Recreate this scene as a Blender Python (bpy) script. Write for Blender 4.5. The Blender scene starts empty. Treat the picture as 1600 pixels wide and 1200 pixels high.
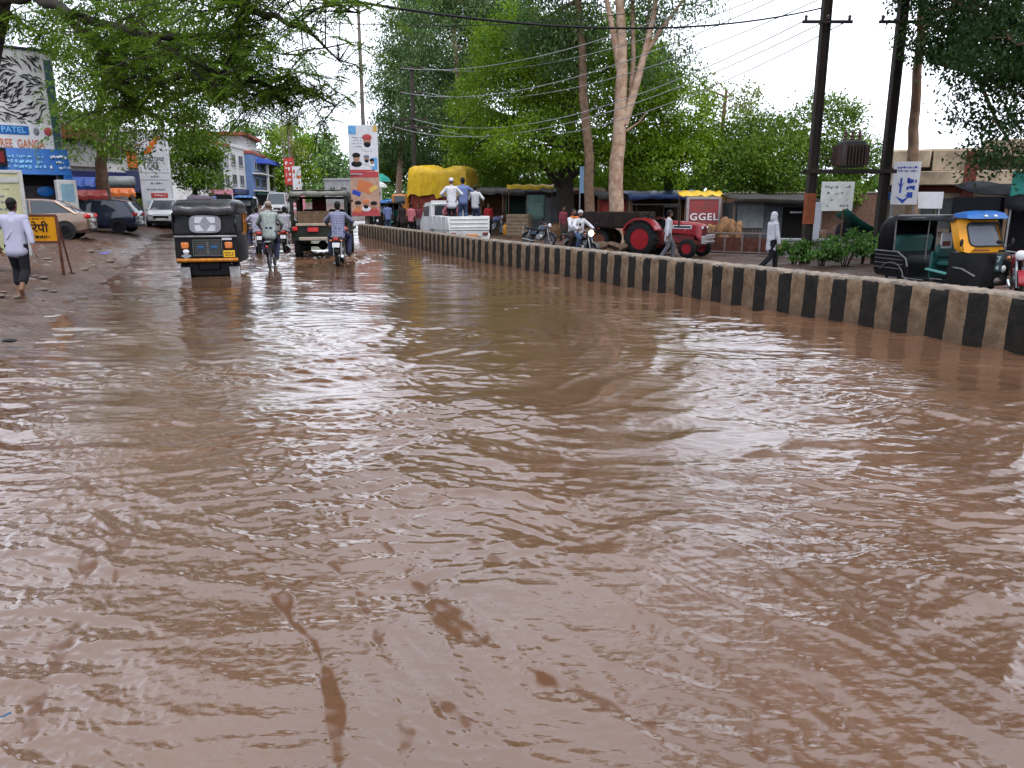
import bpy, bmesh, math, random
import numpy as np
from mathutils import Vector, Matrix
random.seed(11); rng = np.random.default_rng(11)
scene = bpy.context.scene; COL = scene.collection
R = math.radians
# ------------------------------------------------------------------ camera geometry (photo pixels 1600x1200)
CAMH, F, HZ = 1.75, 1200.0, 316.0
PITCH = math.atan((600 - HZ) / F); cp_, sp_ = math.cos(PITCH), math.sin(PITCH)
def ray(px, py):
    rx, ry = (px - 800) / F, (600 - py) / F
    return rx, cp_ + ry * sp_, -sp_ + ry * cp_
def G(px, py, z=0.0):
    r = ray(px, py); t = (z - CAMH) / r[2]; return Vector((r[0] * t, r[1] * t, z))
def at(px, py, Y):
    r = ray(px, py); t = Y / r[1]; return Vector((r[0] * t, Y, CAMH + r[2] * t))

def sst(a, b, x):
    t = np.clip((x - a) / (b - a), 0, 1); return t * t * (3 - 2 * t)
def rise(Y): return 0.014 * np.clip(Y - 32, 0, 75)
def shore(Y): return -2.2 - 0.4 * np.minimum(Y, 40)
_wb = [G(1600, 555), G(1350, 512), G(1100, 470), G(925, 440), G(750, 410), G(650, 389), G(560, 372)]
_d = (_wb[0] - _wb[1]).normalized(); _wb = [_wb[0] + _d * 9, _wb[0] + _d * 4] + _wb
_wbx = np.array([p.x for p in _wb]); _wby = np.array([p.y for p in _wb])
def wallx(Y):
    return np.interp(Y, _wby, _wbx)
def gh(X, Y):
    """ground height (no lumps)"""
    X = np.asarray(X, float); Y = np.asarray(Y, float)
    left = shore(Y) - X
    zl = np.where(left > 0, 0.55 * (1 - np.exp(-left * 0.3)), np.maximum(0.10 * left, -0.2))
    wx = wallx(Y)
    far = sst(36, 60, Y)
    zr = zl * (1 - sst(-0.3, 0.3, X - wx) * (1 - far)) + (-0.2) * sst(-0.3, 0.3, X - wx) * (1 - far)
    zr = zr * (1 - far) + far * np.where(left > 0, zl, -0.02)
    return zr + rise(Y)
def gz(x, y): return float(gh(x, y))
def onground(px, Y, dz=0.0):
    """point on the ground below pixel column px at forward distance Y"""
    z = 0.0
    for _ in range(6):
        depth = Y * cp_ - (z - CAMH) * sp_
        x = (px - 800) / F * depth; z = gz(x, Y)
    return Vector((x, Y, z + dz))
def spot(px, top_py, H):
    """ground spot where a thing of height H, standing in pixel column px, tops out at row top_py"""
    lo, hi = 4.0, 200.0
    best = None
    for Y in np.arange(6, 160, 0.1):
        p = onground(px, Y); t = at(px, top_py, Y)
        e = abs(t.z - (p.z + H))
        if best is None or e < best[0]: best = (e, p)
    return best[1]

# ------------------------------------------------------------------ materials
def _nodes(m):
    m.use_nodes = True; nt = m.node_tree; return nt, nt.nodes, nt.links
_M = {}
def mat(name, rgb, rough=0.55, metal=0.0, var=0.25, scale=5.0, bump=0.0, spec=None, emit=None, dirt=None, coat=0.0, bscale=40.0):
    if name in _M: return _M[name]
    m = bpy.data.materials.new(name); nt, N, L = _nodes(m); b = N['Principled BSDF']
    b.inputs['Roughness'].default_value = rough; b.inputs['Metallic'].default_value = metal
    b.inputs['Specular IOR Level'].default_value = spec if spec is not None else ((.12 if max(rgb) < .03 else .25) if rough > .3 else .45); b.inputs['Coat Weight'].default_value = coat
    tc = N.new('ShaderNodeTexCoord')
    n = N.new('ShaderNodeTexNoise'); n.inputs['Scale'].default_value = scale; n.inputs['Detail'].default_value = 6; n.inputs['Roughness'].default_value = 0.65
    L.new(tc.outputs['Object'], n.inputs['Vector'])
    rp = N.new('ShaderNodeValToRGB')
    c = Vector(rgb) * .74; d = Vector(dirt) * .74 if dirt else c * (1 - var)
    rp.color_ramp.elements[0].position = 0.32; rp.color_ramp.elements[0].color = (*d, 1)
    rp.color_ramp.elements[1].position = 0.62; rp.color_ramp.elements[1].color = (*(c * (1 + var * 0.25)), 1)
    L.new(n.outputs['Fac'], rp.inputs['Fac']); L.new(rp.outputs['Color'], b.inputs['Base Color'])
    if bump:
        n2 = N.new('ShaderNodeTexNoise'); n2.inputs['Scale'].default_value = bscale; n2.inputs['Detail'].default_value = 5
        L.new(tc.outputs['Object'], n2.inputs['Vector'])
        bp = N.new('ShaderNodeBump'); bp.inputs['Strength'].default_value = bump; bp.inputs['Distance'].default_value = 0.02
        L.new(n2.outputs['Fac'], bp.inputs['Height']); L.new(bp.outputs['Normal'], b.inputs['Normal'])
    if emit:
        b.inputs['Emission Color'].default_value = (*emit[0], 1); b.inputs['Emission Strength'].default_value = emit[1]
    _M[name] = m; return m
def check_mat(name, c1, c2, scale=14.0, rough=0.8):
    """woven check: two crossed stripe sets"""
    if name in _M: return _M[name]
    m = bpy.data.materials.new(name); nt, N, L = _nodes(m); b = N['Principled BSDF']; b.inputs['Roughness'].default_value = rough
    tc = N.new('ShaderNodeTexCoord'); outs = []
    for ax in ('X', 'Z'):
        w = N.new('ShaderNodeTexWave'); w.bands_direction = ax; w.inputs['Scale'].default_value = scale; w.inputs['Distortion'].default_value = 0.6
        w.inputs['Detail'].default_value = 1; L.new(tc.outputs['Object'], w.inputs['Vector'])
        r = N.new('ShaderNodeMath'); r.operation = 'GREATER_THAN'; r.inputs[1].default_value = 0.5; L.new(w.outputs['Fac'], r.inputs[0]); outs.append(r)
    a = N.new('ShaderNodeMath'); a.operation = 'ADD'; L.new(outs[0].outputs[0], a.inputs[0]); L.new(outs[1].outputs[0], a.inputs[1])
    h = N.new('ShaderNodeMath'); h.operation = 'MULTIPLY'; h.inputs[1].default_value = 0.5; L.new(a.outputs[0], h.inputs[0])
    mx = N.new('ShaderNodeMix'); mx.data_type = 'RGBA'; mx.inputs[6].default_value = (*c1, 1); mx.inputs[7].default_value = (*c2, 1)
    L.new(h.outputs[0], mx.inputs[0]); L.new(mx.outputs[2], b.inputs['Base Color'])
    _M[name] = m; return m
def leaf_mat(name, c1, c2, trans=0.3):
    if name in _M: return _M[name]
    m = bpy.data.materials.new(name); nt, N, L = _nodes(m); N.remove(N['Principled BSDF'])
    out = N['Material Output']
    g = N.new('ShaderNodeNewGeometry'); tc = N.new('ShaderNodeTexCoord')
    n = N.new('ShaderNodeTexNoise'); n.inputs['Scale'].default_value = 0.5; n.inputs['Detail'].default_value = 3; L.new(tc.outputs['Object'], n.inputs['Vector'])
    ad = N.new('ShaderNodeMath'); ad.operation = 'MULTIPLY_ADD'; ad.inputs[1].default_value = 0.5; L.new(g.outputs['Random Per Island'], ad.inputs[0])
    sb = N.new('ShaderNodeMath'); sb.operation = 'MULTIPLY_ADD'; sb.inputs[1].default_value = 1.6; sb.inputs[2].default_value = -0.55; L.new(n.outputs['Fac'], sb.inputs[0]); L.new(sb.outputs[0], ad.inputs[2])
    rp = N.new('ShaderNodeValToRGB'); rp.color_ramp.elements[0].color = (*c1, 1); rp.color_ramp.elements[1].color = (*c2, 1); rp.color_ramp.elements[0].position = 0.1; rp.color_ramp.elements[1].position = 0.9
    L.new(ad.outputs[0], rp.inputs['Fac'])
    d = N.new('ShaderNodeBsdfDiffuse'); t = N.new('ShaderNodeBsdfTranslucent'); gl = N.new('ShaderNodeBsdfGlossy'); gl.inputs['Roughness'].default_value = 0.45
    gl.inputs['Color'].default_value = (0.8, 0.85, 0.9, 1)
    L.new(rp.outputs['Color'], d.inputs['Color']); L.new(rp.outputs['Color'], t.inputs['Color'])
    m1 = N.new('ShaderNodeMixShader'); m1.inputs[0].default_value = trans; L.new(d.outputs[0], m1.inputs[1]); L.new(t.outputs[0], m1.inputs[2])
    m2 = N.new('ShaderNodeMixShader'); m2.inputs[0].default_value = 0.015; L.new(m1.outputs[0], m2.inputs[1]); L.new(gl.outputs[0], m2.inputs[2])
    L.new(m2.outputs[0], out.inputs['Surface']); _M[name] = m; return m
def glass_mat(name, rgb=(0.02, 0.025, 0.03), rough=0.06, alpha=1.0):
    if name in _M: return _M[name]
    m = mat(name, rgb, rough, 0, 0.1, 3); b = m.node_tree.nodes['Principled BSDF']; b.inputs['Alpha'].default_value = alpha; return m

# ------------------------------------------------------------------ mesh builder
class MB:
    def __init__(s): s.v = []; s.f = []; s.m = []; s.mi = 0; s.flat = False
    def add(s, vs, fs, M=None):
        o = len(s.v)
        if M is not None: vs = [M @ Vector(v) for v in vs]
        s.v += [tuple(v) for v in vs]
        for f in fs: s.f.append(tuple(i + o for i in f)); s.m.append(s.mi)
        return s
    def mt(s, i): s.mi = i; return s
    def box(s, c, d, bev=0.0, rz=0.0, rx=0.0, ry=0.0, M=None):
        x, y, z = d[0] / 2, d[1] / 2, d[2] / 2
        T = Matrix.Translation(Vector(c)) @ Matrix.Rotation(rz, 4, 'Z') @ Matrix.Rotation(rx, 4, 'X') @ Matrix.Rotation(ry, 4, 'Y')
        if M is not None: T = M @ T
        b = min(bev, x * .9, y * .9, z * .9)
        S = [(a, bb, c_) for a in (-1, 1) for bb in (-1, 1) for c_ in (-1, 1)]
        if b <= 0:
            vs = [(a * x, bb * y, c_ * z) for a, bb, c_ in S]
            return s.add(vs, [(0, 1, 3, 2), (4, 6, 7, 5), (0, 4, 5, 1), (2, 3, 7, 6), (0, 2, 6, 4), (1, 5, 7, 3)], T)
        vs = []; idx = {}
        for q in S:
            for ax in range(3):
                p = [q[0] * (x - b), q[1] * (y - b), q[2] * (z - b)]; p[ax] = q[ax] * (x, y, z)[ax]
                idx[(q, ax)] = len(vs); vs.append(p)
        fs = []
        for ax in range(3):
            o1, o2 = [a for a in range(3) if a != ax]
            for sg in (-1, 1):
                r = []
                for a, bb in ((-1, -1), (1, -1), (1, 1), (-1, 1)):
                    q = [0, 0, 0]; q[ax] = sg; q[o1] = a; q[o2] = bb; r.append(idx[(tuple(q), ax)])
                fs.append(tuple(r))
            for a in (-1, 1):
                for bb in (-1, 1):
                    r = []
                    for sg, axx in ((-1, o1), (1, o1), (1, o2), (-1, o2)):
                        q = [0, 0, 0]; q[ax] = sg; q[o1] = a; q[o2] = bb; r.append(idx[(tuple(q), axx)])
                    fs.append(tuple(r))
        for q in S: fs.append((idx[(q, 0)], idx[(q, 1)], idx[(q, 2)]))
        return s.add(vs, fs, T)
    def tube(s, pts, r, n=8, cap=True, M=None):
        pts = [Vector(p) for p in pts]; k = len(pts)
        rs = [r] * k if not isinstance(r, (list, tuple)) else list(r)
        vs = []; fs = []; prev = None
        for i, p in enumerate(pts):
            t = (pts[min(i + 1, k - 1)] - pts[max(i - 1, 0)])
            t = t.normalized() if t.length > 1e-9 else Vector((0, 0, 1))
            if prev is None:
                a = Vector((0, 0, 1)) if abs(t.z) < 0.9 else Vector((1, 0, 0)); u = t.cross(a).normalized()
            else:
                u = (prev - t * prev.dot(t)); u = u.normalized() if u.length > 1e-6 else t.orthogonal().normalized()
            prev = u; w = t.cross(u)
            for j in range(n):
                an = 2 * math.pi * j / n; vs.append(p + (u * math.cos(an) + w * math.sin(an)) * rs[i])
        for i in range(k - 1):
            for j in range(n):
                a, b = i * n + j, i * n + (j + 1) % n; fs.append((a, b, b + n, a + n))
        if cap: fs.append(tuple(reversed(range(n)))); fs.append(tuple((k - 1) * n + j for j in range(n)))
        return s.add(vs, fs, M)
    def ell(s, c, rad, n=12, m=8, M=None, rot=None):
        rad = tuple(rad) if hasattr(rad, '__len__') else (rad,) * 3
        vs = [(0, 0, 1)]
        for i in range(1, m):
            th = math.pi * i / m
            for j in range(n):
                ph = 2 * math.pi * j / n; vs.append((math.sin(th) * math.cos(ph), math.sin(th) * math.sin(ph), math.cos(th)))
        vs.append((0, 0, -1)); fs = [(0, 1 + j, 1 + (j + 1) % n) for j in range(n)]
        for i in range(m - 2):
            for j in range(n):
                a, b = 1 + i * n + j, 1 + i * n + (j + 1) % n; fs.append((a, a + n, b + n, b))
        l = len(vs) - 1; o = 1 + (m - 2) * n
        fs += [(o + j, l, o + (j + 1) % n) for j in range(n)]
        T = Matrix.Translation(Vector(c))
        if rot is not None: T = T @ rot
        T = T @ Matrix.Diagonal((*rad, 1))
        if M is not None: T = M @ T
        return s.add(vs, fs, T)
    def cap(s, a, b, ra, rb, n=12):
        """tapered capsule as a closed volume"""
        a, b = Vector(a), Vector(b); t = b - a
        if t.length < 1e-6: return s.ell(a, ra)
        L = t.length; rings = []; t.normalize(); u = t.orthogonal().normalized(); w = t.cross(u)
        prof = [(-ra * math.cos(q), ra * math.sin(q)) for q in (0.35, 0.8, 1.2, 1.57)] + [(L + rb * math.sin(q), rb * math.cos(q)) for q in (0, 0.4, 0.8, 1.22)]
        vs = []; fs = []
        for h, rr in prof:
            for j in range(n):
                an = 2 * math.pi * j / n; vs.append(a + t * h + (u * math.cos(an) + w * math.sin(an)) * rr)
        k = len(prof)
        for i in range(k - 1):
            for j in range(n):
                p, q = i * n + j, i * n + (j + 1) % n; fs.append((p, q, q + n, p + n))
        vs += [a - t * ra, b + t * rb]
        for j in range(n):
            fs.append((len(vs) - 2, (j + 1) % n, j)); fs.append((len(vs) - 1, (k - 1) * n + j, (k - 1) * n + (j + 1) % n))
        return s.add(vs, fs)
    def prism(s, poly, axis, a, b, M=None):
        n = len(poly)
        def P(q, h): return (h, q[0], q[1]) if axis == 'x' else ((q[0], h, q[1]) if axis == 'y' else (q[0], q[1], h))
        vs = [P(q, a) for q in poly] + [P(q, b) for q in poly]
        fs = [tuple(range(n)), tuple(reversed(range(n, 2 * n)))] + [(i, i + n, (i + 1) % n + n, (i + 1) % n) for i in range(n)]
        return s.add(vs, fs, M)
    def lathe(s, prof, n=20, M=None, axis='z'):
        vs = []; fs = []; k = len(prof)
        for r, z in prof:
            for j in range(n):
                an = 2 * math.pi * j / n; x, y = r * math.cos(an), r * math.sin(an)
                vs.append((x, y, z) if axis == 'z' else (z, x, y))
        for i in range(k - 1):
            for j in range(n):
                a, b = i * n + j, i * n + (j + 1) % n; fs.append((a, b, b + n, a + n))
        if prof[0][0] > 1e-6: fs.append(tuple(reversed(range(n))))
        if prof[-1][0] > 1e-6: fs.append(tuple((k - 1) * n + j for j in range(n)))
        return s.add(vs, fs, M)
    def loft(s, rings, closed=True, cap=True, M=None):
        n = len(rings[0]); vs = [p for r in rings for p in r]; fs = []
        for i in range(len(rings) - 1):
            for j in range(n if closed else n - 1):
                a, b = i * n + j, i * n + (j + 1) % n; fs.append((a, b, b + n, a + n))
        if cap and closed: fs.append(tuple(reversed(range(n)))); fs.append(tuple((len(rings) - 1) * n + j for j in range(n)))
        return s.add(vs, fs, M)
    def slab(s, p0, p1, p2, p3, t=0.02):
        """thick quad panel"""
        P = [Vector(p) for p in (p0, p1, p2, p3)]; n = (P[1] - P[0]).cross(P[3] - P[0]).normalized() * t / 2
        return s.add([p + n for p in P] + [p - n for p in P], [(0, 1, 2, 3), (7, 6, 5, 4), (0, 4, 5, 1), (1, 5, 6, 2), (2, 6, 7, 3), (3, 7, 4, 0)])
    def mesh(s, name, mats, sharp=38, recalc=True):
        me = bpy.data.meshes.new(name); me.from_pydata(s.v, [], s.f)
        for m in (mats if isinstance(mats, (list, tuple)) else [mats]): me.materials.append(m)
        me.polygons.foreach_set('material_index', s.m)
        if recalc:
            bm = bmesh.new(); bm.from_mesh(me); bmesh.ops.recalc_face_normals(bm, faces=bm.faces); bm.to_mesh(me); bm.free()
        if not s.flat:
            me.polygons.foreach_set('use_smooth', [True] * len(me.polygons)); me.set_sharp_from_angle(angle=R(sharp))
        me.update(); return me
    def build(s, name, mats, parent=None, sharp=38, label=None, recalc=True):
        o = bpy.data.objects.new(name, s.mesh(name, mats, sharp, recalc)); COL.objects.link(o)
        if parent is not None: o.parent = parent
        if label: o['label'] = label
        return o
def tag(o, label, cat, group=None, kind=None):
    if label: o['label'] = label
    if cat: o['category'] = cat
    if group: o['group'] = group
    if kind: o['kind'] = kind
    return o
def thing(name, label, cat, loc=(0, 0, 0), rz=0.0, group=None, rx=0.0, ry=0.0):
    o = bpy.data.objects.new(name, None); COL.objects.link(o); o.location = loc; o.rotation_euler = (rx, ry, rz); o.empty_display_size = 0.2
    return tag(o, label, cat, group)
def struct(name, mb, mats, sharp=38):
    o = mb.build(name, mats, None, sharp); o['kind'] = 'structure'; return o
def np_mesh(name, V, Fq, mats, smooth=False, parent=None):
    me = bpy.data.meshes.new(name); nv, nf = len(V), len(Fq); k = Fq.shape[1]
    me.vertices.add(nv); me.vertices.foreach_set('co', np.ascontiguousarray(V, np.float32).ravel())
    me.loops.add(nf * k); me.loops.foreach_set('vertex_index', np.ascontiguousarray(Fq, np.int32).ravel())
    me.polygons.add(nf); me.polygons.foreach_set('loop_start', np.arange(0, nf * k, k, dtype=np.int32))
    if smooth: me.polygons.foreach_set('use_smooth', np.ones(nf, bool))
    for m in (mats if isinstance(mats, (list, tuple)) else [mats]): me.materials.append(m)
    me.update(calc_edges=True); me.validate()
    o = bpy.data.objects.new(name, me); COL.objects.link(o)
    if parent is not None: o.parent = parent
    return o
def text_into(mb, s, size, M, depth=0.006, mi=None, sx=1.0, spacing=1.0):
    """lettering as thin solid glyphs, centred, in the XZ plane of M facing -Y"""
    cu = bpy.data.curves.new('lettering', 'FONT'); cu.body = s; cu.size = size; cu.align_x = 'CENTER'; cu.align_y = 'CENTER'; cu.extrude = depth / 2; cu.resolution_u = 3; cu.space_character = spacing; cu.offset = size * 0.012
    o = bpy.data.objects.new('lettering', cu); COL.objects.link(o)
    dg = bpy.context.evaluated_depsgraph_get(); me = bpy.data.meshes.new_from_object(o.evaluated_get(dg))
    T = M @ Matrix.Rotation(R(90), 4, 'X') @ Matrix.Diagonal((sx, 1, 1, 1))
    if mi is not None: mb.mi = mi
    mb.add([v.co.copy() for v in me.vertices], [tuple(p.vertices) for p in me.polygons], T)
    bpy.data.objects.remove(o); bpy.data.curves.remove(cu); bpy.data.meshes.remove(me)
def scribble(mb, M, w, h, rows, rnd, dens=0.8, t=0.004, fill=0.55):
    """rows of small unreadable strokes like lettering seen from far away; XZ plane of M, centred"""
    rh = h / rows
    for r in range(rows):
        z = h / 2 - rh * (r + .5); x = -w / 2 * rnd.uniform(.7, 1); xe = w / 2 * rnd.uniform(.65, 1)
        while x < xe:
            cw = rh * rnd.uniform(.3, .6)
            if rnd.random() < dens:
                for k in range(2):
                    mb.box((x + cw * rnd.uniform(.1, .9), 0, z + rh * rnd.uniform(-.12, .12)), (cw * rnd.choice((.2, .7)), t, rh * fill * rnd.uniform(.25, 1)), M=M)
            x += cw * 1.15
TR = Matrix.Translation
def RZ(a): return Matrix.Rotation(a, 4, 'Z')

# ------------------------------------------------------------------ camera, sky, sun
cam = bpy.data.cameras.new('camera'); cam.sensor_width = 36; cam.lens = 36 * F / 1600; cam.clip_end = 3000; cam.clip_start = 0.05
camo = bpy.data.objects.new('camera', cam); COL.objects.link(camo); camo.location = (0, 0, CAMH); camo.rotation_euler = (R(90) - PITCH, 0, 0); scene.camera = camo
SUN_EL, SUN_AZ = R(58), R(150)
w = bpy.data.worlds.new('World'); scene.world = w; w.use_nodes = True; nt = w.node_tree; N = nt.nodes; L = nt.links
bg = N['Background']; bg.inputs['Strength'].default_value = 0.1
sky = N.new('ShaderNodeTexSky'); sky.sky_type = 'NISHITA'; sky.sun_disc = False; sky.sun_elevation = SUN_EL; sky.sun_rotation = SUN_AZ; sky.air_density = 1.2; sky.dust_density = 4; sky.ozone_density = 1
tc = N.new('ShaderNodeTexCoord'); mp = N.new('ShaderNodeMapping'); mp.inputs['Scale'].default_value = (1, 1, 2.2); L.new(tc.outputs['Generated'], mp.inputs['Vector'])
cn = N.new('ShaderNodeTexNoise'); cn.inputs['Scale'].default_value = 1.8; cn.inputs['Detail'].default_value = 7; L.new(mp.outputs['Vector'], cn.inputs['Vector'])
cr = N.new('ShaderNodeValToRGB'); cr.color_ramp.elements[0].position = .3; cr.color_ramp.elements[0].color = (6.1, 6.7, 7.9, 1); cr.color_ramp.elements[1].position = .7; cr.color_ramp.elements[1].color = (9.2, 9.6, 10.7, 1)
L.new(cn.outputs['Fac'], cr.inputs['Fac'])
mx = N.new('ShaderNodeMix'); mx.data_type = 'RGBA'; mx.inputs[0].default_value = 0.82; L.new(sky.outputs['Color'], mx.inputs[6]); L.new(cr.outputs['Color'], mx.inputs[7]); L.new(mx.outputs[2], bg.inputs['Color'])
sl = bpy.data.lights.new('sun', 'SUN'); sl.energy = 1.1; sl.angle = R(25); sl.color = (1, .96, .9); so = bpy.data.objects.new('sun', sl); COL.objects.link(so)
so.rotation_euler = (R(90) - SUN_EL, 0, R(180) - SUN_AZ + R(0)); so.location = (0, 0, 30)
scene.view_settings.view_transform = 'Standard'; scene.view_settings.look = 'None'; scene.view_settings.exposure = 1.58; scene.view_settings.gamma = 1
scene.render.engine = 'CYCLES'; scene.cycles.max_bounces = 6; scene.cycles.diffuse_bounces = 3; scene.cycles.glossy_bounces = 3; scene.cycles.transmission_bounces = 4; scene.cycles.transparent_max_bounces = 8
scene.cycles.caustics_reflective = False; scene.cycles.caustics_refractive = False; scene.cycles.use_denoising = True

# ------------------------------------------------------------------ ground sheet
def vnoise(X, Y, s, seed):
    """cheap smooth noise: sum of random sines"""
    r = np.random.default_rng(seed); o = np.zeros_like(X)
    for i in range(10):
        a = r.uniform(0, 6.28); k = s * r.uniform(.5, 1.8); o += np.sin(k * (X * math.cos(a) + Y * math.sin(a)) + r.uniform(0, 6.28))
    return o / 4.5
xs = np.concatenate([np.linspace(-900, -60, 16), np.arange(-45, -4, .16), np.linspace(-3.9, 45, 160), np.linspace(60, 900, 16)])
ys = np.concatenate([np.linspace(-300, -20, 8), np.arange(-4, 48, .17), np.arange(48, 130, 1.0), np.linspace(140, 1500, 20)])
X, Y = np.meshgrid(xs, ys); Z = gh(X, Y)
rough_l = sst(-0.8, 1.2, shore(Y) - X); rr = sst(.4, 1.5, X - wallx(Y))
lump = vnoise(X, Y, 2.2, 1) * .04 + vnoise(X, Y, 6, 2) * .03 + np.maximum(vnoise(X, Y, 11, 3) - .3, 0) * .07 + np.maximum(vnoise(X, Y, 15, 4) - .5, 0) * .08
Z = Z + lump * (rough_l + rr * .8) * (np.abs(X) < 50) * (Y < 60)
nx, ny = len(xs), len(ys); ii = (np.arange(ny - 1)[:, None] * nx + np.arange(nx - 1)[None]).ravel()
gm = bpy.data.materials.new('mud'); nt, N, L = _nodes(gm); b = N['Principled BSDF']; b.inputs['Specular IOR Level'].default_value = .25
tc = N.new('ShaderNodeTexCoord'); n1 = N.new('ShaderNodeTexNoise'); n1.inputs['Scale'].default_value = .7; n1.inputs['Detail'].default_value = 8; n1.inputs['Roughness'].default_value = .7
n2 = N.new('ShaderNodeTexNoise'); n2.inputs['Scale'].default_value = 9; n2.inputs['Detail'].default_value = 6
for q in (n1, n2): L.new(tc.outputs['Object'], q.inputs['Vector'])
rp = N.new('ShaderNodeValToRGB'); e = rp.color_ramp.elements; e[0].position = .3; e[0].color = (.026, .0125, .0072, 1); e[1].position = .7; e[1].color = (.098, .058, .039, 1); k = e.new(.5); k.color = (.056, .030, .0195, 1)
mm = N.new('ShaderNodeMath'); mm.operation = 'MULTIPLY_ADD'; mm.inputs[1].default_value = .5; L.new(n2.outputs['Fac'], mm.inputs[0])
m3 = N.new('ShaderNodeMath'); m3.operation = 'MULTIPLY'; m3.inputs[1].default_value = .5; L.new(n1.outputs['Fac'], m3.inputs[0]); L.new(m3.outputs[0], mm.inputs[2])
L.new(mm.outputs[0], rp.inputs['Fac']); L.new(rp.outputs['Color'], b.inputs['Base Color'])
rr_ = N.new('ShaderNodeMapRange'); rr_.inputs[1].default_value = .35; rr_.inputs[2].default_value = .6; rr_.inputs[3].default_value = .38; rr_.inputs[4].default_value = .85; L.new(n1.outputs['Fac'], rr_.inputs[0]); wa = N.new('ShaderNodeAttribute'); wa.attribute_name = 'wet'; wm_ = N.new('ShaderNodeMix'); L.new(wa.outputs['Fac'], wm_.inputs[0]); L.new(rr_.outputs[0], wm_.inputs[2]); wm_.inputs[3].default_value = .12; L.new(wm_.outputs[0], b.inputs['Roughness'])
ws = N.new('ShaderNodeMapRange'); ws.inputs[3].default_value = .2; ws.inputs[4].default_value = .55; L.new(wa.outputs['Fac'], ws.inputs[0]); L.new(ws.outputs[0], b.inputs['Specular IOR Level'])
bp = N.new('ShaderNodeBump'); bp.inputs['Strength'].default_value = .8; bp.inputs['Distance'].default_value = .06; L.new(n2.outputs['Fac'], bp.inputs['Height']); L.new(bp.outputs['Normal'], b.inputs['Normal'])
o = np_mesh('ground', np.stack([X, Y, Z], -1).reshape(-1, 3), np.stack([ii, ii + 1, ii + nx + 1, ii + nx], -1), gm, True); o['kind'] = 'structure'
wet = .8 * sst(1.5, .1, shore(Y) - X - .5 * vnoise(X, Y, 1.1, 12)) * (Y < 60) * (X < wallx(Y)); at_ = o.data.attributes.new('wet', 'FLOAT', 'POINT'); at_.data.foreach_set('value', np.clip(wet, 0, 1).ravel().astype(np.float32))

# ------------------------------------------------------------------ flood water: a real displaced sheet
rad = np.concatenate([[.02, .25, .5, .7, .85, 1.0, 1.12], 1.25 * np.exp(np.arange(0, 3.8, .0035))]); ang = np.concatenate([np.arange(-R(100), -R(46), .012), np.arange(-R(46), R(43), .0021), np.arange(R(43), R(100), .012)])
RR, AA = np.meshgrid(rad, ang, indexing='ij'); RR = RR.astype(np.float32); AA = AA.astype(np.float32); X = RR * np.sin(AA); Y = RR * np.cos(AA)
cell = RR * .0035
r2 = np.random.default_rng(5)
wx_ = X + .22 * vnoise(X, Y, 1.5, 21) + .10 * vnoise(X, Y, 4.2, 22); wy_ = Y + .22 * vnoise(X, Y, 1.4, 23) + .10 * vnoise(X, Y, 4.0, 24)
H = np.zeros_like(X)
def waves(lo, hi, n, mean, spread, slope, mask, hump=0.0, warp=1.0):
    """n wave trains; hump > 0 gives flat water with narrow broken crests"""
    global H
    acc = np.zeros_like(X)
    for i in range(n):
        lam = math.exp(r2.uniform(math.log(lo), math.log(hi))); a = mean + r2.normal(0, spread); k = 2 * math.pi / lam
        ca, sa = math.cos(a), math.sin(a); ph = k * ((X + warp * (wx_ - X)) * ca + (Y + warp * (wy_ - Y)) * sa) + r2.uniform(0, 6.28)
        if hump:
            # each train breaks up along and across its crests
            u = X * -sa + Y * ca; v = X * ca + Y * sa
            br = np.sin(u * k * r2.uniform(.16, .3) + 1.3 * np.sin(v * k * .21 + r2.uniform(0, 6.28)) + r2.uniform(0, 6.28)) + .6 * np.sin(v * k * r2.uniform(.1, .2) + r2.uniform(0, 6.28))
            env = sst(.1, 1.3, br); s_ = np.exp(hump * (np.sin(ph + .45 * np.sin(ph)) - 1)) * env; amp = slope / k / math.sqrt(hump)
        else: s_ = np.sin(ph); amp = slope / k / math.sqrt(n) * 1.4
        acc += amp * s_ * sst(2.0, 4, lam / cell)
    H += acc * mask
dist = lambda cx, cy, rx, ry: np.exp(-(((X - cx) / rx) ** 2 + ((Y - cy) / ry) ** 2))
calm = dist(-.45, 2.2, .8, 1.2) * .7 + dist(.6, 1.9, .8, .6) * .4
calm = np.clip(calm + .4 * np.clip(vnoise(X, Y, .9, 31), 0, 1), 0, .9)
m1 = (1 - calm); mb_ = np.clip(.8 + .6 * vnoise(X, Y, 1.2, 32), .15, 1.6)
mc = np.clip(.7 + .8 * vnoise(X * .8, Y * 1.3, 1.9, 33), .08, 1.8)
leftm = sst(-.5, -1.9, X + .18 * Y)       # finely rippled shallow side
waves(1.1, 3.0, 12, R(85), R(30), .026, 1.0)
waves(.45, 1.1, 14, R(82), R(26), .030, m1)
waves(.40, .95, 12, R(80), R(24), .16, m1 * mb_, 3.0, .8)
waves(.20, .45, 18, R(78), R(30), .21, m1 * mc, 3.0, .7)
waves(.10, .24, 22, R(74), R(36), .22, (1 - .6 * calm) * mc, 2.5, .6)
waves(.05, .11, 16, R(60), R(45), .20, (.35 + .9 * leftm) * (1 - .4 * calm) * mb_, 2.0, .5)
waves(.035, .07, 16, R(40), R(30), .10, leftm * .9)
waves(.05, .12, 18, R(75), R(50), .030, 1.0)
waves(.035, .085, 26, R(78), R(45), .13, (1 - .35 * calm) * (.5 + .5 * mb_), 2.0, .4)
waves(.22, .60, 12, R(34), R(14), .16, np.clip(dist(.45, 2.5, 1.3, 1.1) + .6 * dist(1.6, 3.4, 1.2, 1.2), 0, 1), 4.0, .7)
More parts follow.
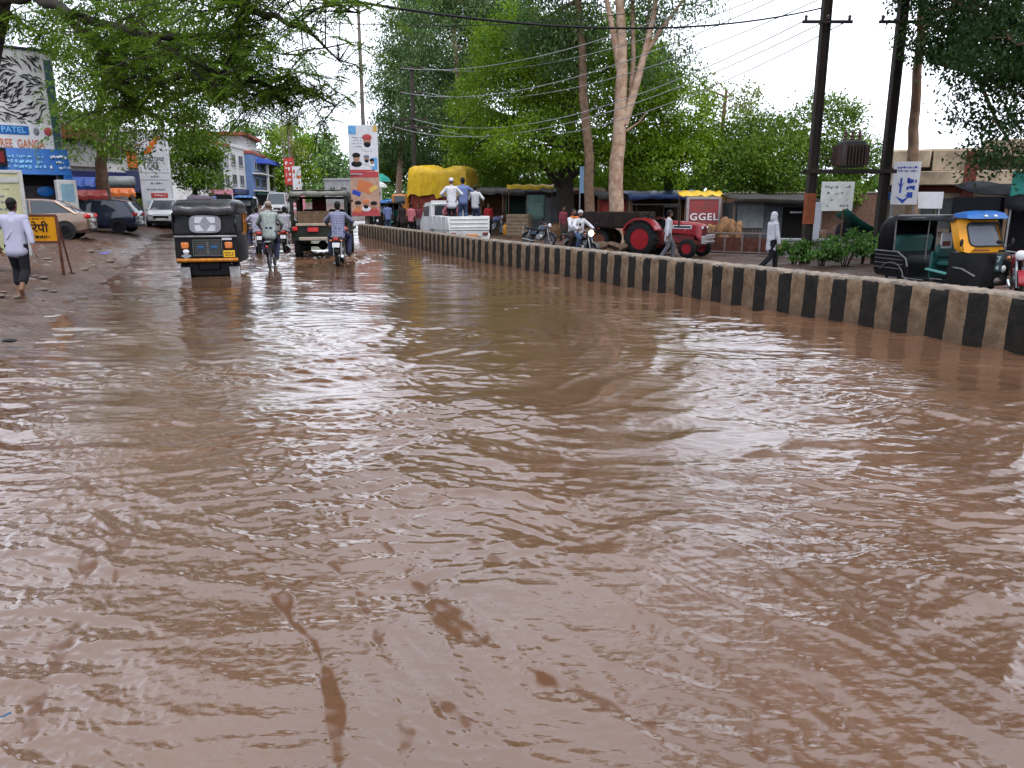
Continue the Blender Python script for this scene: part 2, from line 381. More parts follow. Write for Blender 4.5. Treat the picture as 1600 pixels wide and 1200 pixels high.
def ringwake(px, py, lam, n, slope, rmax, a0, a1, seed):
    """long curved crests spreading from where a vehicle passed"""
    global H
    p = G(px, py); r_ = np.random.default_rng(seed); dx, dy = wx_ - p.x, wy_ - p.y; rr2 = np.hypot(dx, dy); an = np.arctan2(dy, dx)
    for i in range(n):
        l2 = lam * r_.uniform(.75, 1.5); k = 2 * math.pi / l2; s_ = np.exp(2.2 * (np.sin(k * rr2 + .8 * np.sin(an * 3 + i) + r_.uniform(0, 6.28)) - 1))
        H += slope / k / math.sqrt(n) * s_ * sst(.0, .5, rr2) * (1 - sst(rmax * .6, rmax, rr2)) * sst(a0, a0 + .5, an) * (1 - sst(a1 - .5, a1, an)) * (.6 + .4 * np.sin(rr2 * 1.7 + r_.uniform(0, 6))) * sst(2, 4, l2 / cell)
ringwake(420, 520, .55, 4, .22, 7.5, R(-120), R(35), 3)
ringwake(900, 640, .42, 4, .16, 4.0, R(-150), R(-10), 4)
ringwake(520, 700, .34, 4, .16, 3.2, R(-125), R(15), 5)
H *= 1 - .35 * sst(6, 14, RR)
SILT = np.zeros_like(X)
def rill(pts, wdt, amp, seed, jag=.05, silt=1.0):
    """turbulent boil line where the flow runs over a rut"""
    global H, SILT
    P = [G(*p) for p in pts]; best = np.full(X.shape, 9.0)
    for a, b_ in zip(P[:-1], P[1:]):
        dx, dy = b_.x - a.x, b_.y - a.y; l2 = dx * dx + dy * dy
        t = np.clip(((X - a.x) * dx + (Y - a.y) * dy) / l2, 0, 1)
        best = np.minimum(best, np.hypot(X - a.x - t * dx, Y - a.y - t * dy))
    best = np.maximum(best + jag * .8 * vnoise(X, Y, 9, seed) + jag * .6 * vnoise(X, Y, 22, seed + 5), 0)
    e_ = np.exp(-(best / wdt) ** 2); es_ = np.exp(-(best / (wdt * .62)) ** 2); SILT = np.maximum(SILT, silt * sst(.30, .85, es_ * (.85 + .28 * vnoise(X, Y, 4, seed + 7) + .30 * vnoise(X, Y, 20, seed + 8) + .32 * vnoise(X, Y, 55, seed + 9))))
    H += .55 * amp * e_ * (1.0 * vnoise(X, Y, 26, seed + 1) + .7 * vnoise(X, Y, 55, seed + 2) + .45 * vnoise(X, Y, 120, seed + 3) - .5)
rill([(112, 690), (128, 740), (150, 800), (140, 880), (125, 960), (100, 1020), (70, 1090), (40, 1150), (20, 1195)], .035, .0105, 41, .05, .8)
rill([(160, 800), (190, 850), (180, 910), (165, 960)], .024, .008, 44, .04, .7)
rill([(440, 930), (455, 975), (490, 1000), (512, 1060), (520, 1100), (530, 1190)], .032, .012, 47, .03, 1.0)
rill([(606, 850), (640, 905), (700, 960), (760, 1010), (830, 1050), (900, 1085)], .075, .010, 50, .07, 1.0)
rill([(520, 880), (560, 930), (585, 980), (600, 1030), (640, 1070), (690, 1105), (730, 1135)], .026, .008, 53, .04, .9)
rill([(680, 820), (740, 850), (800, 890), (870, 930)], .03, .006, 61, .05, .7)
rill([(810, 1040), (880, 1070), (930, 1090), (1010, 1130)], .03, .006, 64, .05, .8)
rill([(960, 1100), (1040, 1160), (1080, 1195)], .035, .006, 67, .05, .8)
rill([(900, 790), (980, 830), (1050, 850)], .035, .006, 101, .06, .5)
rill([(1240, 1030), (1290, 1080), (1340, 1150)], .05, .006, 104, .06, .6)
rill([(620, 1100), (640, 1150), (630, 1195)], .02, .005, 107, .03, .8)
def churn(px, py, rx, ry, amp, seed):
    global H, SILT
    p = G(px, py); e_ = np.exp(-((X - p.x) / rx) ** 2 - ((Y - p.y) / ry) ** 2); SILT = np.maximum(SILT, .85 * sst(.35, .8, e_ * (.9 + .5 * vnoise(X, Y, 5, seed + 3) + .4 * vnoise(X, Y, 13, seed + 4)))); H += e_ * amp * (vnoise(X, Y, 7, seed) + .6 * vnoise(X, Y, 16, seed + 1) + .3 * vnoise(X, Y, 34, seed + 2))
churn(540, 404, .9, 2.2, .085, 71); churn(492, 398, 1.0, 2.0, .075, 74); churn(338, 430, 1.0, .7, .045, 77); churn(428, 416, .4, .8, .035, 79); churn(470, 410, .5, 1.5, .05, 83)
wd_ = wallx(Y) - X; H += np.exp(-(wd_ / .22) ** 2) * .018 * (vnoise(X, Y, 6, 91) + .7 * vnoise(X, Y, 15, 92) + .5)
base = rise(Y) + .055 * sst(-.4, 2.2, shore(Y) - X)
Z = base + H
nr, na = X.shape; ii = (np.arange(nr - 1)[:, None] * na + np.arange(na - 1)[None])
keep = ((X < wallx(Y) + .12) & (X > shore(Y) - 3.2) & (Y < 56))[:-1, :-1]; ii = ii[keep]
V = np.stack([X, Y, Z], -1).reshape(-1, 3); Fq = np.stack([ii, ii + na, ii + na + 1, ii + 1], -1)
used = np.zeros(len(V), bool); used[Fq.ravel()] = True; mpi = np.cumsum(used) - 1; V = V[used]; Fq = mpi[Fq]
wm = bpy.data.materials.new('muddy_water'); nt, N, L = _nodes(wm); b = N['Principled BSDF']
b.inputs['IOR'].default_value = 1.58; b.inputs['Roughness'].default_value = .03
tc = N.new('ShaderNodeTexCoord'); n1 = N.new('ShaderNodeTexNoise'); n1.inputs['Scale'].default_value = .55; n1.inputs['Detail'].default_value = 5
mpn = N.new('ShaderNodeMapping'); mpn.inputs['Scale'].default_value = (1.6, .6, 1); L.new(tc.outputs['Object'], mpn.inputs['Vector']); L.new(mpn.outputs['Vector'], n1.inputs['Vector'])
rp = N.new('ShaderNodeValToRGB'); e = rp.color_ramp.elements; e[0].position = .33; e[0].color = (.068, .0355, .0195, 1); e[1].position = .66; e[1].color = (.087, .0465, .0275, 1)
L.new(n1.outputs['Fac'], rp.inputs['Fac'])
sa = N.new('ShaderNodeAttribute'); sa.attribute_name = 'silt'; smx = N.new('ShaderNodeMix'); smx.data_type = 'RGBA'; L.new(sa.outputs['Fac'], smx.inputs[0]); L.new(rp.outputs['Color'], smx.inputs[6]); smx.inputs[7].default_value = (.060, .0265, .0108, 1); L.new(smx.outputs[2], b.inputs['Base Color'])
for sock, v0, v1 in (('Roughness', .03, .5), ('Specular IOR Level', .5, .08)):
    mr = N.new('ShaderNodeMapRange'); mr.inputs[3].default_value = v0; mr.inputs[4].default_value = v1; L.new(sa.outputs['Fac'], mr.inputs[0]); L.new(mr.outputs[0], b.inputs[sock])
n2 = N.new('ShaderNodeTexNoise'); n2.inputs['Scale'].default_value = 26; n2.inputs['Detail'].default_value = 4; L.new(tc.outputs['Object'], n2.inputs['Vector'])
mp2 = N.new('ShaderNodeMapping'); mp2.inputs['Scale'].default_value = (.45, 1.3, 1); L.new(tc.outputs['Object'], mp2.inputs['Vector']); L.new(mp2.outputs['Vector'], n2.inputs['Vector'])
bp = N.new('ShaderNodeBump'); bp.inputs['Strength'].default_value = .2; bp.inputs['Distance'].default_value = .01; L.new(n2.outputs['Fac'], bp.inputs['Height']); L.new(bp.outputs['Normal'], b.inputs['Normal'])
o = np_mesh('flood_water', V, Fq, wm, True); at_ = o.data.attributes.new('silt', 'FLOAT', 'POINT'); at_.data.foreach_set('value', SILT.ravel()[used].astype(np.float32)); o['kind'] = 'structure'
# ------------------------------------------------------------------ striped median wall
def wall_path(step):
    P = [Vector(p) for p in _wb]; out = [P[0]]; acc = 0
    ds = []
    for a, b_ in zip(P[:-1], P[1:]):
        n = max(1, int((b_ - a).length / .004))
        for i in range(n): ds.append(a.lerp(b_, i / n))
    ds.append(P[-1]); out = [ds[0]]
    for p, q in zip(ds[:-1], ds[1:]):
        acc += (q - p).length
        if acc >= step: out.append(q); acc = 0
    return out
SUB = 6; STRIPE = .262
P = wall_path(STRIPE / SUB); WT = .34; WH = .70
mb = MB(); rows = [(0, -.45), (0, -.05), (0, .1), (0, .22), (0, .34), (0, .46), (0, .57), (0, WH - .035), (.02, WH - .006), (.06, WH), (.16, WH + .004), (WT - .06, WH), (WT, WH - .03), (WT, .3), (WT, -.45)]
ring = []
for i, p in enumerate(P):
    t = (P[min(i + 1, len(P) - 1)] - P[max(i - 1, 0)]).normalized(); nrm = Vector((-t.y, t.x, 0))
    if nrm.x < 0: nrm = -nrm
    ch = [] 
    for k, (d, z) in enumerate(rows):
        j = .010 if z > -.2 else 0
        chip = .022 * max(0, math.sin(i * .37) * math.sin(i * .153 + 1) + random.uniform(-.3, .6) - .35) if 6 < k < 11 else 0
        q = p + nrm * (d + chip + random.uniform(-j, j) - .02 * (0 if k > 7 else 1) * max(0, .5 - z)); ch.append((q.x, q.y, z - chip * 1.3 + random.uniform(-j, j) * (1 if k > 6 else .3)))
    ring.append(ch)
nr_ = len(rows); vs = [q for r_ in ring for q in r_]; mb.v = vs
for i in range(len(ring) - 1):
    st = (i // SUB) % 2
    for k in range(nr_ - 1):
        a = i * nr_ + k; mb.f.append((a, a + 1, a + 1 + nr_, a + nr_)); mb.m.append(2 if k >= 7 and k < 12 else (0 if st else 1))
def wall_mat(name, c, c2, mud):
    m = mat(name, c, .75, 0, .3, 7, .55, bscale=45, dirt=c2); nt, N, L = _nodes(m); b = N['Principled BSDF']
    src = b.inputs['Base Color'].links[0].from_socket
    tc = N.new('ShaderNodeTexCoord'); sp = N.new('ShaderNodeSeparateXYZ'); L.new(tc.outputs['Object'], sp.inputs[0])
    n = N.new('ShaderNodeTexNoise'); n.inputs['Scale'].default_value = 6; n.inputs['Detail'].default_value = 6; L.new(tc.outputs['Object'], n.inputs['Vector'])
    a = N.new('ShaderNodeMath'); a.operation = 'MULTIPLY_ADD'; a.inputs[1].default_value = -.9; L.new(n.outputs['Fac'], a.inputs[0]); L.new(sp.outputs['Z'], a.inputs[2])
    mr = N.new('ShaderNodeMapRange'); mr.inputs[1].default_value = -.42; mr.inputs[2].default_value = -.05; mr.inputs[3].default_value = .75; mr.inputs[4].default_value = 0; L.new(a.outputs[0], mr.inputs[0])
    x = N.new('ShaderNodeMix'); x.data_type = 'RGBA'; L.new(mr.outputs[0], x.inputs[0]); L.new(src, x.inputs[6]); x.inputs[7].default_value = (*mud, 1); L.new(x.outputs[2], b.inputs['Base Color'])
    return m
wall_o = mb.build('median_wall', [wall_mat('wall_pale', (.225, .152, .090), (.105, .064, .038), (.070, .042, .025)), wall_mat('wall_black', (.010, .010, .010), (.026, .022, .018), (.014, .010, .008)), mat('wall_top', (.21, .17, .135), .85, 0, .5, 5, .5)], None, 50)
tag(wall_o, 'low concrete median wall painted in black and faded brown stripes, standing in the flood', 'wall')
# ================================================================== trees
BARK_E = mat('bark_pale', (.36, .265, .195), .8, 0, .5, 3, .6, bscale=14, dirt=(.20, .10, .055))
BARK_B = mat('bark_brown', (.20, .125, .08), .85, 0, .5, 4, .7, bscale=16)
BARK_D = mat('bark_dark', (.032, .024, .019), .9, 0, .4, 4, .7, bscale=18)
LF_NEEM = leaf_mat('leaf_bright', (.042, .100, .004), (.17, .27, .012), .42)
LF_MID = leaf_mat('leaf_mid', (.030, .072, .005), (.11, .185, .014), .4)
LF_EUC = leaf_mat('leaf_greygreen', (.035, .078, .022), (.11, .18, .055), .35)
LF_DARK = leaf_mat('leaf_dark', (.010, .030, .008), (.035, .075, .016), .25)
LF_FAR = leaf_mat('leaf_far', (.055, .11, .035), (.14, .23, .07), .3)
LF_YEL = leaf_mat('leaf_yellowish', (.07, .10, .015), (.20, .22, .04), .35)
LF_FROND = leaf_mat('leaf_frond', (.034, .078, .006), (.115, .19, .018), .45)
def leaf_quads(P, D, Nn, L_, W_):
    """P centres, D long axis, Nn normal-ish, sizes -> rhombus verts"""
    D = D / np.linalg.norm(D, axis=1, keepdims=True); S = np.cross(D, Nn); S /= np.linalg.norm(S, axis=1, keepdims=True) + 1e-9
    a = P - D * L_[:, None] / 2; b = P + S * W_[:, None] / 2 - D * (L_ * .08)[:, None]; c = P + D * L_[:, None] / 2; d = P - S * W_[:, None] / 2 - D * (L_ * .08)[:, None]
    V = np.stack([a, b, c, d], 1).reshape(-1, 3); return V, np.arange(len(V)).reshape(-1, 4)
def crown_leaves(blobs, size, dens, clump=.6, droop=0.0, aspect=.55, shell=.55, seed=1, up=.5):
    """blobs: (centre, radii). returns leaf verts and clump centres"""
    r = np.random.default_rng(seed); VV = []; CC = []
    for c, rd in blobs:
        c = np.array(c); rd = np.array(rd); vol = rd.prod() ** (1 / 3)
        ntot = dens * 4.2 * math.pi * rd[0] * rd[2] / (size ** 2 * aspect * .55); nc = max(5, int(ntot / 58))
        d = r.normal(size=(nc, 3)); d /= np.linalg.norm(d, axis=1, keepdims=True)
        d[:, 2] = np.where(d[:, 2] < -.55, d[:, 2] * .6, d[:, 2])
        q = shell + (1.04 - shell) * r.random(nc) ** .7
        cc = c + d * q[:, None] * rd * (1 + .10 * np.sin(d[:, :1] * 5 + d[:, 1:2] * 7 + c[0]))
        CC.append(cc); cr = clump * r.uniform(.55, 1.35, nc)
        nl = np.maximum(10, (56 * (cr / clump) ** 2).astype(int)); idx = np.repeat(np.arange(nc), nl); n = len(idx)
        off = r.normal(size=(n, 3)) * np.array([.5, .5, .36]) * cr[idx][:, None]
        if droop: off[:, 2] -= np.abs(r.normal(size=n)) * cr[idx] * droop
        P = cc[idx] + off
        D = r.normal(size=(n, 3)) + off * 1.2; D[:, 2] -= droop * 2.2 + .25
        Nn = r.normal(size=(n, 3)) * .7; Nn[:, 2] += up
        Ls = size * r.uniform(.6, 1.45, n); VV.append(leaf_quads(P, D, Nn, Ls, Ls * aspect)[0])
    V = np.concatenate(VV); return V, np.concatenate(CC)
def limb(mb, a, b, r0, r1, rnd, sag=.12, n=5):
    a, b = Vector(a), Vector(b); L_ = (b - a).length; pts = []
    o1 = Vector((rnd.uniform(-1, 1), rnd.uniform(-1, 1), rnd.uniform(-.2, 1))) * L_ * sag
    for i in range(n + 1):
        t = i / n; pts.append(a.lerp(b, t) + o1 * math.sin(math.pi * t) + Vector((rnd.uniform(-1, 1), rnd.uniform(-1, 1), rnd.uniform(-1, 1))) * L_ * .018 * (0 < i < n))
    mb.tube(pts, [r0 + (r1 - r0) * i / n for i in range(n + 1)], 7); return pts
def make_tree(name, label, base, trunk, r0, blobs, leaf, bark, size, dens, clump=.6, droop=0, aspect=.55, seed=1, limbs=True, extra=None, shell=.55, group=None, cat='tree', r1f=.45, up=.5):
    rnd = random.Random(seed); base = Vector(base); t = thing(name, label, cat, base, 0, group)
    V, CC = crown_leaves([(np.array(c) - np.array(base), rr) for c, rr in blobs], size, dens, clump, droop, aspect, shell, seed, up)
    mb = MB(); T = [Vector(p) - base for p in trunk]; n = len(T)
    T[0] = T[0] - Vector((0, 0, .4)); dense = []
    for a, b_ in zip(T[:-1], T[1:]):
        for k in range(4): dense.append(a.lerp(b_, k / 4) + Vector((rnd.uniform(-1, 1), rnd.uniform(-1, 1), 0)) * r0 * .12)
    dense.append(T[-1]); m = len(dense)
    mb.tube(dense, [r0 * (1.25 if i == 0 else 1) * (1 - (1 - r1f) * i / (m - 1)) for i in range(m)], 10)
    if limbs:
        for c, rr in blobs:
            cl = Vector(c) - base; k = min(range(m // 2, m), key=lambda i: (dense[i] - cl).length + abs(i - m * .7) * .1) if m > 3 else m - 1
            if (dense[k] - cl).length > .6:
                pts = limb(mb, dense[k], cl, r0 * .38, r0 * .14, rnd)
                for _ in range(4):
                    e = cl + Vector((rnd.uniform(-1, 1) * rr[0], rnd.uniform(-1, 1) * rr[1], rnd.uniform(-.5, 1) * rr[2])) * .8
                    limb(mb, pts[rnd.randint(2, 5)], e, r0 * .14, r0 * .04, rnd, .15, 4)
    if extra: extra(mb, base, rnd)
    mb.build('trunk', bark, t, 60, recalc=False)
    np_mesh('crown', V, np.arange(len(V)).reshape(-1, 4), leaf, False, t); return t
def B(px, py, rx, ry, Y, rd=None):
    c = at(px, py, Y); k = Y / F * 1.03; return (tuple(c), (rx * k, (rd if rd else rx * k), ry * k))
def TP(*pp):  # trunk polyline in (px, py, Y)
    return [at(*p) for p in pp]
# ---- right side, behind the wall
def euc_extra(Y, lines):
    def f(mb, base, rnd):
        for pts, a, b_ in lines:
            P_ = [at(*p) - base for p in pts]; n = len(P_); mb.tube(P_, [a + (b_ - a) * i / (n - 1) for i in range(n)], 8)
    return f
b0 = onground(962, 36)
make_tree('eucalyptus_tree', 'tall pale eucalyptus with a thick forked peeling trunk beside the tractor', b0, [b0] + TP((964, 250, 36), (970, 150, 36.1), (972, 90, 36.2), (968, 0, 36.4), (955, -120, 36.6)), .36,
    [B(1060, -15, 60, 55, 36.5), B(1000, -110, 110, 70, 37), B(900, -130, 80, 60, 37), B(1030, 85, 40, 45, 37), B(960, -250, 120, 80, 37), B(1065, -90, 50, 40, 36), B(1000, 20, 50, 40, 38)], LF_EUC, BARK_E, .17, .40, .6, .5, .34, 3, False,
    euc_extra(36, [([(975, 195, 36), (992, 140, 36), (1008, 80, 36), (1020, 30, 36), (1035, -60, 36)], .20, .08), ([(1008, 85, 36), (1030, 50, 36), (1060, 10, 36), (1090, -30, 36)], .11, .04),
                  ([(972, 130, 36.1), (960, 60, 36.3), (948, 0, 36.5), (930, -80, 36.6)], .17, .08), ([(985, 160, 36.2), (990, 90, 36.6), (988, 0, 37), (1000, -90, 37)], .13, .06), ([(992, 140, 36), (1010, 70, 37), (1015, -20, 37)], .08, .04),
                  ([(978, 205, 36), (1000, 190, 36), (1010, 175, 35.8)], .05, .02)]), r1f=.4)
b0 = onground(922, 38)
make_tree('eucalyptus_tree', 'brown-barked eucalyptus with one straight trunk left of the pale forked one', b0, [b0] + TP((920, 250, 38), (912, 150, 38.2), (908, 60, 38.4), (900, -60, 38.6), (895, -180, 38.8)), .26,
    [B(900, 20, 45, 60, 39), B(870, -60, 70, 60, 39), B(930, -100, 60, 50, 39), B(885, 80, 35, 40, 39.5), B(880, -190, 90, 70, 39), B(845, 30, 40, 50, 40)], LF_EUC, BARK_B, .17, .6, .6, .5, .34, 5, True, None, r1f=.4)
b0 = onground(886, 42)
make_tree('neem_tree', 'broad bright green tree with a dark low-branching trunk behind the stalls', b0, [b0] + TP((884, 285, 42), (888, 240, 42), (892, 190, 42)), .55,
    [B(900, 120, 110, 85, 43, 3.5), B(805, 160, 85, 75, 46, 3.2), B(770, 235, 70, 50, 51, 2.4), B(860, 225, 95, 50, 40.5, 2.0), B(990, 215, 80, 60, 43, 2.6), B(820, 75, 75, 60, 45), B(960, 90, 75, 70, 46), B(820, 268, 70, 34, 52, 2), B(930, 272, 70, 34, 52, 2), B(1010, 272, 60, 34, 50, 2), B(740, 200, 40, 60, 53)], LF_NEEM, BARK_D, .155, .95, .62, .15, .55, 7, True,
    euc_extra(42, [([(884, 296, 42), (862, 270, 41), (835, 248, 40.5), (800, 232, 40)], .24, .09), ([(880, 300, 42), (850, 262, 42.5), (818, 245, 43)], .17, .08), ([(890, 270, 42), (905, 225, 41.8), (915, 180, 41.6)], .24, .1), ([(888, 280, 42), (940, 235, 42), (985, 215, 42.5)], .18, .07)]))
b0 = onground(1045, 43)
make_tree('neem_tree', 'fresh green spreading tree behind the red tractor', b0, [b0] + TP((1044, 285, 43), (1040, 230, 43)), .34,
    [B(1045, 190, 70, 75, 43), B(1060, 255, 75, 40, 41.5, 2.2), B(1010, 130, 50, 50, 44), B(1085, 230, 45, 45, 43)], LF_NEEM, BARK_D, .155, .95, .6, .15, .55, 9)
b0 = onground(745, 55)
make_tree('eucalyptus_tree', 'tall slim grey-green tree with a leaning pale stem behind the truck', b0, [b0] + TP((738, 280, 55), (720, 180, 55), (712, 80, 55), (705, -20, 55), (700, -90, 55)), .24,
    [B(700, 60, 70, 80, 56), B(740, 0, 70, 60, 56), B(690, 160, 60, 60, 57), B(700, -90, 80, 60, 56), B(755, 90, 50, 70, 58), B(790, 20, 50, 60, 58)], LF_EUC, BARK_E, .19, .85, .75, .45, .4, 11)
b0 = onground(622, 62)
make_tree('eucalyptus_tree', 'leftmost tall grey-green tree of the row, its edge against the sky', b0, [b0] + TP((625, 260, 62), (632, 140, 62), (640, 40, 62)), .28,
    [B(640, 60, 50, 50, 63), B(615, 120, 42, 50, 62), B(660, 120, 60, 60, 64), B(610, 205, 30, 55, 62), B(650, 215, 60, 70, 64), B(660, 10, 45, 40, 63), B(690, -40, 60, 50, 63)], LF_EUC, BARK_E, .21, .72, .8, .4, .42, 13)
b0 = onground(690, 68)
make_tree('leafy_tree', 'dark bushy tree filling the gap behind the yellow-covered truck', b0, [b0] + TP((690, 270, 68), (690, 210, 68)), .3,
    [B(690, 230, 60, 60, 68), B(640, 255, 45, 45, 67), B(740, 235, 50, 60, 68), B(600, 265, 25, 40, 67)], LF_MID, BARK_D, .28, .8, .9, .1, .6, 15)
b0 = onground(1190, 41)
make_tree('leafy_tree', 'round deep green tree over the grey tin kiosk', b0, [b0] + TP((1190, 285, 41), (1188, 250, 41)), .26,
    [B(1190, 250, 62, 52, 40.5, 2.2), B(1150, 265, 45, 40, 40, 1.6), B(1225, 235, 42, 50, 41.5), B(1165, 215, 45, 40, 42), B(1215, 285, 40, 25, 40, 1.2), B(1290, 210, 60, 55, 43), B(1340, 250, 45, 35, 42)], LF_MID, BARK_D, .15, .95, .6, .1, .55, 17)
b0 = onground(1120, 52)
make_tree('thin_tree', 'sparse yellowish tree with bare twigs between the green crowns', b0, [b0] + TP((1122, 270, 52), (1130, 190, 52), (1135, 140, 52)), .2,
    [B(1130, 205, 50, 45, 52), B(1100, 140, 30, 30, 52), B(1145, 150, 40, 40, 53), B(1160, 200, 40, 50, 52)], LF_YEL, BARK_B, .2, .22, .7, .2, .5, 19)
b0 = onground(1424, 29)
make_tree('shade_tree', 'big dark tree on the far right hanging over the beige building', b0, [b0] + TP((1424, 290, 29), (1427, 200, 29), (1436, 80, 28), (1445, -20, 27)), .24,
    [B(1590, 70, 85, 85, 19.5, 2.0), B(1560, 20, 110, 90, 22, 2.6), B(1600, 150, 75, 70, 20.5, 2.0), B(1480, -40, 80, 60, 25), B(1660, 60, 90, 110, 21), B(1585, 235, 50, 35, 20, 1.2), B(1560, -130, 150, 90, 22), B(1690, 220, 70, 60, 21), B(1520, 60, 60, 40, 23), B(1700, -120, 120, 90, 20), B(1480, -270, 170, 110, 20, 3.5), B(1660, -300, 200, 140, 17, 3.5), B(1290, -420, 170, 100, 17, 3)], LF_DARK, BARK_B, .11, .85, .42, .2, .5, 21)  # last unseen crown blobs added overhead to darken the water's reflection
# ---- left side
b0 = onground(164, 41)
make_tree('roadside_tree', 'old tree with a scarred brown trunk rising behind the dark blue hatchback', b0, [b0] + TP((163, 300, 41), (158, 265, 41), (160, 225, 41), (152, 180, 41), (165, 120, 41)), .37,
    [B(200, 175, 85, 60, 34, 3.08), B(150, 150, 45, 55, 35), B(285, 145, 75, 52, 34), B(230, 90, 120, 70, 35), B(340, 130, 55, 45, 33), B(330, 60, 80, 60, 34), B(165, 225, 45, 22, 33.5, 1.68), B(198, 236, 32, 26, 33, 1.68), B(305, 200, 28, 30, 34, 1.68), B(150, 40, 120, 70, 36), B(220, -60, 180, 90, 35)], LF_MID, BARK_B, .16, .50, .6, .25, .42, 23)
b0 = onground(305, 52)
make_tree('round_tree', 'dense rounded green tree just behind the tall white pylon sign', b0, [b0] + TP((305, 300, 52), (305, 260, 52)), .22,
    [B(305, 262, 38, 46, 52), B(320, 240, 27, 30, 52), B(288, 235, 25, 30, 52), B(300, 205, 26, 30, 52), B(322, 282, 22, 22, 51)], LF_MID, BARK_D, .2, 1.0, .6, 0, .55, 25)
for px, Y, bl, sd, lf, lab in [
    (440, 105, [(440, 268, 32, 40), (470, 255, 25, 35), (420, 280, 18, 30), (455, 225, 30, 25)], 31, LF_NEEM, 'bright green tree rising beyond the blue building'),
    (505, 125, [(505, 268, 38, 32), (480, 245, 28, 34), (530, 280, 25, 25), (500, 235, 25, 25), (518, 255, 25, 28)], 33, LF_FAR, 'pale green tree at the far end of the street, left of the light mast'),
    (400, 125, [(400, 230, 35, 35), (430, 205, 30, 25), (370, 215, 30, 25)], 35, LF_FAR, 'pale far tree showing above the white shop fronts'),
    (560, 150, [(548, 278, 22, 26), (575, 290, 20, 22), (600, 292, 20, 20)], 37, LF_FAR, 'small hazy tree far behind the light mast hoarding'),
    (475, 165, [(470, 300, 40, 22), (525, 300, 40, 20), (430, 300, 30, 22)], 39, LF_MID, 'low dark trees closing the far end of the street')]:
    b0 = onground(px, Y)
    make_tree('far_tree', lab, b0, [b0, at(px, 300, Y), at(px, 275, Y)], .3, [B(*q, Y) for q in bl], lf, BARK_D, .42 * Y / 110, .8, 1.3 * Y / 110, .1, .6, sd, group='trees at the end of the street')
b0 = onground(457, 84)
make_tree('thin_tree', 'thin twiggy sapling rising behind the red pole hoarding', b0, [b0] + TP((456, 280, 84), (455, 230, 84), (453, 190, 84)), .13, [B(455, 215, 16, 30, 84), B(462, 250, 12, 25, 84)], LF_YEL, BARK_B, .25, .3, .7, .2, .4, 41)
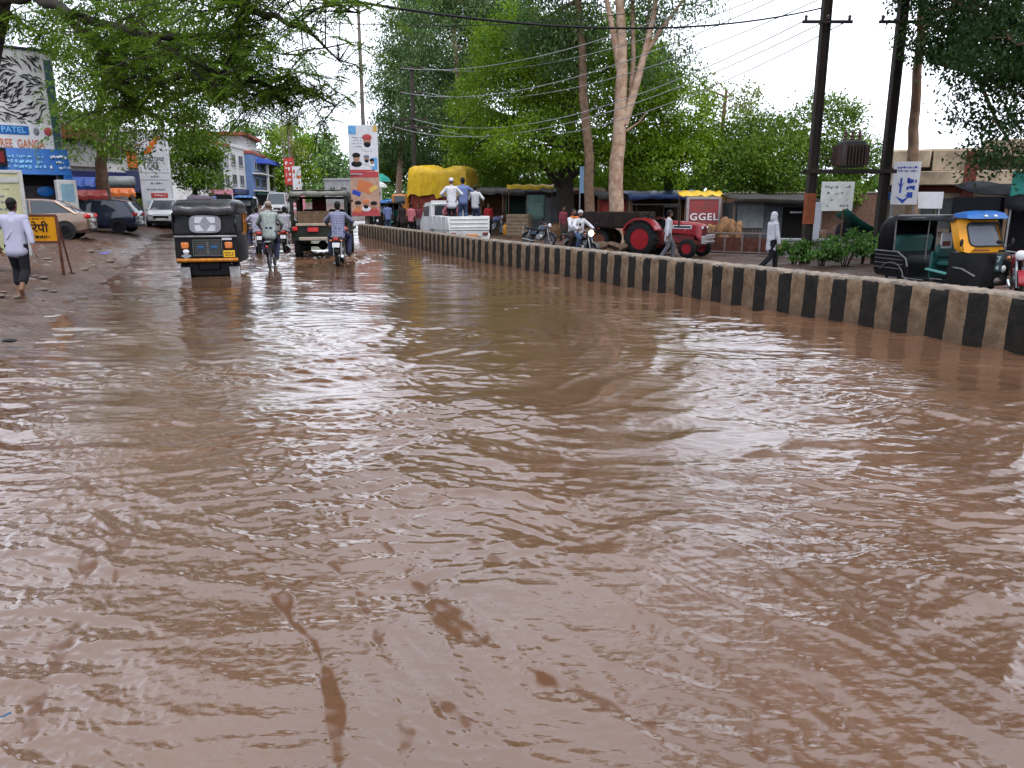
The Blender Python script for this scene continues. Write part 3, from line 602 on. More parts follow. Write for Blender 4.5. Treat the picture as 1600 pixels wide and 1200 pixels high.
# ---- near canopy: feathery fronds on long boughs
def frond_tree():
    rnd = random.Random(77); r = np.random.default_rng(77); base = onground(-36, 14.5); t = thing('feathery_tree', 'near tree at the left edge whose long feathery boughs hang over the flooded road', 'tree', base)
    mb = MB()
    mb.tube([p - base for p in [base - Vector((0, 0, .4))] + TP((-38, 360, 14.5), (-36, 250, 14.5), (-26, 120, 14.4), (-4, 0, 14.2), (20, -120, 14))], [.30, .24, .22, .21, .2, .16], 12)
    boughs = [([(0, 0, 14.2), (50, -6, 13.6), (110, 18, 13), (175, 42, 12.5), (240, 60, 12), (300, 95, 11.8), (340, 118, 11.6), (400, 132, 11.4), (470, 140, 11.3), (525, 165, 11.2)], .085, .012),
              ([(90, 10, 13.2), (130, 55, 13), (180, 90, 12.8), (240, 128, 12.6), (300, 122, 12.4)], .07, .012), ([(150, 85, 12.9), (185, 118, 12.8), (206, 142, 12.7), (204, 160, 12.7), (188, 166, 12.6)], .04, .015),
              ([(20, -120, 14), (120, -90, 13), (220, -60, 12), (330, -20, 11.5), (410, 20, 11.2), (470, 45, 11), (530, 95, 11)], .11, .012), ([(280, -40, 11.8), (360, -30, 11.6), (440, -10, 11.4), (520, 0, 11.3), (560, 20, 11.3)], .05, .01),
              ([(240, 60, 12), (300, 55, 12.6), (370, 60, 13), (440, 85, 13)], .05, .01), ([(20, -120, 14), (100, -200, 13), (200, -230, 12.4), (290, -220, 12)], .12, .02), ([(0, 10, 14.2), (40, 40, 14.6), (60, 55, 15)], .05, .01),
              ([(340, 118, 11.6), (365, 80, 11.5), (375, 40, 11.5), (372, 10, 11.4)], .03, .01), ([(300, 110, 11.8), (350, 140, 11.6), (420, 152, 11.5), (470, 168, 11.5)], .03, .008), ([(380, 130, 11.5), (430, 135, 11.4), (490, 150, 11.3)], .025, .008)]
    anchors = []
    for pts, a, b_ in boughs:
        P_ = [at(*p) - base for p in pts]; D = []
        for p, q in zip(P_[:-1], P_[1:]):
            for k in range(3): D.append(p.lerp(q, k / 3) + Vector((rnd.uniform(-1, 1), rnd.uniform(-1, 1), rnd.uniform(-1, 1))) * .035)
        D.append(P_[-1]); n = len(D); mb.tube(D, [a + (b_ - a) * i / (n - 1) for i in range(n)], 7)
        for i in range(int(n * .2), n):
            for _ in range(3):
                d = Vector((rnd.uniform(-1, 1), rnd.uniform(-1.2, 1.2), rnd.uniform(-.55, .6))); L_ = rnd.uniform(.4, 1.25); e = D[i] + d * L_
                m_ = D[i].lerp(e, .5) + Vector((0, 0, .08)); e = e - Vector((0, 0, .08)); mb.tube([D[i], m_, e], [.012, .008, .004], 5)
                anchors.append((D[i], m_, e, d))
    mb.build('trunk', BARK_D, t, 60, recalc=False)
    Ps = []; Ds = []; Ns = []; Ls = []; Ws = []
    for A, M_, E, d in anchors:
        for k in range(9):
            s_ = .2 + .8 * k / 8; p0 = np.array(A.lerp(M_, s_ * 2) if s_ < .5 else M_.lerp(E, s_ * 2 - 1))
            dv = np.array(d) * .6 + r.normal(size=3) * .7; dv[2] = dv[2] * .5 - .1; dv /= np.linalg.norm(dv); L_ = r.uniform(.22, .42); nn = r.normal(size=3) * .25 + np.array([0, 0, 1]); side = np.cross(dv, nn); side /= np.linalg.norm(side)
            u = np.linspace(.08, 1, 11); ctr = p0 + dv * (u * L_)[:, None]; ctr[:, 2] -= .10 * u ** 2
            pl = .085 * np.sin(np.pi * np.clip(u * .85 + .12, 0, 1)) + .015
            for sg in (-1, 1):
                D_ = side * sg + dv * .45; D_ = np.repeat(D_[None], 11, 0) + r.normal(size=(11, 3)) * .12; D_[:, 2] -= .2
                Dn = D_ / np.linalg.norm(D_, axis=1, keepdims=True); Ps.append(ctr + Dn * (pl / 2)[:, None]); Ds.append(D_); Ns.append(np.repeat(nn[None], 11, 0)); Ls.append(pl); Ws.append(np.full(11, .021))
    V, Fq = leaf_quads(np.concatenate(Ps), np.concatenate(Ds), np.concatenate(Ns), np.concatenate(Ls), np.concatenate(Ws))
    np_mesh('crown', V, Fq, LF_FROND, False, t)
frond_tree()
# ================================================================== buildings, stalls, signs, poles
WHITE = mat('white_plaster', (.52, .52, .52), .8, 0, .3, 1.5, .2); CREAM = mat('cream_plaster', (.44, .35, .25), .85, 0, .45, 1.2, .3, dirt=(.22, .17, .12))
GREYP = mat('grey_plaster', (.30, .30, .31), .85, 0, .35, 2, .2); BLUEP = mat('blue_paint', (.10, .17, .33), .6, 0, .2, 3); NAVY = mat('navy_panel', (.018, .022, .10), .4, 0, .2, 3)
REDB = mat('red_brown_paint', (.16, .035, .022), .6, 0, .35, 4); RUST = mat('rusty_steel', (.12, .038, .022), .75, 0, .55, 5, .3, dirt=(.045, .018, .012)); TIN = mat('grey_tin', (.17, .19, .20), .5, .3, .35, 3, .2)
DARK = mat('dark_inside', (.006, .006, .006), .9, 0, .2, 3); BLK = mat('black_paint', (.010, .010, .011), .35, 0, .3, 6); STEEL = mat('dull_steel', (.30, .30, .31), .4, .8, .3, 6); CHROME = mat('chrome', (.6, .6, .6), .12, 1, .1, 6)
WOOD = mat('old_wood', (.16, .10, .06), .8, 0, .45, 6, .4); ORANGE = mat('orange_panel', (.55, .13, .02), .5, 0, .2, 3); REDP = mat('red_panel', (.42, .045, .035), .5, 0, .3, 4); PINK = mat('pink_panel', (.55, .20, .26), .6, 0, .3, 4)
SIGNB = mat('sign_blue', (.006, .10, .36), .35, 0, .2, 2); SIGNW = mat('sign_white', (.55, .57, .62), .4, 0, .12, 2); PALE = mat('pale_yellow_board', (.42, .41, .25), .5, 0, .25, 2); YELT = mat('yellow_tarp', (.60, .38, .015), .45, 0, .3, 2.5, .3, bscale=8)
YEL = mat('yellow_paint', (.62, .27, .012), .35, 0, .15, 4); GREEN = mat('green_paint', (.03, .10, .075), .6, 0, .35, 4); TEAL = mat('teal_cloth', (.02, .27, .23), .5, 0, .2, 4); BLKT = mat('black_tarp', (.016, .017, .022), .85, 0, .4, 4, .5, bscale=9); GTARP = mat('green_tarp', (.015, .10, .075), .5, 0, .3, 4, .4, bscale=9); BTARP = mat('blue_tarp', (.03, .05, .13), .4, 0, .3, 3, .4, bscale=9)
INK = mat('black_lettering', (.012, .012, .014), .6, 0, .1); INKB = mat('blue_lettering', (.015, .05, .35), .6, 0, .1); INKW = mat('white_lettering', (.62, .64, .68), .6, 0, .05); INKO = mat('orange_lettering', (.48, .15, .06), .6, 0, .1); INKR = mat('red_lettering', (.36, .05, .06), .6, 0, .1); INKG = mat('grey_lettering', (.16, .17, .22), .6, 0, .1); INKC = mat('light_blue_lettering', (.18, .45, .72), .6, 0, .1)
GLASSD = glass_mat('dark_glass'); BRICK = mat('brown_brick', (.15, .085, .06), .85, 0, .5, 9, .5); CONC = mat('concrete', (.24, .22, .19), .85, 0, .4, 4, .4); ROOFT = mat('red_roof', (.30, .07, .05), .7, 0, .4, 5, .3); CLOTHW = mat('white_cloth', (.50, .53, .52), .8, 0, .25, 2, .2); FIB = mat('jute', (.20, .105, .05), .9, 0, .55, 4, .6)
GREYC = mat('grey_cloth', (.15, .145, .135), .8, 0, .3, 3, .3)
class Facade:
    """local frame: x along the front, -y towards the street, z up"""
    def __init__(s, name, label, p0, p1, depth, h, m, cat='building', group=None, roof=None, parapet=.35):
        p0, p1 = Vector(p0), Vector(p1); z = min(p0.z, p1.z) - .25; d = p1 - p0; d.z = 0; s.w = d.length; s.h = h + .25
        s.rz = math.atan2(d.y, d.x); s.t = thing(name, label, cat, (p0.x, p0.y, z), s.rz, group)
        mb = MB(); mb.box((s.w / 2, depth / 2, s.h / 2), (s.w, depth, s.h), .02); mb.build('wall', m, s.t)
        mb = MB(); mb.box((s.w / 2, depth / 2, s.h + parapet / 2 + .002), (s.w + .16, depth + .16, parapet), .03); mb.build('roof', roof or m, s.t)
    def window(s, x, z, w, h, fm=None, pm=None, sill=True):
        f = MB(); fw = .07
        for dx, dz, sx, sz in ((-w / 2, 0, fw, h + fw), (w / 2, 0, fw, h + fw), (0, -h / 2, w - fw, fw), (0, h / 2, w - fw, fw), (0, 0, .04, h - fw)): f.box((x + dx, -.035, z + dz), (sx, .07, sz), .005)
        if sill: f.box((x, -.07, z - h / 2 - fw), (w + .2, .14, .06), .01)
        fo = f.build('window', fm or GREYP, s.t); p = MB(); p.box((x, -.012, z), (w - .02, .024, h - .02)); p.build('pane', pm or GLASSD, fo)
    def part(s, name, m, *boxes, bev=.01):
        mb = MB()
        for c, d in boxes: mb.box(c, d, bev)
        return mb.build(name, m, s.t)
# ---- white patterned building with the blue shop front
A = onground(116, 36); Bp = onground(-135, 32.2)
bd = Facade('shop_building', 'white building clad in a black leaf pattern above the blue shop sign', Bp, A, 9, 7.7, WHITE, roof=mat('dark_roof', (.03, .035, .06), .7), parapet=.1)
mb = MB(); rnd = random.Random(5)
for i in range(520):
    x = rnd.uniform(.15, bd.w - .5); z = rnd.uniform(4.9, 7.7); a = .9 * math.sin(x * 1.3 + z * 1.9) + rnd.uniform(-.5, .5); L_ = rnd.uniform(.2, .44)
    T = TR((x, -.012, z)) @ Matrix.Rotation(a, 4, 'Y'); pts = [(-L_ / 2, 0), (-L_ * .2, .035), (L_ * .2, .03), (L_ / 2, 0), (L_ * .1, -.012), (-L_ * .25, -.008)]
    mb.prism(pts, 'y', -.008, .008, T)
mb.build('leaf_pattern', INK, bd.t)
bd.part('corner_column', mat('green_glass', (.03, .07, .08), .2), ((bd.w - .22, -.06, 4.6), (.3, .12, 6.0)))
bd.part('upper_storey', mat('dark_roof', (.03, .035, .06)), ((bd.w * .32, 4.5, 9.2), (bd.w * .6, 8, 2.4)))
sg = thing('name_sign', 'white sign lettered SHREE GANGA in orange below the black leaf pattern', 'sign', (Bp.x, Bp.y, bd.t.location.z), bd.rz)
mb = MB(); mb.box((bd.w - 2.1, -.05, 4.32), (3.9, .1, 1.15), .02); mb.build('board', SIGNW, sg)
mb = MB(); text_into(mb, 'SHREE  GANGA', .50, TR((bd.w - 1.75, -.11, 4.05)), .02, sx=.58); mb.build('lettering', INKO, sg)
mb = MB(); mb.box((bd.w - 1.85, -.11, 4.62), (1.15, .02, .36)); p = mb.build('name_patch', SIGNB, sg)
mb = MB(); text_into(mb, 'PATEL', .33, TR((bd.w - 1.85, -.125, 4.62)), .01); mb.build('lettering', INKC, p)
for x in (-3.1, -.55): mb = MB(); mb.ell((bd.w + x, -.12, 4.62), (.16, .03, .18)); mb.build('red_emblem', INKR, sg)
for x in (-2.7, -1.0): mb = MB(); mb.ell((bd.w + x, -.12, 4.6), (.11, .03, .16)); mb.build('grey_emblem', INKG, sg)
fs = thing('shop_sign', 'bright blue shop fascia with small white lettering over the shuttered doorway', 'sign', (Bp.x, Bp.y, bd.t.location.z), bd.rz)
mb = MB(); mb.slab((.4, -.75, 2.75), (bd.w + .05, -.75, 2.75), (bd.w + .05, -.35, 3.85), (.4, -.35, 3.85), .06); mb.box((bd.w - .1, -.62, 2.35), (.34, .3, .85), .02); mb.build('board', SIGNB, fs)
mb = MB(); T = TR((bd.w - 2.2, -.62, 3.3)) @ Matrix.Rotation(R(-20), 4, 'X'); scribble(mb, T, 2.6, .7, 3, rnd, .85, .02); mb.build('lettering', INKC, fs)
mb = MB(); scribble(mb, TR((bd.w - .4, -.64, 3.3)) @ Matrix.Rotation(R(-20), 4, 'X'), .7, .75, 3, rnd, .95, .02); mb.build('lettering', INKW, fs)
mb = MB(); mb.box((bd.w - 2.95, -.85, 3.45), (1.2, .12, .75), .02); mb.mt(1).box((bd.w - 2.95, -.92, 3.45), (1.0, .02, .45)); tag(mb.build('led_board', [BLK, mat('led_red', (.16, .004, .004), .4)], None), 'black framed dark red display board in front of the blue shop sign', 'sign'); bpy.data.objects['led_board'].location = (Bp.x, Bp.y, bd.t.location.z); bpy.data.objects['led_board'].rotation_euler = (0, 0, bd.rz)
bd.part('doorway', DARK, ((bd.w - 2.0, -.02, 1.4), (3.1, .04, 2.7)))
mb = MB()
for k in range(22): mb.box((bd.w - 2.0, -.06, .35 + k * .09), (3.0, .03, .075), .01)
mb.build('shutter', mat('dark_shutter', (.035, .03, .03), .5, .3), bd.t)
mb = MB(); mb.ell((bd.w - .95, -.1, 2.05), (.34, .03, .22)); mb.build('blue_sticker', SIGNB, bd.t)
a = thing('cash_kiosk', 'small white kiosk with a pale blue panel beside the blue shop', 'kiosk', onground(112, 34.8), bd.rz)
mb = MB(); mb.box((0, 0, 1.15), (.75, .6, 2.3), .02); mb.build('cabinet', WHITE, a); mb = MB(); mb.box((0, -.31, 1.75), (.5, .02, .75), .005); mb.build('panel', mat('pale_blue', (.18, .32, .40), .4), a); mb = MB(); mb.box((-.1, -.31, .75), (.36, .02, .9)); mb.build('door', DARK, a)
# ---- white building two and navy showroom
A = onground(205, 47); Bp = onground(100, 43)
b2 = Facade('shop_building', 'grimy white two-storey shop half hidden behind the scarred tree trunk', Bp, A, 8, 5.6, WHITE)
for x in (.9, 2.3, 3.7): b2.window(x, 4.4, .8, 1.0)
b2.part('navy_band', NAVY, ((b2.w / 2, -.06, 2.9), (b2.w, .12, .35))); b2.part('doorway', DARK, ((b2.w * .3, -.02, 1.2), (b2.w * .5, .04, 2.2))); b2.part('red_band', REDB, ((b2.w * .3, -.25, 5.1), (b2.w * .6, .5, .7)))
b2.part('side_panel', GREYP, ((b2.w * .3, -.12, 3.9), (b2.w * .5, .2, 1.2)))
A = onground(262, 56); Bp = onground(178, 50)
b3 = Facade('showroom', 'navy and orange fronted showroom behind the white pylon sign', Bp, A, 8, 5.4, WHITE)
b3.part('navy_fascia', NAVY, ((b3.w / 2, -.2, 2.6), (b3.w, .4, 1.3))); b3.part('orange_panel', ORANGE, ((b3.w * .42, -.1, 4.0), (1.0, .2, 1.1))); b3.part('dark_column', NAVY, ((b3.w * .56, -.08, 4.2), (.3, .16, 2.2)), ((b3.w * .8, -.08, 4.2), (.3, .16, 2.2)))
mb = MB(); mb.box((b3.w * .72, -.42, 2.75), (2.0, .03, .45), .005); mb.mt(1); text_into(mb, 'H', .3, TR((b3.w * .68, -.08, 4.2)), .04); scribble(mb, TR((b3.w * .72, -.44, 2.75)), 1.5, .3, 1, rnd, 1, .02); mb.build('name_panel', [SIGNW, INKR], b3.t)
b3.part('doorway', DARK, ((b3.w * .5, -.02, .95), (b3.w * .8, .04, 1.8)))
def awning(name, label, px, py0, py1, pw, Y, m, group=None, deep=1.2):
    c0 = at(px, py1, Y); k = Y * 1.03 / F; w_ = pw * k; h_ = (py1 - py0) * k; g = gz(c0.x, c0.y)
    t = thing(name, label, 'awning', (c0.x, c0.y, g), .5, group); z = c0.z - g
    mb = MB(); n = 7
    top = [(-w_ / 2 + w_ * i / n, deep, z + h_) for i in range(n + 1)]; bot = [(-w_ / 2 + w_ * i / n, 0, z + .05 * math.sin(i * 2.3)) for i in range(n + 1)]
    mb.loft([bot, [((a[0] + b_[0]) / 2, deep * .5, (a[2] + b_[2]) / 2 + .05 * math.cos(i * 1.9)) for i, (a, b_) in enumerate(zip(bot, top))], top], False)
    mb.loft([[(x, y - .02, zz - .18) for x, y, zz in bot], bot], False); mb.flat = True; o = mb.build('cover', m, t, 14, recalc=False); so_ = o.modifiers.new('thick', 'SOLIDIFY'); so_.thickness = .02
    mb = MB()
    for x in (-w_ / 2 + .05, w_ / 2 - .05): mb.tube([(x, .03, -.1), (x, .03, z)], .025); mb.tube([(x, deep, -.1), (x, deep, z + h_)], .025)
    mb.build('frame', STEEL, t); return t
awning('stall_awning', 'blue awning left of the scarred tree trunk', 137, 277, 291, 36, 41, mat('awning_blue', (.03, .09, .38), .5, 0, .3))
awning('stall_awning', 'red awning below the blue one, behind the hatchback roof', 142, 297, 306, 44, 39, REDP)
awning('stall_awning', 'orange awning right of the scarred tree trunk', 192, 294, 302, 34, 44, ORANGE)
t = thing('water_tank', 'grey rounded tank right of the scarred tree trunk', 'tank', onground(190, 46), .4); z = at(190, 285, 46).z - t.location.z
mb = MB(); mb.lathe([(.02, -1.0), (.3, -.95), (.36, -.85), (.36, .85), (.3, .95), (.02, 1.0)], 18, TR((0, 0, z)), 'x'); mb.build('shell', mat('tank_grey', (.2, .23, .24), .5), t); mb = MB()
for x in (-.7, .7): mb.box((x, 0, z / 2 - .2), (.1, .5, z - .35))
mb.build('stand', STEEL, t)
# ---- pylon sign
p = onground(251, 45.5); t = thing('pylon_sign', 'tall white pylon sign with rows of grey lettering and an orange emblem on top', 'sign', p, R(12)); k = 45.5 * 1.03 / F; H_ = at(251, 204, 45.5).z - p.z; W_ = 42 * k
mb = MB(); mb.box((0, 0, H_ / 2), (W_, .35, H_), .03); mb.build('panel', SIGNW, t)
mb = MB(); z0 = H_ * .86
for i in range(4): mb.box((-.25 + .17 * i, -.19, H_ * (.78 + .045 * i)), (.42, .03, .2), .02, ry=-.35)
mb.build('orange_emblem', ORANGE, t)
mb = MB(); T = lambda z: TR((0, -.185, z))
text_into(mb, 'MOTORS', .26, T(H_ * .705), .02, sx=1.1)
for zz, ww in ((.66, .6), (.52, .5), (.45, .8), (.385, 1.0)): scribble(mb, T(H_ * zz), ww, .14, 1, rnd, 1, .02)
for i in range(3): mb.box((-.2 + .2 * i, -.185, H_ * .6 + .08 * (i % 2)), (.3, .02, .06), 0, ry=.5)
for zz in (.56, .485): mb.box((0, -.18, H_ * zz), (W_ * .96, .012, .02))
mb.build('lettering', INKG, t); mb = MB(); mb.box((.15, -.185, H_ * .32), (.9, .02, .26), .01); mb.mt(1); scribble(mb, T(H_ * .32) @ TR((.15, -.02, 0)), .7, .14, 1, rnd, 1, .02); mb.build('red_label', [REDP, INKW], t)
mb = MB(); scribble(mb, T(H_ * .255), 1.1, .16, 1, rnd, .9, .02); mb.build('lettering', INKC, t)
# ---- far shop row on the left of the street
row = [(326, 366, 76, 84, 222, WHITE, 'cream white three-storey shop with a dark glass strip, right of the round tree', ROOFT),
       (362, 398, 85, 95, 228, WHITE, 'plain white three-storey shop front between the glass strip and the blue building', None),
       (392, 412, 96, 103, 232, WHITE, 'narrow white shop front touching the blue building', None),
       (398, 428, 92, 108, 240, BLUEP, 'blue and white balconied building with a small red-roofed top storey', ROOFT)]
for i, (x0, x1, Y0, Y1, ty, m, lab, rf) in enumerate(row):
    A = onground(x0, Y0); Bp = onground(x1, Y1); h = at(x0, ty, Y0).z - A.z
    f = Facade('shop_building', lab, A, Bp, 9, h, m, group='shop fronts down the left side of the street', roof=rf)
    ns = 3; fh = h / ns
    for s_ in range(1, ns):
        for j in range(3):
            if i == 0 and j == 1: continue
            f.window(f.w * (.2 + .3 * j), fh * (s_ + .5), f.w * .16, fh * .5, GREYP)
    if i == 0: f.part('glass_strip', GLASSD, ((f.w * .5, -.05, h * .6), (f.w * .28, .1, h * .5))); f.part('brown_panel', REDB, ((f.w * .5, -.08, h * .9), (f.w * .3, .16, h * .1)))
    f.part('doorway', DARK, ((f.w / 2, -.02, fh * .42), (f.w * .85, .04, fh * .7)))
    f.part('sign_band', [PINK, NAVY, REDP, TEAL][i], ((f.w / 2, -.12, fh * .92), (f.w * .8, .24, fh * .22)))
    if i == 3:
        f.part('balcony', WHITE, ((f.w / 2, -.5, fh), (f.w, 1.0, .15)), ((f.w / 2, -.5, 2 * fh), (f.w, 1.0, .15))); f.part('pillar', WHITE, ((f.w * .35, -.9, h * .5), (.35, .3, h)), ((f.w * .7, -.9, h * .5), (.35, .3, h)))
        f.part('blue_canopy', mat('canopy_blue', (.05, .10, .5), .5), ((f.w * .55, -.7, h * .93), (f.w * .7, 1.4, .5)))
        f.part('top_storey', WHITE, ((f.w * .4, 3, h + 1.3), (f.w * .6, 4, 2.0))); f.part('top_roof', ROOFT, ((f.w * .4, 3, h + 2.5), (f.w * .75, 5, .35)))
# house far right end of street, seen between the mast and the truck
A = onground(508, 120); Bp = onground(552, 118); f = Facade('house', 'low grey house at the far end of the street behind the black-topped jeep', A, Bp, 8, 3.4, GREYP); f.window(f.w * .3, 2.2, 1, 1); f.window(f.w * .7, 2.2, 1, 1)
# ---- beige building on the right
A = onground(1366, 31); Bp = onground(1720, 27.5); h = at(1366, 240, 31).z - A.z
b5 = Facade('beige_building', 'old single-storey beige building with stained parapet and red-brown pillars behind the parked auto-rickshaw', A, Bp, 8, h, CREAM, parapet=.12)
b5.part('parapet', CREAM, ((b5.w * .33, -.45, h - .1), (b5.w * .2, .9, .75)), ((b5.w * .72, -.5, h + .28), (b5.w * .56, 1.0, .6)), ((b5.w * .11, -.45, h - .02), (b5.w * .22, .9, .62)), bev=.03)
b5.part('ledge', CREAM, ((b5.w * .5, -.55, h - .72), (b5.w, 1.1, .5)), bev=.03); b5.part('red_band', REDB, ((b5.w * .5, -.07, h - 1.12), (b5.w, .14, .22)))
px_ = lambda u: b5.w * (u - 1366) / 354
b5.part('pillar', REDB, ((px_(1508), -.16, h / 2), (.38, .32, h - .2)), ((px_(1373), -.16, h / 2), (.3, .32, h - .2)), ((px_(1508), -1.1, h - .35), (.4, .05, 1.1)), ((px_(1640), -.16, h / 2), (.38, .32, h - .2)))
b5.window(px_(1462), h - 2.0, 1.1, 1.2, CREAM, mat('grey_shutter', (.13, .14, .14), .6)); b5.part('doorway', DARK, ((px_(1580), -.02, 1.15), (1.6, .04, 2.1)))
def board(name, label, px0, px1, py0, py1, Y, m, cat='sign', rz=0.0, posts=True, extra=None, thick=.04, group=None, pm=None):
    c = at((px0 + px1) / 2, (py0 + py1) / 2, Y); k = Y * 1.03 / F; w_ = (px1 - px0) * k / max(.3, math.cos(rz)); h_ = (py1 - py0) * k; g = gz(c.x, c.y)
    t = thing(name, label, cat, (c.x, c.y, g), rz, group); z = c.z - g
    mb = MB(); mb.box((0, 0, z), (w_, thick, h_), .008); mb.build('board', m, t)
    if posts and z - h_ / 2 > .1:
        for x in (-w_ * .42, w_ * .42):
            mb = MB(); mb.box((x, thick / 2 + .03, (z + h_ * .3) / 2 - .1), (.06, .05, z + h_ * .3 + .2), .005); mb.build('post', pm or STEEL, t)
    if extra: extra(t, w_, h_, z, -thick / 2 - .004)
    return t
def arrow_sign(t, w_, h_, z, y):
    mb = MB(); scribble(mb, TR((0, y, z + h_ * .33)), w_ * .85, h_ * .16, 2, rnd, 1, .008); scribble(mb, TR((w_ * .18, y, z - h_ * .1)), w_ * .4, h_ * .5, 3, rnd, 1, .008, .8); mb.build('lettering', INKB, t)
    mb = MB(); mb.prism([(-w_ * .34, z - h_ * .30), (-w_ * .05, z - h_ * .47), (w_ * .22, z - h_ * .28), (-w_ * .05, z - h_ * .38)], 'y', y - .005, y + .005); mb.box((-w_ * .18, y, z - h_ * .05), (w_ * .07, .008, h_ * .35)); mb.prism([(-w_ * .3, z + .02 * h_), (-w_ * .18, z - h_ * .12), (-w_ * .06, z + .02 * h_), (-w_ * .18, z - h_ * .05)], 'y', y - .005, y + .005); mb.build('arrow', INKB, t)
board('arrow_sign', 'white sign with blue lettering and a down arrow between the pole and the beige building', 1396, 1434, 256, 317, 27, SIGNW, rz=R(-4), extra=arrow_sign)
board('small_sign', 'small bright blue board just left of the white arrow sign', 1379, 1399, 301, 312, 27.5, SIGNB)
board('notice_board', 'blank whitish board under the window of the beige building', 1434, 1472, 301, 325, 29, SIGNW)
board('cloth_banner', 'teal cloth banner hanging at the right edge above the black tarpaulin', 1582, 1640, 270, 315, 21, TEAL, 'banner', posts=True)
def banner_lines(t, w_, h_, z, y):
    mb = MB(); scribble(mb, TR((0, y, z)), w_ * .8, h_ * .85, 4, rnd, .55, .008, .35); mb.build('lettering', INKG, t)
board('cloth_banner', 'white cloth banner with faded lettering hung between the two dark poles', 1283, 1333, 286, 328, 31, CLOTHW, 'banner', extra=banner_lines, rz=R(5))
# ---- stalls behind the wall, left to right
def stall(name, label, px0, px1, ytop, Y, wall, roof, d=2.2, open_=True, group=None, rz=0.0, over=.25, front=None, tilt=.25, cat='stall'):
    p0 = onground(px0, Y); p1 = onground(px1, Y); w_ = (p1 - p0).length; h_ = at(px0, ytop, Y).z - p0.z
    t = thing(name, label, cat, p0, rz, group)
    mb = MB(); mb.box((.03, d / 2, h_ / 2 - .1), (.05, d, h_), .005); mb.box((w_ - .03, d / 2, h_ / 2 - .1), (.05, d, h_), .005); mb.box((w_ / 2, d - .03, h_ / 2 - .1), (w_ - .12, .05, h_), .005)
    if not open_: mb.box((w_ / 2, .03, h_ / 2 - .1), (w_ - .12, .05, h_), .005)
    mb.build('wall', wall, t)
    mb = MB(); n = 8; r_ = random.Random(int(px0))
    rows_ = []
    for j in range(4):
        y = -over - .25 + (d + over + .4) * j / 3; rows_.append([(-over + (w_ + 2 * over) * i / n, y, h_ + .05 + tilt * j / 3 + r_.uniform(-.05, .05)) for i in range(n + 1)])
    rows_.insert(0, [(x, y - .02, z - .16 - r_.uniform(0, .1)) for x, y, z in rows_[0]]); mb.loft(rows_, False)
    o = mb.build('roof', roof, t, recalc=False); sm = o.modifiers.new('thick', 'SOLIDIFY'); sm.thickness = .03
    mb = MB()
    for x in (-over + .1, w_ + over - .1): mb.tube([(x, -over, -.1), (x, -over, h_ + .02)], .035)
    mb.build('post', WOOD, t)
    if open_:
        mb = MB(); mb.box((w_ / 2, .25, .42), (w_ - .3, .5, .85), .02); mb.build('counter', front or WOOD, t)
    return t, w_, h_
SG = 'stalls along the far side of the median wall'
stall('tea_stall', 'stall with a sagging grey roof nearest the white pickup', 752, 790, 299, 47, FIB, GREYC, group=SG)
stall('green_kiosk', 'dull green wooden kiosk with a shelf opening, left of the green box', 790, 826, 302, 46, GREEN, mat('roof_grey', (.07, .062, .055), .85), group=SG)
stall('tin_stall', 'long dark stall under a yellow plastic strip, behind the parked motorcycle', 826, 880, 301, 46, TIN, mat('roof_dark', (.03, .026, .022), .85), group=SG, open_=False)
stall('tarpaulin_stall', 'open stall with a striped board between the two brown tree trunks', 890, 940, 300, 45, WOOD, FIB, group=SG)
stall('red_stall', 'low red-walled stall behind the pale eucalyptus trunk', 938, 985, 308, 42, REDP, mat('roof_grey', (.13, .12, .11)), group=SG, open_=False)
stall('tarpaulin_stall', 'open stall roofed with dark blue tarpaulin behind the tractor', 985, 1062, 306, 40, WOOD, BTARP, group=SG, d=3)
stall('yellow_roofed_stall', 'dim stall under a yellow plastic sheet beside the red lettered kiosk', 1064, 1124, 306, 41, RUST, YELT, group=SG)
t, w_, h_ = stall('grey_kiosk', 'grey tin kiosk with pale panel and dark doorway, left of the first dark pole', 1146, 1262, 313, 35, mat('kiosk_blue_grey', (.075, .085, .10), .6, .1, .4), mat('roof_dark', (.05, .045, .04)), open_=False)
mb = MB(); mb.box((w_ * .2, -.03, h_ * .68), (w_ * .35, .04, h_ * .58), .01); mb.build('pale_panel', TIN, t); mb = MB(); mb.box((w_ * .78, -.015, h_ * .45), (w_ * .3, .03, h_ * .8)); mb.build('doorway', DARK, t); mb = MB(); mb.box((w_ * .8, -.05, h_ * .74), (w_ * .16, .04, .07), .01); mb.build('pale_shelf', SIGNW, t)
mb = MB()
for k in range(9): mb.box((w_ * (.04 + .04 * k), -.05, h_ * .2), (.03, .03, h_ * .36))
mb.build('slats', WOOD, t)
def plastic_strip(label, px0, px1, py, Y):
    a, b_ = at(px0, py, Y), at(px1, py + 2, Y); g = gz(a.x, a.y); t = thing('plastic_sheet', label, 'sheet', (a.x, a.y, g), 0, 'yellow plastic sheets on the stall roofs'); L_ = (b_ - a).length; z = a.z - g; r_ = random.Random(int(px0)); n = 12
    mb = MB(); mb.loft([[(L_ * i / n, .25 * j, z + .05 * j - .04 * math.sin(i * 1.9) - (.05 + r_.uniform(0, .09)) * (j == 0)) for i in range(n + 1)] for j in range(4)], False); o = mb.build('sheet', YELT, t, 70, recalc=False); o.modifiers.new('thick', 'SOLIDIFY').thickness = .015
    for x in (.1, L_ - .1): mb = MB(); mb.tube([(x, .5, -.1), (x, .5, z + .06)], .03, 6); mb.build('post', WOOD, t)
plastic_strip('yellow plastic strip over the dark stalls left of the dark-trunked tree', 792, 866, 292, 44.2)
plastic_strip('yellow plastic strip over the red lettered board', 1062, 1130, 303, 36.6)
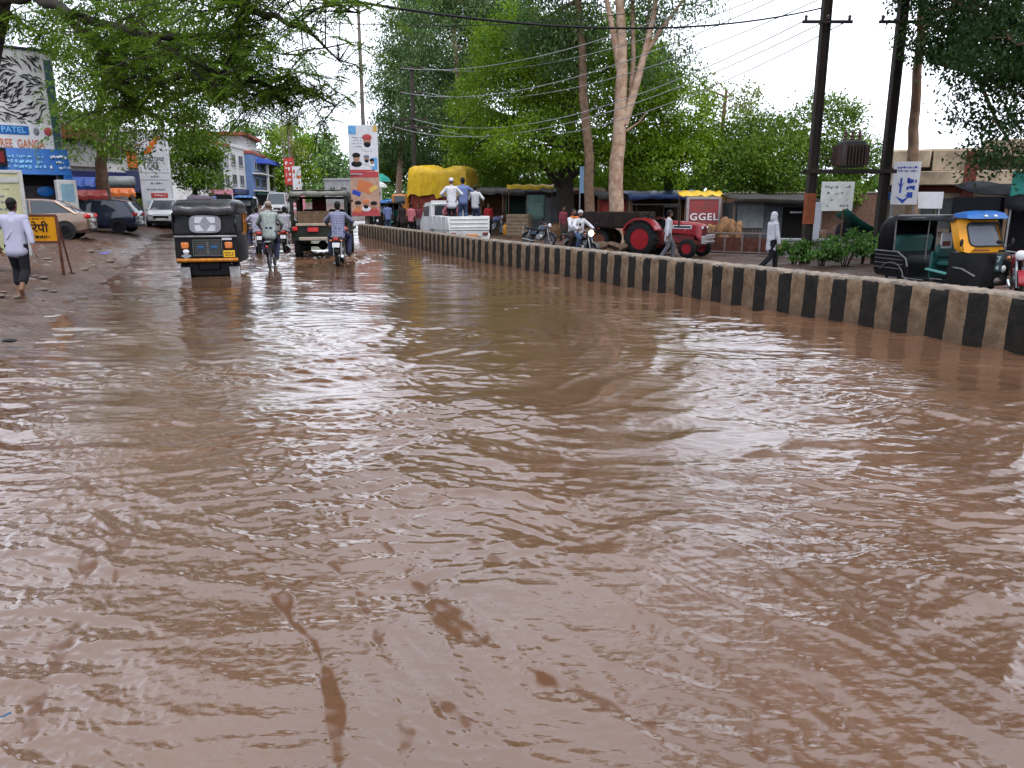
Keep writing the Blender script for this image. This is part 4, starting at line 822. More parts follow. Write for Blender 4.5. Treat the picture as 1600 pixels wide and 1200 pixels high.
def lettered(t, w_, h_, z, y):
    mb = MB(); text_into(mb, 'GGEL', h_ * .36, TR((w_ * .02, y - .006, z - h_ * .16)), .012, sx=1.15, spacing=1.1); mb.build('lettering', INKW, t)
    mb = MB()
    for x in (-w_ / 2 - .05, w_ / 2 + .05): mb.box((x, 0, z), (.12, .09, h_ + .2), .01)
    mb.box((0, 0, z + h_ / 2 + .05), (w_ - .02, .09, .12), .01); mb.build('frame', mat('pale_frame', (.28, .25, .26), .7), t)
board('lettered_board', 'red board with white letters GGEL in a pale frame behind the tractor bonnet', 1077, 1121, 313, 352, 36, mat('faded_red_board', (.24, .035, .04), .7, 0, .4, 4, dirt=(.14, .05, .045)), extra=lettered)
# stacked junk
def heap(name, label, px, Y, w_, h_, m, cat, seed, pts=9):
    r_ = random.Random(seed); p = onground(px, Y); t = thing(name, label, cat, p); mb = MB()
    for _ in range(pts):
        x = r_.uniform(-.5, .5) * w_; mb.ell((x, r_.uniform(-.3, .3), h_ * r_.uniform(.15, .6)), (w_ * r_.uniform(.15, .28), .35, h_ * r_.uniform(.25, .42)), 8, 6, rot=Matrix.Rotation(r_.uniform(-.5, .5), 4, 'Y'))
    mb.build('heap', m, t); return t
heap('jute_heap', 'heap of brown jute sacking between the red board and the grey kiosk', 1132, 34, 1.3, 1.5, FIB, 'heap', 3)
heap('brick_pile', 'pile of brown bricks under the white cloth banner', 1303, 29, 1.2, 1.25, BRICK, 'pile', 4, 14)
heap('scrap_heap', 'heap of dark scrap beside the brick pile under a green sheet', 1345, 28.5, 1.4, 1.3, BLKT, 'heap', 5, 12)
t = thing('green_sheet', 'torn green sheet slung over the dark scrap heap', 'sheet', onground(1345, 28.2)); mb = MB()
mb.loft([[(-.8 + .3 * i, -.3 + .5 * j, 1.75 - .14 * i - .18 * math.sin(math.pi * i / 6) - .12 * j) for i in range(7)] for j in range(3)], False); o = mb.build('sheet', GTARP, t, recalc=False); o.modifiers.new('thick', 'SOLIDIFY').thickness = .02
mb = MB(); mb.tube([(-.8, 0, 0), (-.8, 0, 1.72)], .03); mb.tube([(1.0, 0, 0), (1.0, 0, .9)], .03); mb.build('prop', WOOD, t)
board('white_panel', 'tall whitish panel leaning just right of the first dark pole', 1265, 1281, 318, 372, 27, SIGNW, 'panel', posts=False)
p0, p1 = onground(1104, 30), onground(1216, 28.5); t = thing('rusty_barrier', 'low rusty red steel barrier behind the walking man in white', 'barrier', p0, math.atan2(p1.y - p0.y, p1.x - p0.x)); L_ = (p1 - p0).length
mb = MB(); mb.box((L_ / 2, 0, .36), (L_, .03, .6), .005); mb.build('sheet', RUST, t); mb = MB()
for x in np.linspace(.04, L_ - .04, 5): mb.box((x, -.03, .4), (.07, .05, .9), .005)
for z in (.12, .82): mb.box((L_ / 2, -.035, z), (L_, .06, .05), .005)
mb.build('frame', mat('rail_grey', (.20, .15, .14), .6), t)
p0, p1 = onground(1216, 28), onground(1372, 27); t = thing('low_wall', 'low grey concrete wall half hidden by shrubs below the white banner', 'wall', p0, math.atan2(p1.y - p0.y, p1.x - p0.x)); L_ = (p1 - p0).length
mb = MB(); mb.box((L_ / 2, 0, .25), (L_, .25, .7), .02); mb.build('wall_body', CONC, t); mb = MB(); mb.box((L_ / 2, 0, .65), (L_ + .06, .32, .09), .02); mb.build('coping', mat('coping', (.34, .34, .34), .8), t)
# long compound wall + hedge plants behind the stalls
p0, p1 = onground(700, 54), onground(1400, 47); t = thing('compound_wall', 'long brown brick compound wall running behind the stalls', 'wall', p0, math.atan2(p1.y - p0.y, p1.x - p0.x)); L_ = (p1 - p0).length
mb = MB(); mb.box((L_ / 2, 0, .9), (L_, .25, 2.2), .02); mb.build('wall_body', BRICK, t); mb = MB(); mb.box((L_ / 2, 0, 2.05), (L_ + .1, .34, .1), .02); mb.build('coping', CONC, t)
def shrub(label, px, Y, w_, h_, lf, size, seed, group=None, n=1.0, name='shrub'):
    p = onground(px, Y); t = thing(name, label, 'shrub', p, 0, group); r_ = random.Random(seed)
    bl = [((r_.uniform(-.45, .45) * w_, r_.uniform(-.3, .3) * w_, h_ * r_.uniform(.35, .68)), (w_ * r_.uniform(.22, .36), w_ * .25, h_ * r_.uniform(.25, .4))) for _ in range(6)]
    V, CC = crown_leaves(bl, size, .6 * n, max(.12, size * 1.6), .1, .6, .4, seed); np_mesh('foliage', V, np.arange(len(V)).reshape(-1, 4), lf, False, t)
    mb = MB()
    for _ in range(7): x, y = r_.uniform(-.2, .2) * w_, r_.uniform(-.2, .2) * w_; mb.tube([(x * .3, y * .3, -.1), (x, y, h_ * .4), (x * 2, y * 2, h_ * .8)], [.02, .014, .005], 5)
    mb.build('stem', BARK_D, t, recalc=False)
SH = leaf_mat('leaf_shrub', (.03, .085, .012), (.12, .23, .045), .3)
for px, Y, w_, h_, sd, lab in [(1240, 25, .9, .75, 1, 'small light shrub between the walking man and the first dark pole'), (1283, 24, 1.2, .8, 2, 'low leafy shrub just right of the first dark pole'), (1318, 24.5, 1.3, 1.0, 3, 'bushy shrub midway between the two dark poles'), (1345, 25, 1.0, 1.15, 4, 'tallest shrub, against the foot of the second dark pole'), (1378, 22, .5, 1.3, 5, 'slim shrub between the second dark pole and the auto-rickshaw')]:
    shrub(lab, px, Y, w_, h_, SH, .09, sd, 'shrubs behind the median wall', 1.0)
shrub('yellowish weed clump behind the man in dark clothes on the left', 226, 49, 2.0, 1.5, LF_YEL, .16, 8)
for i, (px, Y, w_, h_) in enumerate([(735, 56, 5, 4.0), (800, 56, 5, 3.6), (865, 55, 5, 3.6), (935, 55, 5.5, 4), (1000, 54, 5.5, 3.6), (1070, 53, 5.5, 4.0), (1140, 51, 5, 3.8), (1215, 50, 5, 3.6), (1290, 49, 5, 4.2), (1360, 49, 4.5, 3.8)]):
    shrub('dark bush in the row behind the long brick compound wall', px, Y, w_, h_, LF_MID, .26, 50 + i, 'bushes behind the compound wall', .9, 'bush')
# ---- far wood closing the horizon: one mass
r_ = np.random.default_rng(9); VV = []
bl = [((rr_ * math.sin(a), rr_ * math.cos(a), 1.5 + 4 * q), (9, 9, 4 + 3 * q)) for a, rr_, q in zip(np.linspace(-1.15, 1.15, 60), r_.uniform(175, 220, 60), r_.uniform(.2, 1, 60))]
V, _ = crown_leaves(bl, 1.3, .8, 2.6, .1, .6, .5, 71); o = np_mesh('far_wood', V, np.arange(len(V)).reshape(-1, 4), LF_FAR, False); tag(o, 'hazy line of distant trees closing the horizon', 'trees', kind='stuff')
# ---- poles and wires
def pole_thing(name, label, p, parts, cat='pole', group=None, rz=0): return thing(name, label, cat, p, rz, group)
POLEM = mat('pole_dark', (.042, .032, .027), .7, .2, .4, 3, .3); POLEG = mat('pole_grey', (.16, .13, .12), .6, .3, .4, 3)
pA = onground(1257, 25); pB = onground(1368, 25)
for p, lab, hh in ((pA, 'left one of the two thick dark poles carrying the transformer, with a rust-orange painted band', 9.6), (pB, 'right one of the two thick dark poles carrying the transformer, beside the white arrow sign', 9.6)):
    t = thing('power_pole', lab, 'pole', p, 0, 'transformer poles'); mb = MB(); mb.box((0, 0, hh / 2 - .3), (.25, .05, hh + .6), .004)
    for x in (-.115, .115): mb.box((x, 0, hh / 2 - .3), (.035, .24, hh + .6), .004)
    mb.build('column', POLEM, t)
    for z in (7.2, 8.2, 8.9): mb = MB(); mb.box((0, -.16, z), (1.5, .07, .09), .005); mb.build('crossarm', POLEM, t)
    mb = MB()
    for z in (7.2, 8.2, 8.9):
        for x in (-.65, 0, .65): mb.lathe([(.03, 0), (.06, .03), (.035, .06), (.06, .09), (.03, .14)], 8, TR((x, -.16, z + .05)))
    mb.build('insulator', mat('insulator', (.12, .06, .05), .3), t)
    if p is pA: mb = MB(); mb.box((0, 0, 1.75), (.285, .27, .95), .004); mb.build('painted_band', mat('rust_orange', (.26, .065, .02), .6, 0, .4), t)
t = thing('transformer', 'dark distribution transformer on the beam between the two thick poles', 'transformer', (pA + pB) / 2, math.atan2(pB.y - pA.y, pB.x - pA.x)); hw = (pB - pA).length / 2; z = at(1312, 268, 25).z - t.location.z
mb = MB()
for y in (-.2, .2): mb.box((0, y, z), (2 * hw + .5, .07, .12), .005)
mb.build('beam', POLEM, t); mb = MB(); mb.box((0, 0, z + .52), (.7, .55, .8), .04); mb.mt(1)
for i in range(7): mb.box((-.3 + .1 * i, -.34, z + .48), (.02, .14, .6)); mb.box((-.3 + .1 * i, .34, z + .48), (.02, .14, .6))
for i in range(4): mb.box((-.42, -.2 + .13 * i, z + .48), (.14, .02, .6)); mb.box((.42, -.2 + .13 * i, z + .48), (.14, .02, .6))
mb.build('tank', [mat('transformer_grey', (.07, .065, .065), .6), mat('transformer_brown', (.10, .06, .05), .6)], t); mb = MB()
for x in (-.22, 0, .22): mb.lathe([(.05, 0), (.07, .05), (.04, .1), (.07, .15), (.04, .2), (.06, .25), (.02, .34)], 8, TR((x, 0, z + .92)))
mb.build('bushing', mat('insulator', (.12, .06, .05)), t)
# dark power pole behind the truck
pC = onground(650, 52); hC = at(650, 104, 52).z - pC.z; t = thing('power_pole', 'slim dark power pole with four crossarms rising behind the yellow-covered truck', 'pole', pC); mb = MB(); mb.tube([(0, 0, -.4), (0, 0, hC)], [.17, .11], 8); mb.build('column', POLEM, t)
for z, w_ in ((hC - .15, 1.6), (hC - 1.6, 1.6), (hC - 3.2, 1.8), (hC - 3.7, 2.6)): mb = MB(); mb.box((0, -.12, z), (w_, .1, .12), .005); mb.tube([(-w_ / 2, -.12, z + .02), (-w_ * .35, -.12, z + .35)], .03, 6); mb.tube([(w_ / 2, -.12, z + .02), (w_ * .4, -.12, z + .3)], .03, 6); mb.build('crossarm', POLEM, t)
# light mast with hoardings
pM = onground(575, 41); t = thing('light_mast', 'tall slim light mast standing on the median, carrying two poster hoardings', 'pole', pM); mb = MB(); mb.tube([(0, 0, -.3), (0, 0, 6), (0, 0, 15.5)], [.12, .10, .06], 10); mb.build('mast', POLEG, t); mb = MB(); mb.tube([(0, 0, 15.4), (-.6, -.2, 15.8), (-1.5, -.4, 15.9)], .04, 6); mb.box((-1.75, -.45, 15.88), (.6, .22, .12), .03); mb.build('lamp_arm', STEEL, t)
def hoarding(label, py0, py1, px0, px1, Y, rz, base_m, deco):
    c = at((px0 + px1) / 2, (py0 + py1) / 2, Y); k = Y * 1.03 / F; w_ = (px1 - px0) * k; h_ = (py1 - py0) * k; t = thing('poster_hoarding', label, 'hoarding', (c.x, c.y, c.z - h_ / 2), rz, 'hoardings on the light mast'); mb = MB(); mb.box((0, 0, h_ / 2), (w_, .16, h_), .01); mb.build('panel', base_m, t)
    mb = MB(); mb.box((0, .14, h_ * .3), (.5, .10, .06)); mb.box((0, .14, h_ * .8), (.5, .10, .06)); mb.build('bracket', STEEL, t); deco(t, w_, h_, -.085); return t
SKINP = mat('printed_skin', (.32, .17, .11), .6, 0, .2); 
def portrait(t, x, z, s, y, hatm, robe, beard=True):
    mb = MB(); mb.mt(2).ell((x, y, z - s * .62), (s * .62, .012, s * .35), 14, 8); mb.mt(0).ell((x, y - .004, z), (s * .36, .014, s * .46), 14, 8); mb.mt(1).ell((x, y - .008, z + s * .34), (s * .46, .016, s * .3), 14, 8)
    if beard: mb.mt(3).ell((x, y - .010, z - s * .32), (s * .33, .014, s * .27), 14, 8)
    mb.build('portrait', [SKINP, hatm, robe, INK], t)
def deco1(t, w_, h_, y):
    mb = MB(); mb.box((-w_ * .36, y, h_ * .9), (w_ * .26, .01, h_ * .17)); mb.build('blue_patch', mat('print_blue', (.10, .32, .62), .6), t); mb = MB(); mb.box((w_ * .36, y, h_ * .22), (w_ * .2, .01, h_ * .25)); mb.build('blue_patch', mat('print_blue', (.10, .32, .62), .6), t)
    mb = MB(); mb.box((w_ * .42, y, h_ * .93), (w_ * .14, .01, h_ * .12)); mb.build('gold_patch', mat('print_gold', (.55, .38, .10), .6), t)
    portrait(t, w_ * .14, h_ * .68, w_ * .36, y, INKR, SIGNW); portrait(t, -w_ * .25, h_ * .33, w_ * .30, y, INK, INK, False); portrait(t, w_ * .10, h_ * .32, w_ * .22, y, INKG, SIGNW); portrait(t, w_ * .28, h_ * .26, w_ * .18, y, INK, SIGNW, False)
    mb = MB(); scribble(mb, TR((-w_ * .2, y, h_ * .66)), w_ * .36, h_ * .24, 4, rnd, .8, .008, .35); mb.build('lettering', INKG, t); mb = MB(); mb.box((-w_ * .06, y, h_ * .06), (w_ * .86, .01, h_ * .08)); mb.build('pink_strip', INKR, t)
def deco2(t, w_, h_, y):
    mb = MB(); mb.mt(0).box((0, y, h_ * .93), (w_ * .98, .01, h_ * .12)); mb.mt(1).box((0, y, h_ * .66), (w_ * .5, .012, h_ * .24), ry=.3); mb.mt(3).box((w_ * .3, y - .004, h_ * .62), (w_ * .3, .012, h_ * .1), ry=-.5); mb.mt(2).box((0, y, h_ * .06), (w_ * .98, .01, h_ * .10)); mb.build('poster_print', [INKR, INKO, INKR, mat('print_gold', (.55, .38, .1))], t)
    mb = MB(); mb.box((-w_ * .3, y, h_ * .52), (w_ * .3, .01, h_ * .1), ry=.4); mb.build('blue_patch', INKB, t)
    portrait(t, -w_ * .26, h_ * .24, w_ * .26, y, INK, INKO, False); portrait(t, w_ * .02, h_ * .27, w_ * .26, y, INKO, SIGNW); portrait(t, w_ * .3, h_ * .23, w_ * .26, y, INK, INKR, False)
hoarding('white poster hoarding with a red-turbaned portrait, upper one on the light mast', 200, 269, 547, 589, 40.7, R(4), SIGNW, deco1)
hoarding('orange and pink poster hoarding full of faces, lower one on the light mast', 271, 335, 550, 592, 40.7, R(-3), mat('print_salmon', (.40, .25, .19), .6, 0, .35, 3), deco2)
# second mast further away with red hoardings
pN = onground(458, 72); t = thing('light_mast', 'distant slim mast carrying the red and pale pole hoardings', 'pole', pN); mb = MB(); mb.tube([(0, 0, -.3), (0, 0, 11.5)], [.11, .05], 8); mb.build('mast', POLEG, t); mb = MB(); mb.tube([(0, 0, 11.4), (-.8, 0, 11.7), (-1.6, 0, 11.7)], .035, 6); mb.build('lamp_arm', STEEL, t)
def decor(t, w_, h_, y):
    mb = MB(); scribble(mb, TR((0, y, h_ / 2)), w_ * .8, h_ * .85, 4, rnd, .9, .01, .6); mb.build('lettering', INKO if 'pale' in t['label'] else INKW, t)
for q, (x0, x1, y0, y1, m, lab) in enumerate([(445, 459, 249, 287, REDP, 'red lettered hoarding on the distant mast'), (458, 470, 262, 300, SIGNW, 'pale narrow hoarding beside the red one on the distant mast'), (456, 476, 301, 330, PINK, 'pink hoarding low on the distant mast')]):
    o = hoarding(lab, y0, y1, x0, x1, 71.6, R(5), m, decor); o['group'] = 'hoardings on the distant mast'
t = thing('street_light', 'very thin street light pole left of the distant hoarding mast', 'lamp post', onground(449, 88)); mb = MB(); mb.tube([(0, 0, -.3), (0, 0, 13.4)], [.1, .05], 8); mb.build('mast', POLEG, t); mb = MB(); mb.tube([(0, 0, 13.4), (.7, 0, 13.7), (1.3, 0, 13.6)], .04, 6); mb.build('lamp_arm', STEEL, t)
WIRE = mat('wire_black', (.012, .012, .013), .5); WIREG = mat('wire_grey', (.34, .34, .34), .5, .3)
def wire(label, a, b_, sag, r=.012, m=None, group='overhead wires', sub=None):
    a, b_ = Vector(a), Vector(b_); o_ = a.copy(); mb = MB(); n = 26
    mb.tube([a.lerp(b_, i / n) - Vector((0, 0, sag * 4 * (i / n) * (1 - i / n))) - o_ for i in range(n + 1)], r, 6)
    o = mb.build('overhead_wire', m or WIRE, None, recalc=False); o.location = o_; return tag(o, label, 'wire', group)
topA = pA + Vector((0, -.16, 0))
wire('thick black cable sagging across the whole street to the left dark pole', at(240, -62, 13), (pA.x - .2, pA.y - .1, at(1285, 14, 25).z), .75, .026)
wire('thin black wire crossing just above the thick cable', at(440, 30, 22), at(1150, -8, 26), .45, .012)
for i, (z, x) in enumerate([(hC - .1, -.7), (hC - .1, .7), (hC - 1.55, -.7), (hC - 1.55, .7), (hC - 3.15, 0), (hC - 3.65, -1.2), (hC - 3.65, 1.2)]):
    zz = [8.95, 8.95, 8.25, 8.25, 7.25, 7.25, 7.25][i]; xx = [-.65, .65, -.65, .65, -.65, 0, .65][i]
    wire('one of the parallel wires from the slim pole to the transformer poles', pC + Vector((x, -.12, z)), pA + Vector((xx, -.16, zz)), 1.1 + .12 * i, .017, WIREG)
for i, (z, x) in enumerate([(9.0, -.65), (9.0, .65), (8.3, 0)]):
    wire('one of the wires running from the transformer poles off to the right', pB + Vector((x, -.16, z)), pB + Vector((22, -8 + 2 * i, 2.5 + z)), .6, .011)
    wire('one of the short wires linking the two transformer poles', pA + Vector((x, -.16, z)), pB + Vector((x, -.16, z)), .1, .011)
for i in range(2): wire('one of two wires from the light mast to the distant mast', pM + Vector((0, 0, 9.2 - .9 * i)), pN + Vector((0, 0, 9.5 - 1.2 * i)), .5, .013)
wire('wire slanting from the feathery canopy to the light mast', at(470, 118, 24), pM + Vector((0, 0, 6.2)), .25, .012)
# ---- boards by the left edge
t = board('notice_board', 'pale yellow lettered board at the left edge behind the walking man', -34, 29, 276, 392, 16.5, PALE, 'sign', R(18), extra=lambda t, w_, h_, z, y: (lambda mb: (scribble(mb, TR((0, y, z + h_ * .1)), w_ * .8, h_ * .5, 6, rnd, .7, .008, .3), mb.build('lettering', INKG, t)))(MB()))
mb = MB(); w_ = 63 * 16.5 * 1.03 / F / .95; hh = 116 * 16.5 * 1.03 / F; z = at(-2, 334, 16.5).z - t.location.z
for x in (-w_ / 2 - .03, w_ / 2 + .03): mb.box((x, 0, z), (.07, .07, hh + .12), .01)
mb.box((0, 0, z + hh / 2 + .03), (w_, .07, .07), .01); mb.box((0, -.028, z + hh * .42), (w_ * .98, .02, hh * .07)); mb.build('frame', mat('pale_frame2', (.4, .4, .38), .6), t)
def yext(t, w_, h_, z, y):
    mb = MB(); text_into(mb, 'थेरेपी', h_ * .44, TR((0, y, z + h_ * .02)), .01, sx=1.05); scribble(mb, TR((w_ * .05, y, z - h_ * .3)), w_ * .6, h_ * .13, 1, rnd, 1, .01, .9); scribble(mb, TR((0, y, z + h_ * .38)), w_ * .6, h_ * .1, 1, rnd, .8, .01); mb.build('lettering', INK, t)
    mb = MB()
    for x in (-w_ / 2, w_ / 2): mb.box((x, 0, z / 2 + h_ * .25 - .05), (.05, .06, z + h_ * .5 + .1), .006)
    for q in (-1, 1): mb.box((0, 0, z + q * h_ / 2), (w_, .06, .05), .006)
    for x in (-w_ / 2, w_ / 2): mb.tube([(x, .02, z + h_ * .4), (x, .45, -.05)], .02, 6)
    mb.build('frame', RUST, t)
board('standing_sign', 'small yellow sign with black Hindi lettering standing in the mud behind the walking man', 28, 86, 338, 377, 17.5, YEL, 'sign', R(8), posts=False, extra=yext)
# ================================================================== vehicles
TYRE = mat('tyre', (.016, .016, .017), .85, 0, .4, 8, .3); REDPAINT = mat('tractor_red', (.27, .010, .016), .35, 0, .2, 3, coat=.4); LAMPR = mat('tail_red', (.45, .015, .015), .2, 0, .1); LAMPO = mat('lamp_orange', (.55, .16, .04), .2, 0, .15); LAMPW = mat('lamp_clear', (.6, .62, .65), .1, 0, .1); PLATEW = mat('plate_white', (.55, .56, .58), .4, 0, .1); PLATEY = mat('plate_yellow', (.62, .36, .02), .4, 0, .1)
BRONZE = mat('bronze_paint', (.24, .165, .12), .28, .45, .15, 2, coat=.5, dirt=(.15, .10, .075)); NAVYC = mat('dark_blue_paint', (.012, .020, .045), .25, .3, .2, 2, coat=.5); WHITEC = mat('white_car_paint', (.55, .56, .57), .3, 0, .12, 2, coat=.4); GLASSC = glass_mat('car_glass', (.025, .035, .045), .04); RUBBER = mat('black_plastic', (.014, .014, .015), .55, 0, .3, 6); CANV = mat('black_canvas', (.014, .014, .018), .32, 0, .45, 5, .5, bscale=7); AMBERBAR = mat('amber_bumper', (.42, .15, .012), .45, 0, .4, 8); OLIVE = mat('dark_olive', (.018, .022, .016), .5, 0, .35, 5); SEATG = mat('green_seat', (.012, .085, .075), .5, 0, .3, 4, .2)
def wheel(parent, c, r, w_, rimm=None, name='wheel', lugs=0, rimr=.62, spokes=0):
    mb = MB(); prof = [(r * rimr, -w_ / 2), (r * .9, -w_ / 2), (r * .975, -w_ * .36), (r, -w_ * .2), (r, w_ * .2), (r * .975, w_ * .36), (r * .9, w_ / 2), (r * rimr, w_ / 2)]
    mb.lathe(prof + [prof[0]], 28, None, 'x')
    for i in range(lugs):
        a = 2 * math.pi * i / lugs
        for s_ in (-1, 1): mb.box((s_ * w_ * .22, r * .985 * math.cos(a + s_ * .05), r * .985 * math.sin(a + s_ * .05)), (w_ * .5, r * .07, r * .07), .004, rx=a + .5 * s_)
    o = mb.build(name, TYRE, parent, 50); o.location = c
    rm = MB(); R_ = r * rimr * 1.01
    if spokes:
        rm.lathe([(R_, -w_ * .32), (R_ * .9, -w_ * .3), (R_ * .9, w_ * .3), (R_, w_ * .32), (R_, -w_ * .32)], 28, None, 'x'); rm.lathe([(.035, -w_ * .5), (.05, 0), (.035, w_ * .5)], 10, None, 'x')
        for i in range(spokes): a = 2 * math.pi * i / spokes; rm.tube([(w_ * .25 * (-1) ** i, .03 * math.cos(a), .03 * math.sin(a)), (0, R_ * .95 * math.cos(a + .2), R_ * .95 * math.sin(a + .2))], .006 if spokes > 8 else .02, 5)
    else:
        rm.lathe([(R_, -w_ * .42), (R_ * .82, -w_ * .3), (R_ * .3, -w_ * .22), (R_ * .25, -w_ * .34), (.001, -w_ * .34)], 24, None, 'x'); rm.lathe([(.001, w_ * .34), (R_ * .25, w_ * .34), (R_ * .3, w_ * .22), (R_ * .82, w_ * .3), (R_, w_ * .42)], 24, None, 'x')
        for i in range(5):
            a = 2 * math.pi * i / 5
            for s_ in (-1, 1): rm.box((s_ * w_ * .37, R_ * .55 * math.cos(a), R_ * .55 * math.sin(a)), (w_ * .08, R_ * .26, R_ * .85), .008, rx=a - math.pi / 2)
    rm.build('rim', rimm or STEEL, o, 45); return o
def car(name, label, loc, rz, L, W, kind, paint, plate=PLATEW, cat='car'):
    t = thing(name, label, cat, loc, rz); hw = W / 2; hb = .95 if kind != 'van' else 1.0; hr = {'sedan': 1.47, 'hatch': 1.50, 'suv': 1.6, 'van': 1.85}[kind]
    S = {'sedan': [(-.5, .36, .80, .80), (-.485, .26, .94, .92), (-.43, .2, 1.0, .97), (-.3, .19, .99, 1), (0, .19, .95, 1), (.22, .19, .94, 1), (.33, .19, .91, .985), (.43, .21, .83, .95), (.485, .28, .72, .85), (.5, .36, .62, .74)]}.get(kind,
        [(-.5, .38, .86, .84), (-.485, .27, .98, .95), (-.42, .2, 1.0, .985), (-.3, .19, .98, 1), (0, .19, .96, 1), (.2, .19, .95, 1), (.3, .19, .95, .985), (.42, .21, .86, .95), (.485, .28, .74, .86), (.5, .36, .64, .76)])
    mb = MB(); rings = []
    for y, zb, zt, k in S:
        w_ = hw * k; h_ = [(w_ * .86, zb), (w_ * .97, zb + .10), (w_ * 1.0, zb + (zt - zb) * .45), (w_ * .985, zb + (zt - zb) * .78), (w_ * .94, zt - .035), (w_ * .80, zt)]
        rings.append([(x, y * L, z) for x, z in h_] + [(-x, y * L, z) for x, z in reversed(h_)])
    mb.loft(rings); mb.build('body', paint, t, 32)
    G_ = {'sedan': [(-.40, .985), (-.235, hr - .06), (-.12, hr), (.0, hr), (.10, hr - .04), (.275, .93)]}.get(kind, [(-.485, .97), (-.40, hr - .09), (-.25, hr - .01), (-.05, hr), (.08, hr - .04), (.27, .94)])
    if kind == 'van': G_ = [(-.49, .97), (-.46, hr - .06), (-.3, hr), (.05, hr), (.15, hr - .06), (.34, .94)]
    def half(y, z): f = (z - .93) / (hr - .93); return hw * (.93 - .20 * f)
    mb = MB(); rings = []
    for y, z in G_:
        n = 7; pts = []
        w1 = half(y, z); pts = [(hw * .93, .90), (w1, z - .03), (w1 * .9, z), (-w1 * .9, z), (-w1, z - .03), (-hw * .93, .90)]; rings.append([(x, y * L, zz) for x, zz in pts])
    mb.loft(rings); mb.build('windows', GLASSC, t, 30)
    mb = MB(); top = [g for g in G_ if g[1] > hr - .1]
    mb.loft([[(half(y, z) + .012, y * L, z - .05), (half(y, z) * .93, y * L, z + .012), (0, y * L, z + .022), (-half(y, z) * .93, y * L, z + .012), (-half(y, z) - .012, y * L, z - .05), (0, y * L, z - .02)] for y, z in top]); mb.build('roof', paint, t, 40)
    y0, z0 = G_[0]; y1, z1 = top[0]; y2, z2 = top[-1]; y3, z3 = G_[-1]
    for s_ in (-1, 1):
        mb = MB()
        for ya, za, yb, zb, wd in ((y0, z0, y1, z1, .06 if kind == 'sedan' else .075), (y3, z3, y2, z2, .04)): mb.tube([(s_ * hw * .915, ya * L, .91 if za > .9 else za), (s_ * (half(yb, zb) + .005), yb * L, zb - .03)], wd, 6)
        mb.tube([(s_ * hw * .93, -.03 * L, .93), (s_ * (half(0, hr) + .006), -.02 * L, hr - .04)], .035, 6)
        if kind != 'sedan': mb.slab((s_ * hw * .925, -.46 * L, .93), (s_ * hw * .925, -.30 * L, .93), (s_ * (half(0, hr - .08) + .004), -.27 * L, hr - .06), (s_ * (half(0, hr - .12) + .004), -.385 * L, hr - .12), .02)
        mb.build('pillar', paint, t, 40)
        for yy in (-.30, .31):
            mb = MB(); mb.lathe([(.001, 0), (.365, 0), (.365, .012), (.001, .012)], 24, TR((s_ * (hw * .995) - (.012 if s_ < 0 else 0) + s_ * .004, yy * L, .315)), 'x'); mb.build('wheel_arch', RUBBER, t)
            wheel(t, (s_ * (hw - .075), yy * L, .30), .30, .19)
        mb = MB(); mb.box((s_ * (hw + .08), .2 * L, 1.0), (.16, .1, .12), .03); mb.build('mirror', paint, t)
        for yy in (-.17, .04): mb = MB(); mb.box((s_ * (hw + .004), yy * L, .80), (.03, .16, .03), .01); mb.build('door_handle', CHROME, t)
        mb = MB()
        for yy in (-.22, -.03, .2): mb.box((s_ * (hw + .001), yy * L, .6), (.012, .012, .6))
        mb.build('door_seam', RUBBER, t)
        mb = MB(); mb.box((s_ * hw * .76, -.488 * L, .83), (.34, .14, .17), .04, rz=s_ * .35); mb.build('tail_light', LAMPR, t)
        mb = MB(); mb.box((s_ * hw * .72, .478 * L, .68), (.36, .16, .15), .05, rz=-s_ * .4); mb.build('headlight', LAMPW, t)
    mb = MB(); mb.box((0, -.505 * L, .68), (.52, .03, .12), .005); mb.box((0, .507 * L, .44), (.52, .03, .12), .005); mb.build('number_plate', plate, t)
    mb = MB(); mb.box((0, .497 * L, .56), (W * .5, .06, .16), .02); mb.box((0, .49 * L, .32), (W * .8, .1, .14), .04); mb.build('grille', RUBBER, t); mb = MB(); mb.box((0, -.49 * L, .33), (W * .8, .1, .14), .04); mb.build('rear_valance', RUBBER, t); return t
def ring_arch(w_, z0, z1, y, r, n=6, floor=True):
    """rounded-top cross section, open or closed at the bottom"""
    pts = [(w_, z0)] + [(w_ - r + r * math.cos(a), z1 - r + r * math.sin(a)) for a in np.linspace(0, math.pi / 2, n)]
    pts = pts + [(-x, z) for x, z in reversed(pts)]; return [(x, y, z) for x, z in pts]
